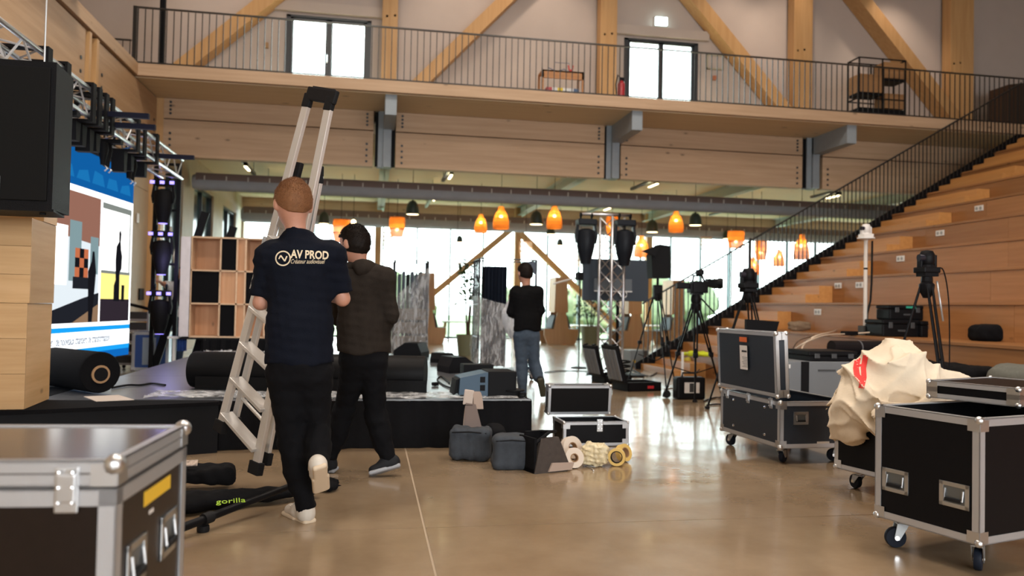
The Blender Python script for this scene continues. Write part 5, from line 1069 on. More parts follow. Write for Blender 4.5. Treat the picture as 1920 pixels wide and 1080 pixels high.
P('cabinet', MONB, t, lambda b: b.prism([(-.23, .03), (.0, 0), (.02, 0), (.02, .215), (0, .215), (-.22, .17)], -.16, .16, axis=1)); P('face', BLACK, t, lambda b: b.box((.02, -.17, 0), (.27, .17, .225), .01))
P('horn', BLACK, t, lambda b: b.prism([(-.27, .02), (-.22, .05), (-.22, .16), (-.25, .15)], -.12, .12, axis=1))
for z in (.06, .13): P('handle_recess', BLACK, t, lambda b: b.box((-.05, -.163, z), (-.005, -.158, z+.05), .004))
wedge('black floor monitor lying behind the blue-grey loudspeaker', (1.02, 9.35, .40), .3, .62, SPK)
wedge('black floor monitor farthest back on the stage before the left rack', (.62, 11.9, .40), 2.8, .75, SPK)
wedge('small black floor monitor between two larger ones on the stage', (1.0, 10.9, .40), 1.0, .45, SPK)
one('black_box', SPK, 'small black box on the stage by the right wrapped rack', 'box', lambda b: b.obox((1.12, 8.3, .49), (.32, .2, .17), Rz(.1), .01))
one('cable_drum', BLACK, 'low dark cable drum on the stage front corner', 'cable drum', lambda b: (b.lathe([(.10, 0), (.10, .012), (.06, .014), (.06, .05), (.10, .052), (.10, .064)], 18, (1.24, 6.78, .402))), smooth=False)
# ================================================================ ROLL CAGES WRAPPED IN FILM
CAGE = mat('dark_cage_steel', (.03, .035, .045), .4, metal=.6); CAGEB = mat('navy_cage_panel', (.012, .02, .038), .5)
def roll_cage(label, cx, cy, rz, w, d, h, film_poly, fill):
    t = thing('roll_cage', label, 'roll cage', (cx, cy, 0), rz, 'roll cages wrapped in film')
    for sx in (-1, 1):
        for sy in (-1, 1): P('post', CAGE, t, lambda b: b.tube([(sx*w/2, sy*d/2, .12), (sx*w/2, sy*d/2, h)], .018, 8), True); caster(t, sx*(w/2-.06), sy*(d/2-.06), .12, .4, .045)
    P('base', CAGE, t, lambda b: b.box((-w/2, -d/2, .12), (w/2, d/2, .16)))
    for z in (h, h*.62, h*.35):
        for sx in (-1, 1): P('rail', CAGE, t, lambda b: b.tube([(sx*w/2, -d/2, z), (sx*w/2, d/2, z)], .012, 6))
        P('rail', CAGE, t, lambda b: b.tube([(-w/2, d/2, z), (w/2, d/2, z)], .012, 6))
    P('rail', CAGE, t, lambda b: b.tube([(-w/2, -d/2, h), (w/2, -d/2, h)], .012, 6))
    for sx in (-1, 1):
        for k in range(1, 7): P('bar', CAGE, t, lambda b: b.tube([(sx*w/2, -d/2+d*k/7, .14), (sx*w/2, -d/2+d*k/7, h)], .006, 5))
    for k in range(1, 7): P('bar', CAGE, t, lambda b: b.tube([(-w/2+w*k/7, d/2, .14), (-w/2+w*k/7, d/2, h)], .006, 5))
    fill(t)
    P('film_wrap', FILMW, t, lambda b: film_poly(b), True)
    return t
FILMW = film_mat('rack_film', fac=.12, white=.19, streak=True)
def fillA(t):
    for k in range(8): P('folded_panel', CAGEB if k % 3 else BLACK, t, lambda b: b.box((-.30+.075*k, -.25, .17), (-.30+.075*k+.05, .25, 1.78-.05*(k % 2)), .008))
    for k in range(4): P('load_bundle', mat('brown_load', (.10, .075, .055), .8, noise=.3, nscale=10), t, lambda b: b.box((-.29, -.30, .2+.24*k), (.29, -.26, .40+.24*k), .02))
def wallwrap(b, pts, h0, hf, n=40):
    """film round the listed corner points, top edge hf(s)"""
    P_ = [Vector((*p, 0)) for p in pts]; L = [0]
    for a, c in zip(P_[:-1], P_[1:]): L.append(L[-1]+(c-a).length)
    vs = []
    for i in range(n+1):
        s = L[-1]*i/n; k = max(j for j in range(len(P_)-1) if L[j] <= s+1e-9) if s < L[-1] else len(P_)-2; u = (s-L[k])/(L[k+1]-L[k]); c = P_[k].lerp(P_[k+1], u); top = hf(i/n)
        for j in range(15):
            z = h0+(top-h0)*j/14; vs.append((c.x+.015*math.sin(13*s+9*z), c.y+.018*math.sin(17*s-7*z), z))
    b.add(vs, [(i*15+j, (i+1)*15+j, (i+1)*15+j+1, i*15+j+1) for i in range(n) for j in range(14)])
a_, c_ = at_y(736, 600, 14.0), at_y(803, 600, 14.0); w = c_.x-a_.x
roll_cage('left roll cage half wrapped in clear film behind the hooded person', (a_.x+c_.x)/2, 14.3, 0.0, w*.94, .62, at_y(770, 489, 14.0).z, lambda b: wallwrap(b, [(-w/2-.02, .3), (-w/2-.02, -.35), (w/2+.0, -.36)], .1, lambda s: .95+.35*s if s < .35 else 1.07+(s-.35)*1.25), fillA)
def fillB(t):
    P('hanging_cloth', cl('navy_cloth', (.008, .012, .022)), t, lambda b: pleat(b, (-.36, -.1, 0), (.02, -.1, 0), .2, 1.85, .03, 24), True); P('hanging_cloth', BLACK, t, lambda b: pleat(b, (-.36, .12, 0), (.06, .12, 0), .2, 1.85, .03, 24), True)
    def bag(p): return sd_ell(p, (0, 0, 0), (.20, .14, .30))+wob(p, .02, 14, 3)
    o = nets('white_bundle', bag, (-.35, -.3, -.45), (.35, .3, .45), .03, mat('pale_bundle', (.55, .56, .60), .8)); o.parent = t; o.location = (.12, -.18, 1.0)
    o = nets('orange_bundle', bag, (-.35, -.3, -.45), (.35, .3, .45), .03, mat('tan_bundle', (.38, .25, .17), .8)); o.parent = t; o.location = (.18, -.12, 1.33); o.scale = (.7, .7, .5)
    P('corner_plate', CAGE, t, lambda b: b.prism([(.25, 1.93), (.46, 1.93), (.46, 1.70)], -.34, -.33, axis=1))
a_, c_ = at_y(896, 600, 12.6), at_y(1006, 600, 12.6); w = c_.x-a_.x
roll_cage('right roll cage with dark cloths wrapped in clear film before the black sweater', (a_.x+c_.x)/2, 12.95, 0.0, w*.97, .66, at_y(950, 486, 12.6).z, lambda b: wallwrap(b, [(-w/2-.02, .33), (-w/2-.03, -.36), (w/2+.02, -.38)], .08, lambda s: 1.35-.45*max(0, s-.4)), fillB)
one('cage_base', mat('pale_pallet', (.42, .36, .30), .7), 'low pale pallet on the floor left of the left roll cage', 'pallet', lambda b: (b.box((at_y(716, 650, 14.2).x, 13.9, 0), (at_y(735, 650, 14.2).x-.06, 14.6, .12)), b.box((at_y(716, 650, 14.2).x, 13.9, .16), (at_y(735, 650, 14.2).x-.06, 14.6, .2)), b.box((at_y(716, 650, 14.2).x, 13.9, .12), (at_y(716, 650, 14.2).x+.08, 14.6, .16))))
# ================================================================ TRUSS TOWER
tp_ = at_y(1145, 600, 12.9)
t = thing('truss_tower', 'upright aluminium truss tower with two hanging moving heads', 'truss', (tp_.x, 12.9, 0))
zt = at_y(1145, 408, 12.9).z; sq = .29; rzt = .5
cs = [Rz(rzt) @ Vector((a*sq/2, c*sq/2, 0))+Vector((tp_.x, 12.9, 0)) for a, c in ((-1, -1), (1, -1), (1, 1), (-1, 1))]
for c in cs: P('chord', TRUS, t, lambda b: b.tube([c+Vector((0, 0, .03)), c+Vector((0, 0, zt))], .024, 8), True, True)
n = 12
for k in range(n):
    for i in range(4):
        a, e = cs[i], cs[(i+1) % 4]
        if k % 2: a, e = e, a
        P('brace', TRUS, t, lambda b: b.tube([a+Vector((0, 0, .03+(zt-.03)*k/n)), e+Vector((0, 0, .03+(zt-.03)*(k+1)/n))], .010, 5, cap=False), False, True)
P('base_plate', TRUS, t, lambda b: b.box((tp_.x-.3, 12.6, 0), (tp_.x+.3, 13.2, .03)), world=True)
xl, xr = at_y(1103, 400, 12.6).x, at_y(1176, 400, 12.6).x
P('cross_bar', TRUS, t, lambda b: b.tube([(xl-.1, 12.72, zt+.02), (xr+.12, 12.72, zt+.03)], .024, 8), True, True)
MHB = mat('moving_head_plastic', (.010, .012, .016), .4)
moving_head('left moving head hanging from the truss tower crossbar', (xl, 12.72, zt-.12), 1.05, lit=False, body=MHB); moving_head('right moving head hanging from the truss tower crossbar', (xr, 12.72, zt-.11), 1.08, lit=False, body=MHB)
cable('cable', 'coil of dark cable lying at the foot of the truss tower', [(tp_.x+.2*math.cos(a)*(1+.1*math.sin(3*a)), 12.45+.1*math.sin(a), .10+.012*a) for a in [k*.7 for k in range(30)]], .016)
# ================================================================ VIDEO MONITOR seen from behind
a_, c_ = at_y(1092, 563, 13.4), at_y(1217, 488, 13.4)
t = thing('video_monitor', 'large video monitor seen from behind beyond the truss tower', 'monitor', ((a_.x+c_.x)/2, 13.4, 0))
MONP = mat('monitor_back', (.014, .026, .042), .5)
P('panel', MONP, t, lambda b: b.box((a_.x, 13.4, a_.z), (c_.x, 13.45, c_.z), .008), world=True); xm = (a_.x+c_.x)/2; zm = (a_.z+c_.z)/2
P('housing', mat('monitor_housing', (.10, .12, .14), .5), t, lambda b: b.box((a_.x+.2, 13.36, zm-.2), (c_.x-.32, 13.41, zm+.02), .01), world=True)
P('connector_strip', WHITE, t, lambda b: b.box((a_.x+.2, 13.355, zm-.21), (c_.x-.32, 13.362, zm-.19)), world=True)
P('cable_loop', WHITE, t, lambda b: b.tube([(xm+.12+.06*math.cos(k*.6), 13.33, zm-.25+.06*math.sin(k*.6)) for k in range(11)], .010, 5, cap=False), True, True)
P('stand_pole', BLACK, t, lambda b: b.tube([(xm+.05, 13.43, .03), (xm+.05, 13.43, zm)], .03, 8), world=True); P('stand_base', BLACK, t, lambda b: b.box((xm-.4, 13.26, 0), (xm+.5, 13.8, .03)), world=True)
P('power_brick', BLACK, t, lambda b: b.box((a_.x-.09, 13.38, zm-.02), (a_.x+.01, 13.44, zm+.12), .015), world=True)
# ================================================================ TRIPODS, CAMERAS
TRI = mat('tripod_black', (.006, .006, .007), .45); 
def tripod(t, c, top, spread, a0=.3, r=.014, sp=True, legs=3, feet=None):
    c = Vector(c); h = Vector((c.x, c.y, top))
    for k in range(legs):
        a = a0+2*PI*k/3; f = feet[k] if feet else Vector((c.x+spread*math.cos(a), c.y+spread*math.sin(a), .02)); s0 = h+(Vector((f.x, f.y, h.z))-h).normalized()*.05; sd = (f-s0).normalized().cross(Vector((0, 0, 1))).normalized()*.022
        l = P('leg', TRI, t, lambda b: (b.tube([s0+sd, s0.lerp(f, .55)+sd*.8], r*.7, 6), b.tube([s0-sd, s0.lerp(f, .55)-sd*.8], r*.7, 6), b.tube([s0.lerp(f, .45), f], r*.8, 6), b.obox(s0.lerp(f, .52), (.06, .04, .05), None, .006)), True, True)
        P('foot', RUB, t, lambda b: b.obox(f, (.05, .05, .035), None, .008), world=True)
    P('crown', TRI, t, lambda b: b.lathe([(.03, top-.10), (.06, top-.04), (.065, top+.02), (.045, top+.04)], 12, (c.x, c.y, 0)), True, True)
    if sp: P('spreader', TRI, t, lambda b: [b.tube([(c.x, c.y, top*.30), (c.x+spread*.62*math.cos(a0+2*PI*k/3), c.y+spread*.62*math.sin(a0+2*PI*k/3), top*.36)], .007, 5) for k in range(3)], world=True)
# main camera
cx = at_y(1304, 600, 9.6); ft = [at_z(1246, 742, .03), at_z(1303, 752, .03), at_z(1345, 690, .03)]; ft[2] = Vector((cx.x+.55, 9.95, .03))
ht = at_y(1304, 566, 9.6).z
t = thing('tripod', 'tall black video tripod with a wheel under one foot carrying the camera', 'tripod', (cx.x, 9.6, 0), group='tripods'); tripod(t, (cx.x, 9.6, 0), ht-.05, .5, feet=ft, r=.017)
P('pan_head', TRI, t, lambda b: (b.lathe([(.05, ht-.03), (.065, ht+.02), (.06, ht+.07), (.05, ht+.10)], 12, (cx.x, 9.6, 0)), b.box((cx.x-.06, 9.54, ht+.09), (cx.x+.08, 9.66, ht+.115))), True, True); P('pan_arm', TRI, t, lambda b: b.tube([(cx.x+.06, 9.58, ht+.05), (cx.x+.26, 9.5, ht-.18)], .011, 6), True, True)
P('dolly_wheel', RUB, t, lambda b: b.lathe([(.05, -.018), (.055, 0), (.05, .018)], 14, (ft[0].x+.02, ft[0].y-.03, .055), axis=1), True, True)
P('dolly_arm', STEELB, t, lambda b: b.tube([(ft[0].x, ft[0].y, .12), (ft[0].x+.45, ft[0].y+.15, .14)], .012, 6), world=True)
zc = ht+.115; X_ = cx.x
t = thing('video_camera', 'black shoulder video camera with long viewfinder on the tall tripod', 'camera', (X_, 9.6, zc))
P('body', TRI, t, lambda b: b.box((X_-.06, 9.53, zc), (X_+.14, 9.67, zc+.15), .012), world=True); P('lens', TRI, t, lambda b: b.lathe([(.045, .14), (.055, .22), (.065, .30), (.075, .34)], 14, (X_+.0, 9.6, zc+.13), axis=0, R=None), True, True)
P('lens_hood', TRI, t, lambda b: b.bar((X_+.14, 9.6, zc+.14), (X_+.30, 9.6, zc+.11), .11, .10, bev=.01), world=True)
P('viewfinder', TRI, t, lambda b: (b.bar((X_-.27, 9.58, zc+.09), (X_-.10, 9.58, zc+.09), .07, .08, bev=.015), b.bar((X_-.12, 9.58, zc+.09), (X_, 9.58, zc+.12), .04, .04)), world=True)
P('carry_handle', TRI, t, lambda b: b.tube([(X_-.05, 9.6, zc+.14), (X_-.03, 9.6, zc+.22), (X_+.08, 9.6, zc+.23), (X_+.12, 9.6, zc+.14)], .014, 6), True, True)
P('top_light', TRI, t, lambda b: b.box((X_+.0, 9.57, zc+.235), (X_+.10, 9.63, zc+.30), .01), world=True); P('battery', TRI, t, lambda b: b.box((X_-.1, 9.54, zc+.0), (X_-.06, 9.66, zc+.11), .008), world=True)
# PTZ cameras on tripods
def ptz(label, c, m=TRI, s=1.0, lens_dir=-1):
    c = Vector(c); t = thing('remote_camera', label, 'camera', c, group='remote cameras')
    P('base', m, t, lambda b: b.box((-.085*s, -.08*s, 0), (.085*s, .08*s, .055*s), .012)); P('yoke', m, t, lambda b: (b.box((-.085*s, -.03*s, .05*s), (-.06*s, .03*s, .17*s), .008), b.box((.06*s, -.03*s, .05*s), (.085*s, .03*s, .17*s), .008), b.lathe([(.075*s, .05*s), (.07*s, .075*s)], 14)))
    P('head', m, t, lambda b: b.lathe([(.055*s, .075*s), (.068*s, .10*s), (.068*s, .17*s), (.05*s, .205*s), (.001, .215*s)], 16), True); P('lens', mat('camera_lens_glass', (.02, .02, .03), .08), t, lambda b: b.lathe([(.032*s, 0), (.032*s, .05*s), (.024*s, .055*s)], 12, (lens_dir*.10*s, -.02*s, .14*s), axis=0), True)
    return t
c1 = at_y(1402, 620, 8.9); z1 = at_y(1402, 545, 8.9).z
t = thing('tripod', 'black tripod behind the raised slate case lid', 'tripod', (c1.x, 8.9, 0), group='tripods'); tripod(t, (c1.x, 8.9, 0), z1-.05, .48, .9, .015)
P('pan_head', TRI, t, lambda b: b.box((c1.x-.08, 8.82, z1-.02), (c1.x+.08, 8.98, z1+.03), .01), world=True); ptz('black remote camera on the tripod behind the raised case lid', (c1.x, 8.9, z1+.03), s=1.15)
c2 = at_y(1737, 620, 6.2); z2 = at_y(1737, 527, 6.2).z
t = thing('tripod', 'black tripod before the stepped seating with a white pan arm', 'tripod', (c2.x, 6.2, 0), group='tripods'); tripod(t, (c2.x, 6.2, 0), z2-.05, .42, .35, .014)
P('pan_head', TRI, t, lambda b: (b.lathe([(.04, z2-.04), (.05, z2+.0), (.045, z2+.05)], 10, (c2.x, 6.2, 0)), b.box((c2.x-.06, 6.14, z2+.04), (c2.x+.07, 6.26, z2+.07))), world=True)
P('pan_arm', ALU, t, lambda b: b.tube([(c2.x+.07, 6.16, z2+.0), (c2.x+.10, 6.12, z2-.35)], .008, 6), True, True)
ptz('black remote camera on the tripod before the stepped seating', (c2.x, 6.2, z2+.07), s=.95)
cable('cable', 'thin yellow and black leads hanging from the right remote camera', [(c2.x+.10, 6.2, z2+.12), (c2.x+.18, 6.22, z2+.10), (c2.x+.26, 6.26, z2-.1), (c2.x+.31, 6.3, z2-.4), (c2.x+.33, 6.32, .55), (c2.x+.33, 6.30, .02)], .006)
# white remote camera on a white pole standing on the second tier
pb = at_z(1622, 629, .88); pt = at_y(1621, 447, pb.y)
t = thing('pole_stand', 'white pole with a black weight standing on the stepped seating', 'stand', (pb.x, pb.y, .88))
P('weight', mat('dark_brown_weight', (.03, .025, .02), .6), t, lambda b: b.box((-.07, -.07, 0), (.07, .07, .14), .008)); P('pole', mat('warm_white_pole', (.66, .61, .55), .45), t, lambda b: b.tube([(0, 0, .14), (0, 0, pt.z-.88)], .026, 12), True)
P('plate', WHITE, t, lambda b: b.lathe([(.02, pt.z-.88-.03), (.12, pt.z-.88-.005), (.12, pt.z-.88+.012)], 18), True); P('collar', BLACK, t, lambda b: b.lathe([(.028, .94), (.028, .965)], 12))
P('cable', BLACK, t, lambda b: b.tube([(.10, 0, pt.z-.88-.03), (.095, 0, .75), (.08, 0, .5), (.03, .0, .3), (.03, 0, .14)], .014, 6), True)
ptz('white remote camera on top of the white pole', (pb.x, pb.y, pt.z+.012), m=mat('white_camera_plastic', (.72, .69, .66), .4), s=.92)
# soft light on a stand
q0 = at_y(1232, 600, 11.3)
t = thing('soft_light', 'black soft light with raised flap on a thin black stand', 'stage light', (q0.x, 11.3, 0))
def sp(x, y): v = at_y(x, y, 11.3); return (v.x, v.z)
P('box', BLACK, t, lambda b: b.prism([sp(1219, 522), sp(1253, 522), sp(1252, 462), sp(1233, 459), sp(1217, 478)], 11.2, 11.42, axis=1), world=True); P('flap', BLACK, t, lambda b: b.prism([sp(1198, 472), sp(1233, 459), sp(1233, 462), sp(1222, 482)], 11.15, 11.19, axis=1), world=True)
tripod(t, (q0.x, 11.3, 0), at_y(1232, 552, 11.3).z, .45, .5, .012); P('pole', TRI, t, lambda b: b.tube([(q0.x, 11.3, at_y(1232, 560, 11.3).z), (q0.x, 11.3, at_y(1232, 515, 11.3).z)], .02, 8), world=True); P('joint', TRI, t, lambda b: b.obox(at_y(1233, 548, 11.3), (.13, .1, .22), None, .02), world=True)
# thin microphone stand
q0 = at_z(1085, 690, 0)
t = thing('microphone_stand', 'thin black stand with a small black head left of the video monitor', 'stand', (q0.x, q0.y, 0))
P('pole', TRI, t, lambda b: b.tube([(0, 0, .03), (0, 0, at_y(1085, 525, q0.y).z)], .014, 6)); P('base', TRI, t, lambda b: b.lathe([(.16, 0), (.16, .02), (.02, .035)], 16)); P('head', TRI, t, lambda b: b.obox((-.03, 0, at_y(1085, 518, q0.y).z), (.14, .1, .16), None, .03))
P('boom', WHITE, t, lambda b: b.tube([(-.05, 0, at_y(1085, 520, q0.y).z), (-.55, 0, at_y(1035, 532, q0.y).z)], .02, 6))
# ================================================================ CASES ON THE FLOOR AND ON THE TIERS
PELI = mat('black_resin', (.006, .006, .007), .45); PELIG = mat('ribbed_grey_lid', (.16, .17, .18), .4)
def open_case(label, loc, rz, w=.55, d=.4, h=.13, ang=1.75, grp='open black equipment cases'):
    t = thing('equipment_case', label, 'equipment case', loc, rz, grp)
    P('tray', PELI, t, lambda b: (b.box((-w/2, -d/2, 0), (w/2, -d/2+.02, h)), b.box((-w/2, d/2-.02, 0), (w/2, d/2, h)), b.box((-w/2, -d/2, 0), (-w/2+.02, d/2, h)), b.box((w/2-.02, -d/2, 0), (w/2, d/2, h)), b.box((-w/2, -d/2, 0), (w/2, d/2, .02))))
    P('foam', FOAM, t, lambda b: b.box((-w/2+.02, -d/2+.02, .02), (w/2-.02, d/2-.02, h*.75)))
    R = Matrix.Rotation(-ang, 3, 'Y')
    def tr(fn):
        b = MB(); fn(b); b.v = [tuple(R @ Vector((p[0]+w/2, p[1], p[2]))+Vector((-w/2, 0, h))) for p in b.v]; return b
    tr(lambda b: b.box((-w/2, -d/2, 0), (w/2, d/2, .06), .012)).build('lid', PELI, t)
    for k in range(4): tr(lambda b: b.box((-w*.42, -d*.44+k*d*.23, .06), (w*.40, -d*.44+k*d*.23+d*.17, .078), .006)).build('lid_rib', PELIG, t)
    for k in (-1, 1): tr(lambda b: b.box((w/2-.01, k*d*.3-.03, .0), (w/2+.02, k*d*.3+.03, .05), .006)).build('latch', PELI, t)
    return t
p = at_z(1150, 718, 0); open_case('open black equipment case nearer the truss tower on the floor', (p.x, p.y+.1, 0), .25, .50, .42, ang=1.85)
p = at_z(1200, 733, 0); t = open_case('open black equipment case with a red badge on the floor', (p.x, p.y+.15, 0), .2, .56, .45, ang=1.85); P('badge', mat('red_badge', (.5, .02, .03), .5), t, lambda b: b.box((.05, -.231, .04), (.15, -.226, .08)))
p = at_z(1297, 750, 0)
t = thing('equipment_case', 'small black hand case with a white label behind the tripod feet', 'equipment case', (p.x, p.y+.1, 0), 0, 'equipment cases')
P('body', PELI, t, lambda b: b.box((-.20, -.09, 0), (.20, .09, .30), .03)); P('handle', PELI, t, lambda b: b.tube([(-.10, 0, .29), (-.09, 0, .35), (.09, 0, .35), (.10, 0, .29)], .014, 6), True); P('label_sheet', STK['paper'], t, lambda b: b.box((-.10, -.093, .09), (.11, -.089, .23))); P('label_print', mat('printed_black', (.03, .03, .03), .7), t, lambda b: b.box((-.03, -.0945, .10), (.03, -.093, .22)))
p = at_z(1176, 686, 0)
t = thing('equipment_case', 'grey case with an orange sticker beside the truss tower', 'equipment case', (p.x+.1, p.y, 0), .2, 'equipment cases')
P('body', mat('grey_resin', (.22, .24, .25), .5), t, lambda b: b.box((-.16, -.2, 0), (.14, .2, .34), .015)); P('end', mat('brown_end', (.09, .07, .06), .6), t, lambda b: b.box((.14, -.2, 0), (.26, .2, .34), .015)); P('sticker', STK['orange'], t, lambda b: b.lathe([(.05, 0), (.05, .002)], 12, (.2, -.203, .17), axis=1)); P('sticker', STK['yellow'], t, lambda b: b.box((-.09, -.204, .08), (-.03, -.2, .14)))
# black cases on the second tier
def lockbox(label, x0, y0, x1, y1, z, h, dep, m=PELI, acc=None, rz=None):
    a, c = at_z(x0, y0, z), at_z(x1, y1, z); L = (c-a).length; an = math.atan2(c.y-a.y, c.x-a.x); n = Vector((-math.sin(an), math.cos(an), 0)); ctr = (a+c)/2+n*dep/2
    t = thing('equipment_case', label, 'equipment case', ctr, an, 'equipment cases'); P('body', m, t, lambda b: b.box((-L/2, -dep/2, 0), (L/2, dep/2, h*.74), .02)); P('lid', m, t, lambda b: b.box((-L/2-.008, -dep/2-.008, h*.75), (L/2+.008, dep/2+.008, h), .02))
    for u in (-.3, .3): P('latch', acc or mat('dark_latch', (.05, .055, .06), .35), t, lambda b: b.box((u*L-.035, -dep/2-.02, h*.55), (u*L+.035, -dep/2, h*.88), .006))
    P('handle', mat('dark_latch', (.05, .055, .06), .35), t, lambda b: b.box((-.07, -dep/2-.022, h*.35), (.07, -dep/2, h*.48), .008)); return t
def tbox(label, xp0, xp1, yb, z, h, dep, Y=None):
    Y = Y or at_z((xp0+xp1)/2, yb, z).y; x0, x1 = at_y(xp0, yb, Y).x, at_y(xp1, yb, Y).x; t = thing('equipment_case', label, 'equipment case', ((x0+x1)/2, Y+dep/2, z), 0, 'equipment cases'); L = x1-x0; m = PELI
    P('body', m, t, lambda b: b.box((-L/2, -dep/2, 0), (L/2, dep/2, h*.74), .02)); P('lid', m, t, lambda b: b.box((-L/2-.006, -dep/2-.006, h*.75), (L/2+.006, dep/2+.006, h), .02))
    for u in (-.3, .3): P('latch', mat('dark_latch', (.05, .055, .06), .35), t, lambda b: b.box((u*L-.03, -dep/2-.018, h*.5), (u*L+.03, -dep/2-.004, h*.85), .006))
    P('handle', mat('dark_latch', (.05, .055, .06), .35), t, lambda b: b.box((-.06, -dep/2-.02, h*.3), (.06, -dep/2, h*.42), .008)); return t
YT_ = at_z(1700, 632, .88).y
tbox('wide black equipment case on the seating beside the white pole', 1655, 1724, 633, .88, .235, .4, YT_); tbox('black equipment case behind the right tripod on the seating', 1727, 1808, 637, .88, .225, .4, YT_-.05)
t = tbox('black equipment case with a teal strip stacked on top of the wide case', 1668, 1733, 600, 1.115, .20, .3, YT_+.05)
P('teal_strip', mat('teal_label', (.02, .30, .20), .5), t, lambda b: b.box((-.02, -.160, .16), (.13, -.1555, .19)))
# grey units and black roll behind the raised lid case
GREYC = mat('mid_grey_panel', (.17, .185, .20), .5)
p = at_y(1520, 735, 7.6)
t = thing('grey_trunk', 'grey trunk with a black strap behind the flight cases', 'trunk', (p.x+.05, 7.75, 0)); xa, xb = at_y(1475, 700, 7.5).x, at_y(1600, 700, 7.5).x; zt_ = at_y(1510, 678, 7.5).z
P('body', GREYC, t, lambda b: b.box((xa, 7.5, 0), (xb, 8.1, zt_), .012), world=True); P('strap', BLACK, t, lambda b: b.box((at_y(1502, 700, 7.5).x, 7.488, .1), (at_y(1516, 700, 7.5).x, 7.5, zt_)), world=True); P('slot', mat('dark_slot', (.05, .055, .06), .5), t, lambda b: b.box((xa+.35, 7.495, zt_-.10), (xa+.55, 7.501, zt_-.08)), world=True); P('sticker', WHITE, t, lambda b: b.box((xa+.01, 7.495, zt_-.07), (xa+.04, 7.499, zt_-.03)), world=True)
xa, xb = at_y(1512, 680, 7.6).x, at_y(1602, 680, 7.6).x
t = thing('equipment_case', 'flat black equipment case lying on the grey trunk', 'equipment case', ((xa+xb)/2, 7.8, zt_), group='equipment cases'); hh = at_y(1550, 658, 7.6).z-zt_
P('body', PELI, t, lambda b: b.box((xa, 7.55, zt_), (xb, 8.05, zt_+hh*.5), .01), world=True); P('lid', PELI, t, lambda b: b.box((xa-.005, 7.545, zt_+hh*.53), (xb+.005, 8.055, zt_+hh), .012), world=True)
for u in (.15, .5, .85): P('latch', mat('dark_latch', (.05, .055, .06), .35), t, lambda b: b.box((xa+(xb-xa)*u-.03, 7.53, zt_+hh*.3), (xa+(xb-xa)*u+.03, 7.546, zt_+hh*.75), .004), world=True)
t = thing('equipment_case', 'tall black equipment case under the glossy black roll', 'equipment case', (at_y(1605, 700, 8.7).x, 8.7, 0), group='equipment cases'); zr = at_y(1600, 666, 8.6).z; xa, xb = at_y(1565, 700, 8.5).x, at_y(1650, 700, 8.5).x
P('body', PELI, t, lambda b: b.box((xa, 8.5, 0), (xb, 8.9, zr*.8), .015), world=True); P('lid', PELI, t, lambda b: b.box((xa-.006, 8.494, zr*.81), (xb+.006, 8.906, zr), .012), world=True)
pr = [Vector((at_y(1555, 660, 8.7).x, 8.66, zr)), Vector((at_y(1668, 660, 8.7).x, 8.74, zr))]
t = thing('vinyl_roll', 'glossy black roll lying behind the cloth heap', 'roll', ((pr[0].x+pr[1].x)/2, 8.7, zr))
SHB = mat('glossy_black_vinyl', (.014, .012, .013), .22); P('roll', SHB, t, lambda b: b.tube([pr[0]+Vector((0, 0, .086)), pr[1]+Vector((0, 0, .086))], .085, 20), True, True); P('band', mat('grey_band', (.12, .12, .13), .4), t, lambda b: b.tube([pr[0].lerp(pr[1], .46)+Vector((0, 0, .086)), pr[0].lerp(pr[1], .48)+Vector((0, 0, .086))], .0875, 20), True, True)
# soft bags on the tiers
def bagsoft(label, c, r, rz, m, res=.02, seed=1, cut=None, name='bag', cat='bag', amp=.02):
    c = Vector(c); Rm = np.array(Rz(rz), np.float32)
    def f(p): q = (p-np.array(c, np.float32))@Rm; d = sd_box(q, (0, 0, r[2]), r, min(r)*.7)+wob(q, amp, 12, seed)+wob(q, amp*.5, 30, seed+1); return np.maximum(d, -q[:, 2])
    m_ = max(r[0], r[1])*1.5; return soft(name, f, (c.x-m_, c.y-m_, c.z-.05), (c.x+m_, c.y+m_, c.z+2.5*r[2]), res, m, label, cat)
BB = cl('black_nylon', (.005, .005, .006)); 
p = at_z(1503, 621, .88); bagsoft('small brown cloth bag lying on the seating', (p.x, p.y+.1, .88), (.16, .12, .075), .2, cl('brown_canvas', (.20, .14, .09)), .014, 4)
p = at_z(1885, 641, .88); bagsoft('black bag with red piping lying on the seating at the right edge', (p.x+.05, p.y+.12, .88), (.34, .18, .10), -.2, BB, .02, 6, amp=.012)
p = at_z(1800, 700, .395); bagsoft('large black padded bag on the lowest tier behind the open case', (6.32, 7.75, .395), (.22, .62, .13), -.05, BB, .03, 8, amp=.012)
p = Vector((6.2, 8.75, .395)); t = one('black_box', BB, 'black box on the lowest tier under the right tripod', 'box', lambda b: b.obox((p.x, p.y, .395+.15), (.34, .3, .30), Rz(.1), .03))
p = at_z(1905, 690, .395); bagsoft('grey and black padded bag at the right edge behind the open case', (6.28, 6.7, .395), (.2, .3, .16), .3, cl('grey_green_canvas', (.12, .12, .10)), .025, 11, amp=.01)
# laptop-like black shade by the tripod
p = at_y(1425, 618, 8.6); one('laptop_shade', BLACK, 'black slanted laptop shade behind the raised case lid', 'shade', lambda b: (b.prism([(p.x-.22, p.z-.14), (p.x+.12, p.z-.14), (p.x+.19, p.z+.10), (p.x-.22, p.z+.12)], 8.5, 8.55, axis=1), b.tube([(p.x-.05, 8.52, .01), (p.x-.05, 8.52, p.z-.1)], .012, 6)))
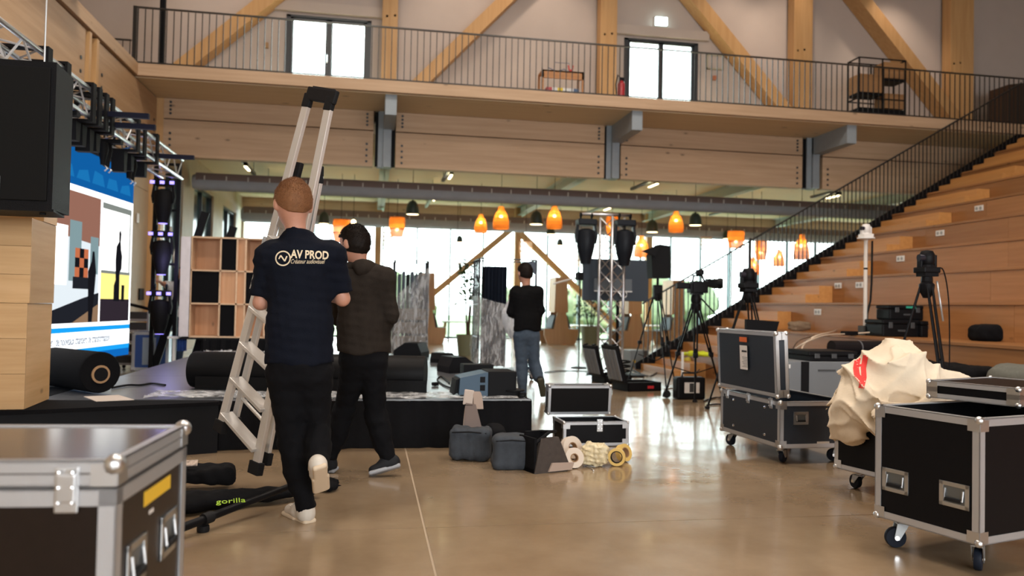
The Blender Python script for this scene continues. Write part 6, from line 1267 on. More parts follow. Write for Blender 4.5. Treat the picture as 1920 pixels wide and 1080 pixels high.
# cables on the seating
WC = mat('cream_cable', (.62, .50, .38), .6)
cable('cable', 'cream cable looping down from the white pole to the trunk', [(pb.x-.02, pb.y-.12, .95), at_z(1605, 610, .95), at_z(1560, 622, .90), at_z(1530, 630, .90), at_z(1508, 645, .80), Vector(at_y(1500, 668, 7.9))], .011, WC)
cable('cable', 'second cream cable draped over the seating edge', [(pb.x-.05, pb.y-.18, .93), at_z(1590, 626, .90), at_z(1550, 628, .9), at_z(1515, 640, .85), Vector(at_y(1490, 655, 8.6)), Vector(at_y(1462, 680, 8.8)), Vector(at_y(1445, 690, 8.8))], .010, WC)
cable('cable', 'brown cable hanging over the edge of the second tier', [at_z(1540, 630, .89), at_z(1500, 637, .86), Vector(at_y(1480, 665, 8.9)), Vector(at_y(1455, 690, 9.1)), Vector(at_y(1450, 720, 9.1))], .008, mat('brown_cable', (.12, .07, .04), .6))
one('power_adapter', BLACK, 'black power adapter next to the white pole weight', 'adapter', lambda b: b.obox((pb.x-.28, pb.y-.05, .91), (.22, .12, .06), Rz(.2), .015))
one('yellow_strap', mat('hi_vis_yellow', (.62, .70, .02), .6), 'coil of yellow strap beside the white pole weight', 'strap', lambda b: b.lathe([(.04, 0), (.09, 0), (.09, .03), (.04, .03)], 16, (pb.x+.18, pb.y-.14, .881)))
HIV = mat('hi_vis_yellow', (.62, .70, .02), .6)
p = at_z(1298, 668, .395); bagsoft('bright yellow and black safety vest on the end of the lowest tier', (p.x+.1, p.y, .395), (.22, .16, .04), .2, HIV, .02, 21, name='safety_vest', cat='vest', amp=.02)
p = at_z(1330, 668, .395); bagsoft('black jacket lying beside the safety vest on the lowest tier', (6.45, p.y-.4, .395), (.2, .2, .05), .2, BB, .02, 23, name='jacket', cat='jacket')
p = at_z(1225, 676, .12); bagsoft('yellow bag slumped on the bottom steps', (p.x+.12, 14.1, .122), (.2, .16, .09), .1, mat('yellow_nylon', (.55, .48, .06), .6), .02, 22, name='yellow_bag', cat='bag')
p = at_z(1279, 722, 0); one('white_post', WHITE, 'slim white post standing before the bottom tier', 'post', lambda b: (b.tube([(p.x, p.y, .01), (p.x, p.y, at_y(1279, 660, p.y).z)], .022, 8), b.lathe([(.12, 0), (.12, .012)], 14, (p.x, p.y, 0))))
for i, pts in enumerate((((1320, 752), (1345, 745), (1370, 752), (1395, 745)), ((1325, 760), (1350, 758), (1372, 768), (1390, 755)), ((1180, 690), (1215, 705), (1240, 695), (1262, 705), (1290, 690)), ((1020, 698), (1060, 695), (1100, 696), (1140, 700)))):
    cable('cable', ['black cable tangle on the floor left of the raised lid case', 'second black cable on the floor left of the raised lid case', 'black cable running along the foot of the bottom steps', 'black cable crossing the floor to the truss tower'][i], [at_z(x, y, .012) for x, y in pts], .010)
# ================================================================ BAGS AND TAPE ON THE FLOOR
GBAG = cl('slate_cordura', (.033, .040, .050)); BBAG = cl('brown_black_cordura', (.055, .042, .035))
def toolbag(label, c, r, rz, seed, m=GBAG):
    t = thing('tool_bag', label, 'bag', c, rz, 'slate tool bags'); 
    def f(p): d = sd_box(p, (0, 0, r[2]), r, .05); d = d+wob(p, .010, 12, seed)+wob(p, .004, 40, seed+2); return np.maximum(d, -p[:, 2])
    o = nets('pouch', f, (-r[0]*1.3, -r[1]*1.3, -.03), (r[0]*1.3, r[1]*1.3, r[2]*2.5), .009, m); o.parent = t
    P('zip', BLACK, t, lambda b: b.tube([(-r[0]*.85, -r[1]*.98, r[2]*1.75), (0, -r[1]*1.02, r[2]*1.82), (r[0]*.85, -r[1]*.98, r[2]*1.75)], .006, 5)); return t
p = at_z(880, 866, 0); t = toolbag('slate tool bag nearest the stage with a beige shoulder strap', (p.x+.02, p.y+.1, 0), (.155, .11, .125), -.25, 1)
STR = mat('beige_strap', (.42, .32, .26), .8)
P('shoulder_strap', STR, t, lambda b: (sheet(b, lambda u, v: (-.04+.05*v-.03*math.cos(u*3)+.03*u, .05-.02*u, .24+.28*math.sin(u*2.6)), 14, 2), sheet(b, lambda u, v: (-.03+.06*v-.03*math.cos(u*3)+.03*u, .058-.02*u, .24+.28*math.sin(u*2.6)), 14, 2)), True); P('strap_pad', mat('beige_pad', (.55, .46, .40), .8), t, lambda b: b.obox((-.03, .045, .47), (.075, .022, .12), Matrix.Rotation(.12, 3, 'Y'), .008)); P('strap_tail', mat('brown_strap', (.20, .15, .13), .8), t, lambda b: b.prism([(-.06, .22), (.09, .20), (.03, .42), (-.05, .43)], .03, .045, axis=1))
P('buckle', BLACK, t, lambda b: b.box((-.06, .03, .405), (.01, .05, .42), .004))
p = at_z(961, 882, 0); toolbag('slate tool bag in the middle of the floor pile', (p.x, p.y+.1, 0), (.135, .11, .12), -.1, 5)
p = at_z(1030, 886, 0)
t = thing('tool_bag', 'open brown-lined tool bag beside the tape rolls', 'bag', (p.x, p.y+.12, 0), .35, 'slate tool bags')
P('side', BBAG, t, lambda b: b.prism([(-.17, 0), (.10, 0), (.14, .02), (.03, .25), (-.12, .25)], -.12, -.09, axis=1)); P('back_side', BB, t, lambda b: b.prism([(-.17, 0), (.12, 0), (.04, .27), (-.12, .27)], .08, .11, axis=1)); P('flap', STR, t, lambda b: b.prism([(-.06, .01), (.14, .01), (.16, .06), (-.03, .07)], -.135, -.122, axis=1)); P('bottom', BB, t, lambda b: b.box((-.17, -.11, 0), (.12, .1, .03))); P('end', BB, t, lambda b: b.prism([(-.11, 0), (.10, 0), (.10, .25), (-.11, .25)], -.17, -.15, axis=0)); P('strap', BLACK, t, lambda b: b.tube([(-.15, -.1, .22), (-.05, -.12, .29), (.05, -.05, .28), (.0, .1, .26)], .012, 6), True)
p = at_z(935, 862, 0); bagsoft('dark pouch squeezed between the two slate tool bags', (p.x, p.y+.14, 0), (.08, .1, .125), .2, BB, .014, 31, name='pouch')
def tape(label, c, R, r0, r1, w, m, side, grp='tape rolls'):
    t = thing('tape_roll', label, 'tape', c, group=grp); Rm = Matrix.Rotation(R[1], 3, 'Z') @ Matrix.Rotation(R[0], 3, 'X')
    b = MB(); b.lathe([(r0, -w/2), (r1, -w/2), (r1, w/2), (r0, w/2), (r0, -w/2)], 28, R=Rm); b.f = b.f[:4*28]; b.m = b.m[:4*28]; b.build('tape', m, t, True)
    b = MB(); b.lathe([(r0-.006, -w/2), (r0+.001, -w/2), (r0+.001, w/2), (r0-.006, w/2), (r0-.006, -w/2)], 24, R=Rm); b.f = b.f[:4*24]; b.m = b.m[:4*24]; b.build('core', side, t, True)
WT = mat('white_cloth_tape', (.70, .60, .50), .7); YT = mat('yellow_masking_tape', (.70, .48, .14), .6); CARD = mat('cardboard', (.34, .20, .10), .8)
p = at_z(1078, 880, 0); tape('white tape roll at the front of the floor pile', (p.x, p.y+.05, .074), (1.35, .1), .032, .074, .05, WT, CARD)
p = at_z(1078, 866, 0); tape('white tape roll leaning behind the front one', (p.x+.0, p.y+.12, .088), (1.3, .35), .04, .088, .05, WT, CARD)
p = at_z(1160, 876, 0); tape('yellow tape roll with a black core side', (p.x, p.y+.05, .066), (1.45, -.4), .045, .066, .05, YT, BLACK)
p = at_z(1172, 872, 0); tape('yellow tape roll leaning at the right end of the pile', (p.x+.03, p.y+.13, .068), (1.25, .5), .04, .068, .045, YT, CARD)
p = at_z(1120, 878, 0)
def bund(q): q = q-np.array((p.x, p.y+.08, .09), np.float32); return sd_box(q, (0, 0, 0), (.10, .07, .085), .05)+wob(q, .012, 30, 3)+wob(q, .008, 70, 5)+.006*np.abs(np.sin(q[:, 0]*60+4*np.sin(q[:, 2]*30)))
soft('film_bundle', bund, (p.x-.18, p.y-.08, 0.0), (p.x+.18, p.y+.24, .24), .007, mat('yellowish_film', (.72, .62, .40), .35, alpha=.92, noise=.15, nscale=30), 'crumpled yellowish plastic film between the tape rolls', 'plastic film')
one('key_ring', STEELB, 'small bunch of keys before the plastic film bundle', 'keys', lambda b: (b.tube([at_z(1103, 876, .006), at_z(1110, 878, .008), at_z(1113, 882, .006)], .004, 5), b.tube([at_z(1100, 875, .012), at_z(1108, 874, .006), at_z(1116, 876, .006)], .004, 5)))
# ================================================================ BLACK TRANSPORT BAG AND STAND ON THE FLOOR
p0, p1_ = at_z(316, 1000, .03), at_z(632, 905, .03)
t = thing('stand_bag', 'long black stand bag with green lettering lying on the floor', 'bag', (-.75, 4.55, 0))
bq = [at_z(x, y, .0) for x, y in ((250, 985), (330, 975), (450, 965), (560, 940), (628, 918), (630, 905), (610, 897), (560, 912), (450, 925), (330, 918), (250, 930))]
def bagf(q):
    c0_, c1_ = np.array(at_z(585, 918, .05), np.float32), np.array(at_z(270, 950, .05), np.float32); return smin(sd_cone(q, c0_, c1_, .055, .15, fl=((0, 0, 1), .45)), sd_ell(q, np.array(at_z(609, 908, .03)), (.085, .12, .035)), .05)+wob(q, .012, 16, 3)+wob(q, .005, 45, 4)
o = nets('bag', bagf, (-1.5, 4.2, 0), (.1, 5.3, .2), .012, BB, t)
text_part('lettering', 'gorilla', .06, mat('green_print', (.30, .50, .02), .6), t, at_z(405, 945, .125)-Vector(t.location), Rz(.20) @ Matrix.Rotation(.35, 3, 'X'), depth=.001, label='green lettering')
p = at_z(345, 930, 0); bagsoft('crumpled black backpack with a paper tag beside the stand bag', (p.x+.03, p.y+.12, .05), (.24, .14, .055), .15, BB, .014, 41, name='backpack', amp=.02)
one('paper_tag', mat('speckled_tag', (.45, .36, .30), .7, noise=.5, nscale=50), 'speckled paper tag lying on the black backpack', 'tag', lambda b: b.obox(Vector((p.x-.02, p.y+.06, .185)), (.16, .07, .01), Rz(.15) @ Matrix.Rotation(.25, 3, 'X'), .002))
one('green_tag', HIV, 'bright green strap end beside the flight case', 'strap', lambda b: b.obox(at_z(310, 950, .11)+Vector((0, 0, 0)), (.10, .07, .012), Rz(-.3) @ Matrix.Rotation(.3, 3, 'X'), .003))
t = thing('microphone_boom', 'black telescopic boom with a round knob lying across the stand bag', 'boom', (-.75, 4.35, 0))
a_, c_ = at_z(320, 998, .05), at_z(560, 905, .12); P('tube', TRI, t, lambda b: b.tube([a_, a_.lerp(c_, .5), c_], [.022, .020, .016], 10), True, True); P('collar', RUB, t, lambda b: b.tube([a_.lerp(c_, .22), a_.lerp(c_, .28)], .03, 12), True, True)
P('grip_end', RUB, t, lambda b: b.tube([a_-(c_-a_).normalized()*.012, a_+(c_-a_).normalized()*.05], .027, 12), True, True)
kq = at_z(380, 998, .0); P('knob', RUB, t, lambda b: b.lathe([(.03, 0), (.032, .012), (.03, .03), (.01, .035), (.01, .06)], 14, (kq.x, kq.y+.01, .002)), True, True)
# ================================================================ PENDANT LAMPS
def wicker(name, c, e):
    """woven shade: see-through slats that let the bulb glow through"""
    if name in MATS: return MATS[name]
    m = bpy.data.materials.new(name); m.use_nodes = True; nt = m.node_tree; nt.nodes.clear(); N = nt.nodes.new; L = nt.links; o = N('ShaderNodeOutputMaterial')
    d = N('ShaderNodeBsdfDiffuse'); d.inputs[0].default_value = (*c, 1); t = N('ShaderNodeBsdfTranslucent'); t.inputs[0].default_value = (*c, 1); x = N('ShaderNodeMixShader'); x.inputs[0].default_value = .65; L.new(d.outputs[0], x.inputs[1]); L.new(t.outputs[0], x.inputs[2])
    tr = N('ShaderNodeBsdfTransparent'); y = N('ShaderNodeMixShader'); y.inputs[0].default_value = e; L.new(x.outputs[0], y.inputs[1]); L.new(tr.outputs[0], y.inputs[2]); L.new(y.outputs[0], o.inputs[0]); MATS[name] = m; return m
WICK = wicker('wicker_orange', (.80, .34, .07), .18); WICK2 = wicker('paper_pale', (.80, .62, .50), .55)
DOME = mat('dark_green_enamel', (.030, .045, .036), .4); BULB = emis('warm_bulb', (1.0, .60, .22), 38.0); DISK = emis('warm_disc', (1.0, .74, .38), 7.0)
CEIL = 4.74
def lampthing(name, label, x, y, Y, grp): v = at_y(x, y, Y); return thing(name, label, 'pendant lamp', v, group=grp), v
def cord(t, v, r=.006): P('cord', BLACK, t, lambda b: b.tube([(0, 0, 0), (0, 0, CEIL-v.z)], r, 5))
def basket(label, x, y, hpx, wpx, Y, power=22):
    t, v = lampthing('basket_lamp', label, x, y, Y, 'orange woven pendant lamps'); k = (v.x**2+v.y**2)**.5/FPX*.99; h, r = hpx*k, wpx*k/2; cord(t, v)
    P('shade', WICK, t, lambda b: (b.lathe([(r*.28, 0), (r*.34, -.02), (r*.40, -h*.16), (r*.72, -h*.34), (r*.95, -h*.62), (r, -h*.86), (r*.97, -h)], 20, c=(0, 0, 0))), True).data.polygons
    for q in (.18, .36, .55, .72, .88, .99): rr = r*np.interp(q, [0, .16, .34, .62, .86, 1], [.3, .40, .72, .95, 1, .97])*1.01; P('hoop', mat('wicker_hoop', (.50, .16, .03), .6), t, lambda b: b.tube([(rr*math.cos(a), rr*math.sin(a), -h*q) for a in np.linspace(0, 2*PI, 21)], .008, 4, cap=False))
    P('bulb', BULB, t, lambda b: b.ball((0, 0, -h*.45), .045, 8), True); lamp_point(v+Vector((0, 0, -h*.45)), power)
def lamp_point(p, e, col=(1, .62, .28)):
    d = bpy.data.lights.new('pendant_bulb_light', 'POINT'); d.energy = e; d.color = col; d.shadow_soft_size = .05; o = bpy.data.objects.new('pendant_bulb_light', d); COL.objects.link(o); o.location = p
def drum(label, x, y, hpx, wpx, Y, m=None, power=18, glow=True, grp='woven drum pendant lamps'):
    t, v = lampthing('drum_lamp', label, x, y, Y, grp); k = (v.x**2+v.y**2)**.5/FPX*.99; h, r = hpx*k, wpx*k/2; cord(t, v)
    P('shade', m or WICK, t, lambda b: [b.lathe([(r*.85, 0), (r*.95, -h*.1), (r*.95, -h*.55), (r*1.0, -h*.6)], 20), b.lathe([(r*.9, -h*.62), (r*.7, -h)], 20)] and None, True)
    for q in (0, .3, .58): P('hoop', mat('wicker_hoop', (.50, .16, .03), .6), t, lambda b: b.tube([(r*.96*math.cos(a), r*.96*math.sin(a), -h*q) for a in np.linspace(0, 2*PI, 21)], .009, 4, cap=False))
    if glow: P('bulb', BULB, t, lambda b: b.ball((0, 0, -h*.62), .045, 8), True); lamp_point(v+Vector((0, 0, -h*.6)), power)
def dome(label, x, y, hpx, wpx, Y, power=9):
    t, v = lampthing('dome_lamp', label, x, y, Y, 'dark green dome pendant lamps'); k = (v.x**2+v.y**2)**.5/FPX*.99; h, r = hpx*k, wpx*k/2; cord(t, v)
    P('shade', DOME, t, lambda b: b.lathe([(r*.12, 0), (r*.16, -h*.04), (r*.5, -h*.10), (r*.82, -h*.32), (r*.95, -h*.62), (r, -h*.98), (r*.93, -h*.98), (r*.88, -h*.62)], 22), True)
    P('diffuser', DISK, t, lambda b: b.lathe([(r*.92, -h*.94), (r*.9, -h*.965), (.001, -h*.97)], 22), True)
    if power:
        d = bpy.data.lights.new('dome_lamp_light', 'SPOT'); d.energy = power*5; d.color = (1, .76, .46); d.spot_size = 2.2; d.spot_blend = .9; d.shadow_soft_size = .06; o = bpy.data.objects.new('dome_lamp_light', d); COL.objects.link(o); o.location = v+Vector((0, 0, -h*1.02))
basket('orange woven bell lamp left of the other one above the left brace', 902, 402, 35, 25, 22.5); basket('orange woven bell lamp above the left brace', 940, 387, 43, 31, 20.5); basket('orange woven bell lamp right of the brace post', 1040, 386, 43, 30, 20.8)
basket('orange woven bell lamp right of the truss tower', 1268, 396, 39, 28, 22.0); basket('big orange woven bell lamp seen through the stair railing', 1503, 440, 44, 28, 20.5); basket('orange woven bell lamp half hidden by the right moving head', 1203, 442, 40, 28, 24.0); basket('small orange woven lamp seen through the stair railing', 1461, 468, 30, 20, 23.5); basket('small orange woven lamp low behind the stair railing', 1413, 482, 32, 20, 23.5)
drum('orange woven drum lamp right of the hooded person', 745, 408, 36, 31, 22.5); drum('orange woven drum lamp above the hooded head', 640, 412, 42, 32, 22.0); drum('orange woven drum lamp before the stair railing', 1380, 434, 30, 32, 22.5); drum('rounded orange drum lamp behind the lower stair railing', 1427, 452, 34, 24, 21.5); drum('orange woven drum lamp between the two moving heads', 1148, 405, 38, 24, 23.0)
drum('pale paper drum lamp left of the stair railing', 1324, 445, 24, 22, 26.0, WICK2, 2, False, 'pale paper drum lamps'); drum('pale paper drum lamp before the right brace', 986, 453, 32, 26, 26.0, WICK2, 2, True, 'pale paper drum lamps'); drum('pale paper drum lamp left of the video monitor', 1089, 472, 28, 24, 26.0, WICK2, 2, False, 'pale paper drum lamps'); drum('pale paper drum lamp left of the first roll cage', 727, 436, 26, 20, 26.0, WICK2, 2, False, 'pale paper drum lamps'); drum('pale paper drum lamp above the bar table', 857, 478, 26, 20, 26.0, WICK2, 1, False, 'pale paper drum lamps')
dome('dark green dome lamp above the left roll cage', 774, 375, 28, 25, 20.5); dome('dark green dome lamp just right of the ladder', 608, 396, 24, 20, 23.5); dome('dark green dome lamp between two orange bell lamps', 1006, 395, 27, 26, 20.5); dome('dark green dome lamp right of the right moving head', 1223, 411, 25, 23, 23.5); dome('dark green dome lamp left of the stair railing', 1304, 398, 25, 24, 20.5); dome('tiny dark green dome lamp above the bar table', 862, 441, 14, 13, 27.2, 0); dome('tiny dark green dome lamp before the right brace', 1050, 447, 14, 13, 27.2, 0); dome('small dark green dome lamp behind the orange bell lamp', 1033, 427, 13, 17, 26.5, 0); dome('dark green dome lamp behind the orange drum lamp', 1364, 430, 18, 17, 26.0, 0)
# bare bulb
t, v = lampthing('bare_bulb_lamp', 'bare glowing bulb above the hooded head', 663, 412, 22.0, 'bare bulbs'); cord(t, v); P('bulb', BULB, t, lambda b: b.ball((0, 0, -.06), .06, 8), True)
# track lights under the low ceiling
TUBE = emis('track_tube', (1.0, .80, .42), 9.0)
def track(label, a, c, Y0, Y1, tube=True):
    p, q = at_y(*a, Y0), at_y(*c, Y1); p.z = q.z = max(min(p.z, q.z, 4.6), 4.25)
    t = thing('track_light', label, 'track light', p, group='track lights under the low ceiling'); P('track', STEEL, t, lambda b: b.box((-.04, 0, .02), (.04, (Y1-Y0), .08))); 
    for u in (.1, .9): P('hanger', STEEL, t, lambda b: b.tube([(0, (Y1-Y0)*u, .08), (0, (Y1-Y0)*u, CEIL-p.z)], .008, 5))
    P('lamp', BLACK, t, lambda b: b.box((.02, -.05, -.06), (.09, .12, .02))); P('tube', TUBE, t, lambda b: b.box((.03, -.02, -.08), (.08, .55, -.06)))
track('track light above the left end of the nearer duct', (455, 318), (440, 330), 18.2, 20.0); track('track light above the nearer duct left of the middle', (842, 327), (830, 345), 18.0, 19.6); track('track light below the nearer duct left of the braces', (812, 385), (800, 400), 22.0, 25.0); track('track light above the nearer duct over the truss tower', (1228, 350), (1215, 362), 17.8, 19.5); track('long track light behind the stair railing end', (1420, 408), (1395, 418), 20.8, 24.0); track('track light seen through the stair railing', (1570, 375), (1560, 380), 18.2, 19.4); track('track light below the nearer duct behind the ladder', (500, 378), (515, 385), 21.5, 23.5); track('track light behind the left moving head', (1140, 398), (1130, 405), 22.5, 25.0)
# ================================================================ FURNITURE BY THE FAR GLAZING
BOOTH = wood('booth_ply', (.62, .40, .24), (.54, .33, .19), axis=2, scale=.8, knots=False); CUSH = cl('grey_cushion', (.10, .12, .14)); DKSEAT = mat('dark_seat', (.02, .02, .022), .6)
def booth(label, x, y, Y, k, half=None):
    c = at_z(x, y, 0); c = Vector((at_y(x, 600, Y).x, Y, 0)); t = thing('bench_booth', label, 'bench', c, group='double sided wooden benches')
    for sy in (-.5, .5): P('side_panel', BOOTH, t, lambda b: b.prism([(-.42*k, 0), (.42*k, 0), (.52*k, .28*k), (.52*k, .46*k), (.22*k, .46*k), (.13*k, .95*k), (-.13*k, .95*k), (-.22*k, .46*k), (-.52*k, .46*k), (-.52*k, .28*k)], sy-.03, sy+.03, axis=1))
    for sx in (-1, 1): P('seat', DKSEAT, t, lambda b: b.box((sx*.22*k, -.47, .42*k), (sx*.52*k, .47, .47*k), .01)); P('back_cushion', CUSH, t, lambda b: b.prism([(sx*.23*k, .48*k), (sx*.30*k, .48*k), (sx*.20*k, .86*k), (sx*.15*k, .86*k)], -.45, .45, axis=1))
    P('high_back', BOOTH, t, lambda b: b.prism([(-.21*k, .95*k), (.21*k, .95*k), (.17*k, 2.0*k), (-.19*k, 2.0*k)], -.47, .47, axis=1)); return t
booth('wooden double bench right of the black sweater', 1046, 641, 25.6, 1.1); booth('wooden double bench behind the left roll cage', 800, 645, 25.0, 1.1); booth('wooden double bench behind the truss tower', 1182, 641, 24.5, 1.1); booth('wooden double bench behind the soft light stand', 1262, 641, 25.5, 1.1)
def bar_table(label, x, y, Y, w=.45):
    c = Vector((at_y(x, y, Y).x, Y, 0)); h = at_y(x, y, Y).z; t = thing('bar_table', label, 'table', c, group='white bar tables'); P('top', WHITE, t, lambda b: b.box((-w, -.35, h-.04), (w, .35, h), .01))
    for sx in (-1, 1):
        for sy in (-1, 1): P('leg', mat('golden_oak_leg', (.55, .38, .12), .5), t, lambda b: b.tube([(sx*w*.72, sy*.25, h-.04), (sx*w*.9, sy*.3, 0)], [.03, .018], 6), True)
bar_table('white bar table with golden legs between the two roll cages', 856, 602, 25.5, .50); bar_table('white bar table right of the green planter', 1230, 610, 26.5, .5); bar_table('white bar table behind the bench right of the sweater', 1092, 610, 27.0, .45)
LEAFD = mat('indoor_leaf', (.035, .085, .025), .5, noise=.4, nscale=12)
def plant(label, x, y0, y1, Y, wpx, pot=None, seed=1, base=0.0, hid=False):
    c = Vector((at_y(x, y0, Y).x, Y, 0)); z0, z1 = at_y(x, y1, Y).z, at_y(x, y0, Y).z; r = wpx/2*Y/FPX; t = thing('potted_plant', label, 'plant', c, group='indoor plants'); rr = random.Random(seed)
    P('stem', mat('plant_stem', (.07, .045, .025), .7), t, lambda b: [b.tube([(0, 0, .3), (rr.uniform(-.5, .5)*r, rr.uniform(-.4, .4)*r, z0+(z1-z0)*rr.uniform(.5, .9))], [.03, .012], 5) for _ in range(3)])
    def lv(b):
        for _ in range(240):
            a = rr.uniform(0, 2*PI); q = math.sqrt(rr.random())*r; z = z0+(z1-z0)*rr.random(); p = Vector((q*math.cos(a), q*math.sin(a)*.7, z)); d = Vector((rr.uniform(-1, 1), rr.uniform(-1, 1), rr.uniform(-.7, .5))).normalized(); s = d.cross(Vector((0, 0, 1))).normalized(); L = rr.uniform(.10, .20)
            b.add([p, p+d*L*.5+s*L*.28, p+d*L, p+d*L*.5-s*L*.28], [(0, 1, 2, 3)])
    P('foliage', LEAFD, t, lv)['kind'] = 'stuff'
    pr_ = (pot or (.30, .55)); P('pot', mat('sage_pot', (.17, .18, .11), .6), t, lambda b: b.lathe([(pr_[0]*.82, 0), (pr_[0], pr_[1]), (pr_[0]*.93, pr_[1]), (pr_[0]*.9, pr_[1]-.08), (.001, pr_[1]-.08)], 22), True); return t
plant('leafy indoor tree left of the right roll cage', 880, 487, 568, 19.0, 44, (.28, .5), 2); plant('leafy plant in a sage green tub beneath the video monitor', 1108, 556, 596, 23.0, 66, (.29, at_y(1108, 611, 23.4).z), 5)
t_ = at_z(690, 660, 0)
one('green_tub', mat('bright_green_tub', (.10, .20, .07), .6), 'green tub behind the hooded person beside the left roll cage', 'tub', lambda b: b.lathe([(.26, 0), (.30, .75), (.27, .75), (.25, .68), (.001, .68)], 20, (at_y(722, 640, 19.0).x, 19.0, 0)), smooth=True)
# ================================================================ ON THE GALLERY
YG = 15.45
def G(x, y): return at_y(x, y, YG)
a_, c_ = G(1012, 160), G(1090, 160); zf_ = 5.42
t = thing('toy_bench', 'wooden play bench with bright boxes on the gallery', 'bench', ((a_.x+c_.x)/2, YG, zf_)); zt1 = G(1050, 138).z
BENCHW = wood('toy_bench_timber', (.50, .24, .10), (.42, .19, .07), axis=0)
P('board', BENCHW, t, lambda b: b.box((a_.x, YG-.2, zt1-.16), (c_.x, YG-.16, zt1)), world=True); P('top', BENCHW, t, lambda b: b.box((a_.x, YG-.2, zt1-.03), (c_.x, YG+.2, zt1)), world=True)
for x in (a_.x+.02, c_.x-.02):
    for y in (-.18, .18): P('leg', BENCHW, t, lambda b: b.box((x-.02, YG+y-.02, zf_), (x+.02, YG+y+.02, zt1-.03)), world=True)
for i, col in enumerate(((.45, .05, .06), (.7, .7, .7), (.75, .55, .02), (.7, .7, .68), (.65, .66, .68), (.05, .10, .20))):
    x = a_.x+.12+i*(c_.x-a_.x-.2)/6; one('storage_box', mat('toy_box_%d' % i, col, .5), ['red box under the play bench', 'first white box under the play bench', 'yellow box under the play bench', 'second white box under the play bench', 'third white box under the play bench', 'navy box under the play bench'][i], 'box', lambda b: b.box((x, YG-.1, zf_), (x+.12, YG+.12, zf_+.19), .01), group='boxes under the play bench')
one('toy_figure', mat('toy_red', (.55, .03, .02), .5), 'red toy standing on the play bench', 'toy', lambda b: (b.box((G(1070, 130).x-.03, YG-.03, zt1), (G(1070, 130).x+.03, YG+.03, zt1+.09)), b.bar((G(1070, 130).x-.03, YG, zt1+.08), (G(1070, 130).x-.05, YG, zt1+.18), .025), b.bar((G(1070, 130).x+.03, YG, zt1+.08), (G(1070, 130).x+.05, YG, zt1+.18), .025)))
one('wire_toy', mat('toy_blue_wire', (.06, .10, .22), .4), 'blue wire bead maze on the play bench', 'toy', lambda b: (b.tube([(a_.x+.15, YG, zt1), (a_.x+.18, YG, zt1+.10), (a_.x+.35, YG, zt1+.03), (a_.x+.5, YG, zt1+.1), (a_.x+.6, YG, zt1)], .010, 5), b.tube([(a_.x+.3, YG, zt1), (a_.x+.3, YG, zt1+.22), (a_.x+.6, YG, zt1+.22), (a_.x+.6, YG, zt1)], .007, 5)))
p = at_y(1165, 165, 15.4)
t = thing('fire_extinguisher', 'red fire extinguisher beside the far gallery door', 'fire extinguisher', (p.x, 15.4, zf_)); P('cylinder', mat('extinguisher_red', (.42, .02, .03), .35), t, lambda b: b.lathe([(.06, .02), (.075, .03), (.075, .36), (.05, .42), (.02, .44)], 14), True); P('hose', BLACK, t, lambda b: b.tube([(.0, 0, .45), (-.08, 0, .55), (-.12, 0, .35), (-.10, 0, .15)], .014, 6), True); P('valve', BLACK, t, lambda b: b.box((-.04, -.02, .43), (.05, .02, .50)))
v = at_y(1240, 40, 17.42)
t = thing('exit_sign', 'glowing pale exit light on the gallery wall above the far door', 'sign', v); P('panel', emis('exit_glow', (.75, 1.0, .95), 6.0), t, lambda b: b.box((-.14, -.03, -.09), (.14, .02, .09))); P('housing', WHITE, t, lambda b: b.box((-.15, .02, -.1), (.15, .07, .1)))
a_, c_ = at_y(1325, 129, 17.46), at_y(1357, 104, 17.46); t = thing('picture_frame', 'small pale picture frame on the gallery wall right of the far door', 'picture', ((a_.x+c_.x)/2, 17.46, a_.z)); P('frame', mat('pale_frame', (.45, .42, .32), .5), t, lambda b: (b.box((a_.x, 17.44, a_.z), (c_.x, 17.49, a_.z+.03)), b.box((a_.x, 17.44, c_.z-.03), (c_.x, 17.49, c_.z)), b.box((a_.x, 17.44, a_.z), (a_.x+.03, 17.49, c_.z)), b.box((c_.x-.03, 17.44, a_.z), (c_.x, 17.49, c_.z))), world=True); P('sheet', PLASTER, t, lambda b: b.box((a_.x+.02, 17.47, a_.z+.02), (c_.x-.02, 17.485, c_.z-.02)), world=True)
v = at_y(1340, 146, 17.46); one('alarm_button', mat('alarm_orange', (.45, .16, .08), .5), 'small orange call point on the gallery wall below the picture frame', 'switch', lambda b: b.box((v.x-.04, 17.43, v.z-.05), (v.x+.04, 17.49, v.z+.05), .005))
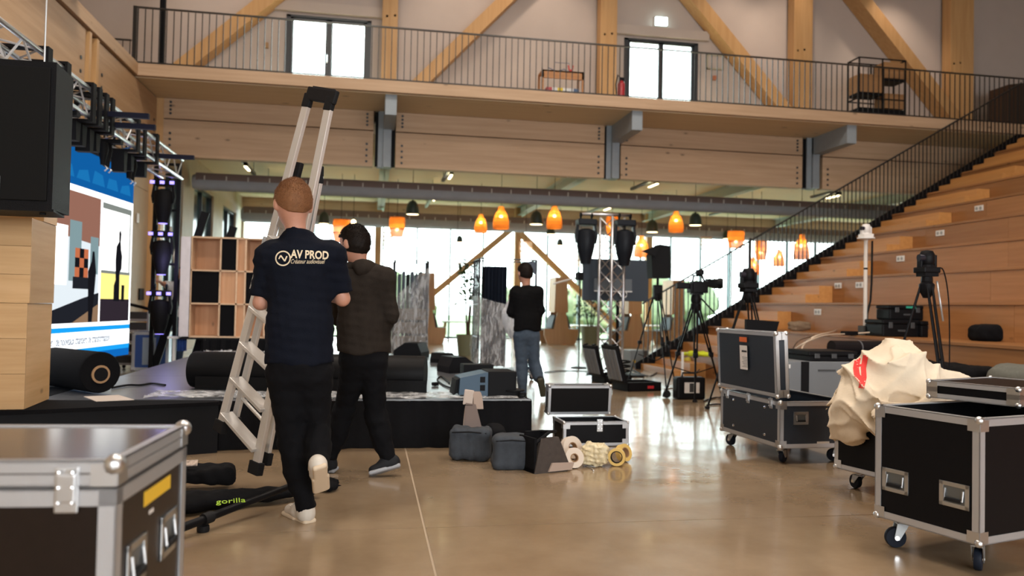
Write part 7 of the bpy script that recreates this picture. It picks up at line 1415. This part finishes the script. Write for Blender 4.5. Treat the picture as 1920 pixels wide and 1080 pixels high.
v = at_y(500, 85, 17.46); one('door_sensor', mat('brass_sensor', (.35, .20, .08), .4), 'small brass call point on the gallery wall left of the nearer door', 'switch', lambda b: b.box((v.x-.04, 17.43, v.z-.06), (v.x+.04, 17.49, v.z+.06), .005))
# open shelf unit
a_, c_ = at_y(1601, 205, 15.45), at_y(1687, 205, 15.45); zt2 = at_y(1640, 114, 15.45).z
t = thing('open_shelf', 'black wire framed shelf unit with wooden boxes on the gallery', 'shelf', ((a_.x+c_.x)/2, 15.45, zf_))
for x in (a_.x, (a_.x+c_.x)/2, c_.x):
    for y in (15.27, 15.67): P('post', BLACK, t, lambda b: b.box((x-.012, y-.012, zf_), (x+.012, y+.012, zt2)), world=True)
for z in (zt2, zf_+.42):
    for y in (15.27, 15.67): P('rail', BLACK, t, lambda b: b.box((a_.x, y-.012, z-.024), (c_.x, y+.012, z)), world=True)
    for x in (a_.x, c_.x): P('rail', BLACK, t, lambda b: b.box((x-.012, 15.27, z-.024), (x+.012, 15.67, z)), world=True)
xm = (a_.x+c_.x)/2; hgt = zt2-zf_
SBX = wood('shelf_box_timber', (.36, .20, .09), (.29, .15, .06), axis=0)
for x0_, x1_, f0, f1, m_ in ((a_.x, xm+.08, .0, .16, BLACK), (xm, c_.x, .0, .15, BLACK), (a_.x, xm+.06, .42, .72, SBX), (xm+.06, c_.x, .17, .42, SBX), (xm+.03, c_.x, .68, .95, SBX), (a_.x, xm, .37, .42, BLACK), (xm, c_.x, .63, .67, BLACK)):
    P('box' if m_ is SBX else 'dark_tray', m_, t, lambda b: b.box((x0_+.014, 15.272, zf_+hgt*f0+.002), (x1_-.014, 15.65, zf_+hgt*f1)), world=True)
one('dark_cabinet', mat('dark_brown_cabinet', (.05, .025, .015), .5), 'dark brown cabinet on the gallery at the top of the stairs', 'cabinet', lambda b: b.prism([(at_y(1872, 215, 16.2).x, 5.42), (at_y(1872, 215, 16.2).x+2, 5.42), (at_y(1872, 215, 16.2).x+2, 6.9), (at_y(1872, 165, 16.2).x, at_y(1872, 165, 16.2).z)], 15.9, 16.5, axis=1))
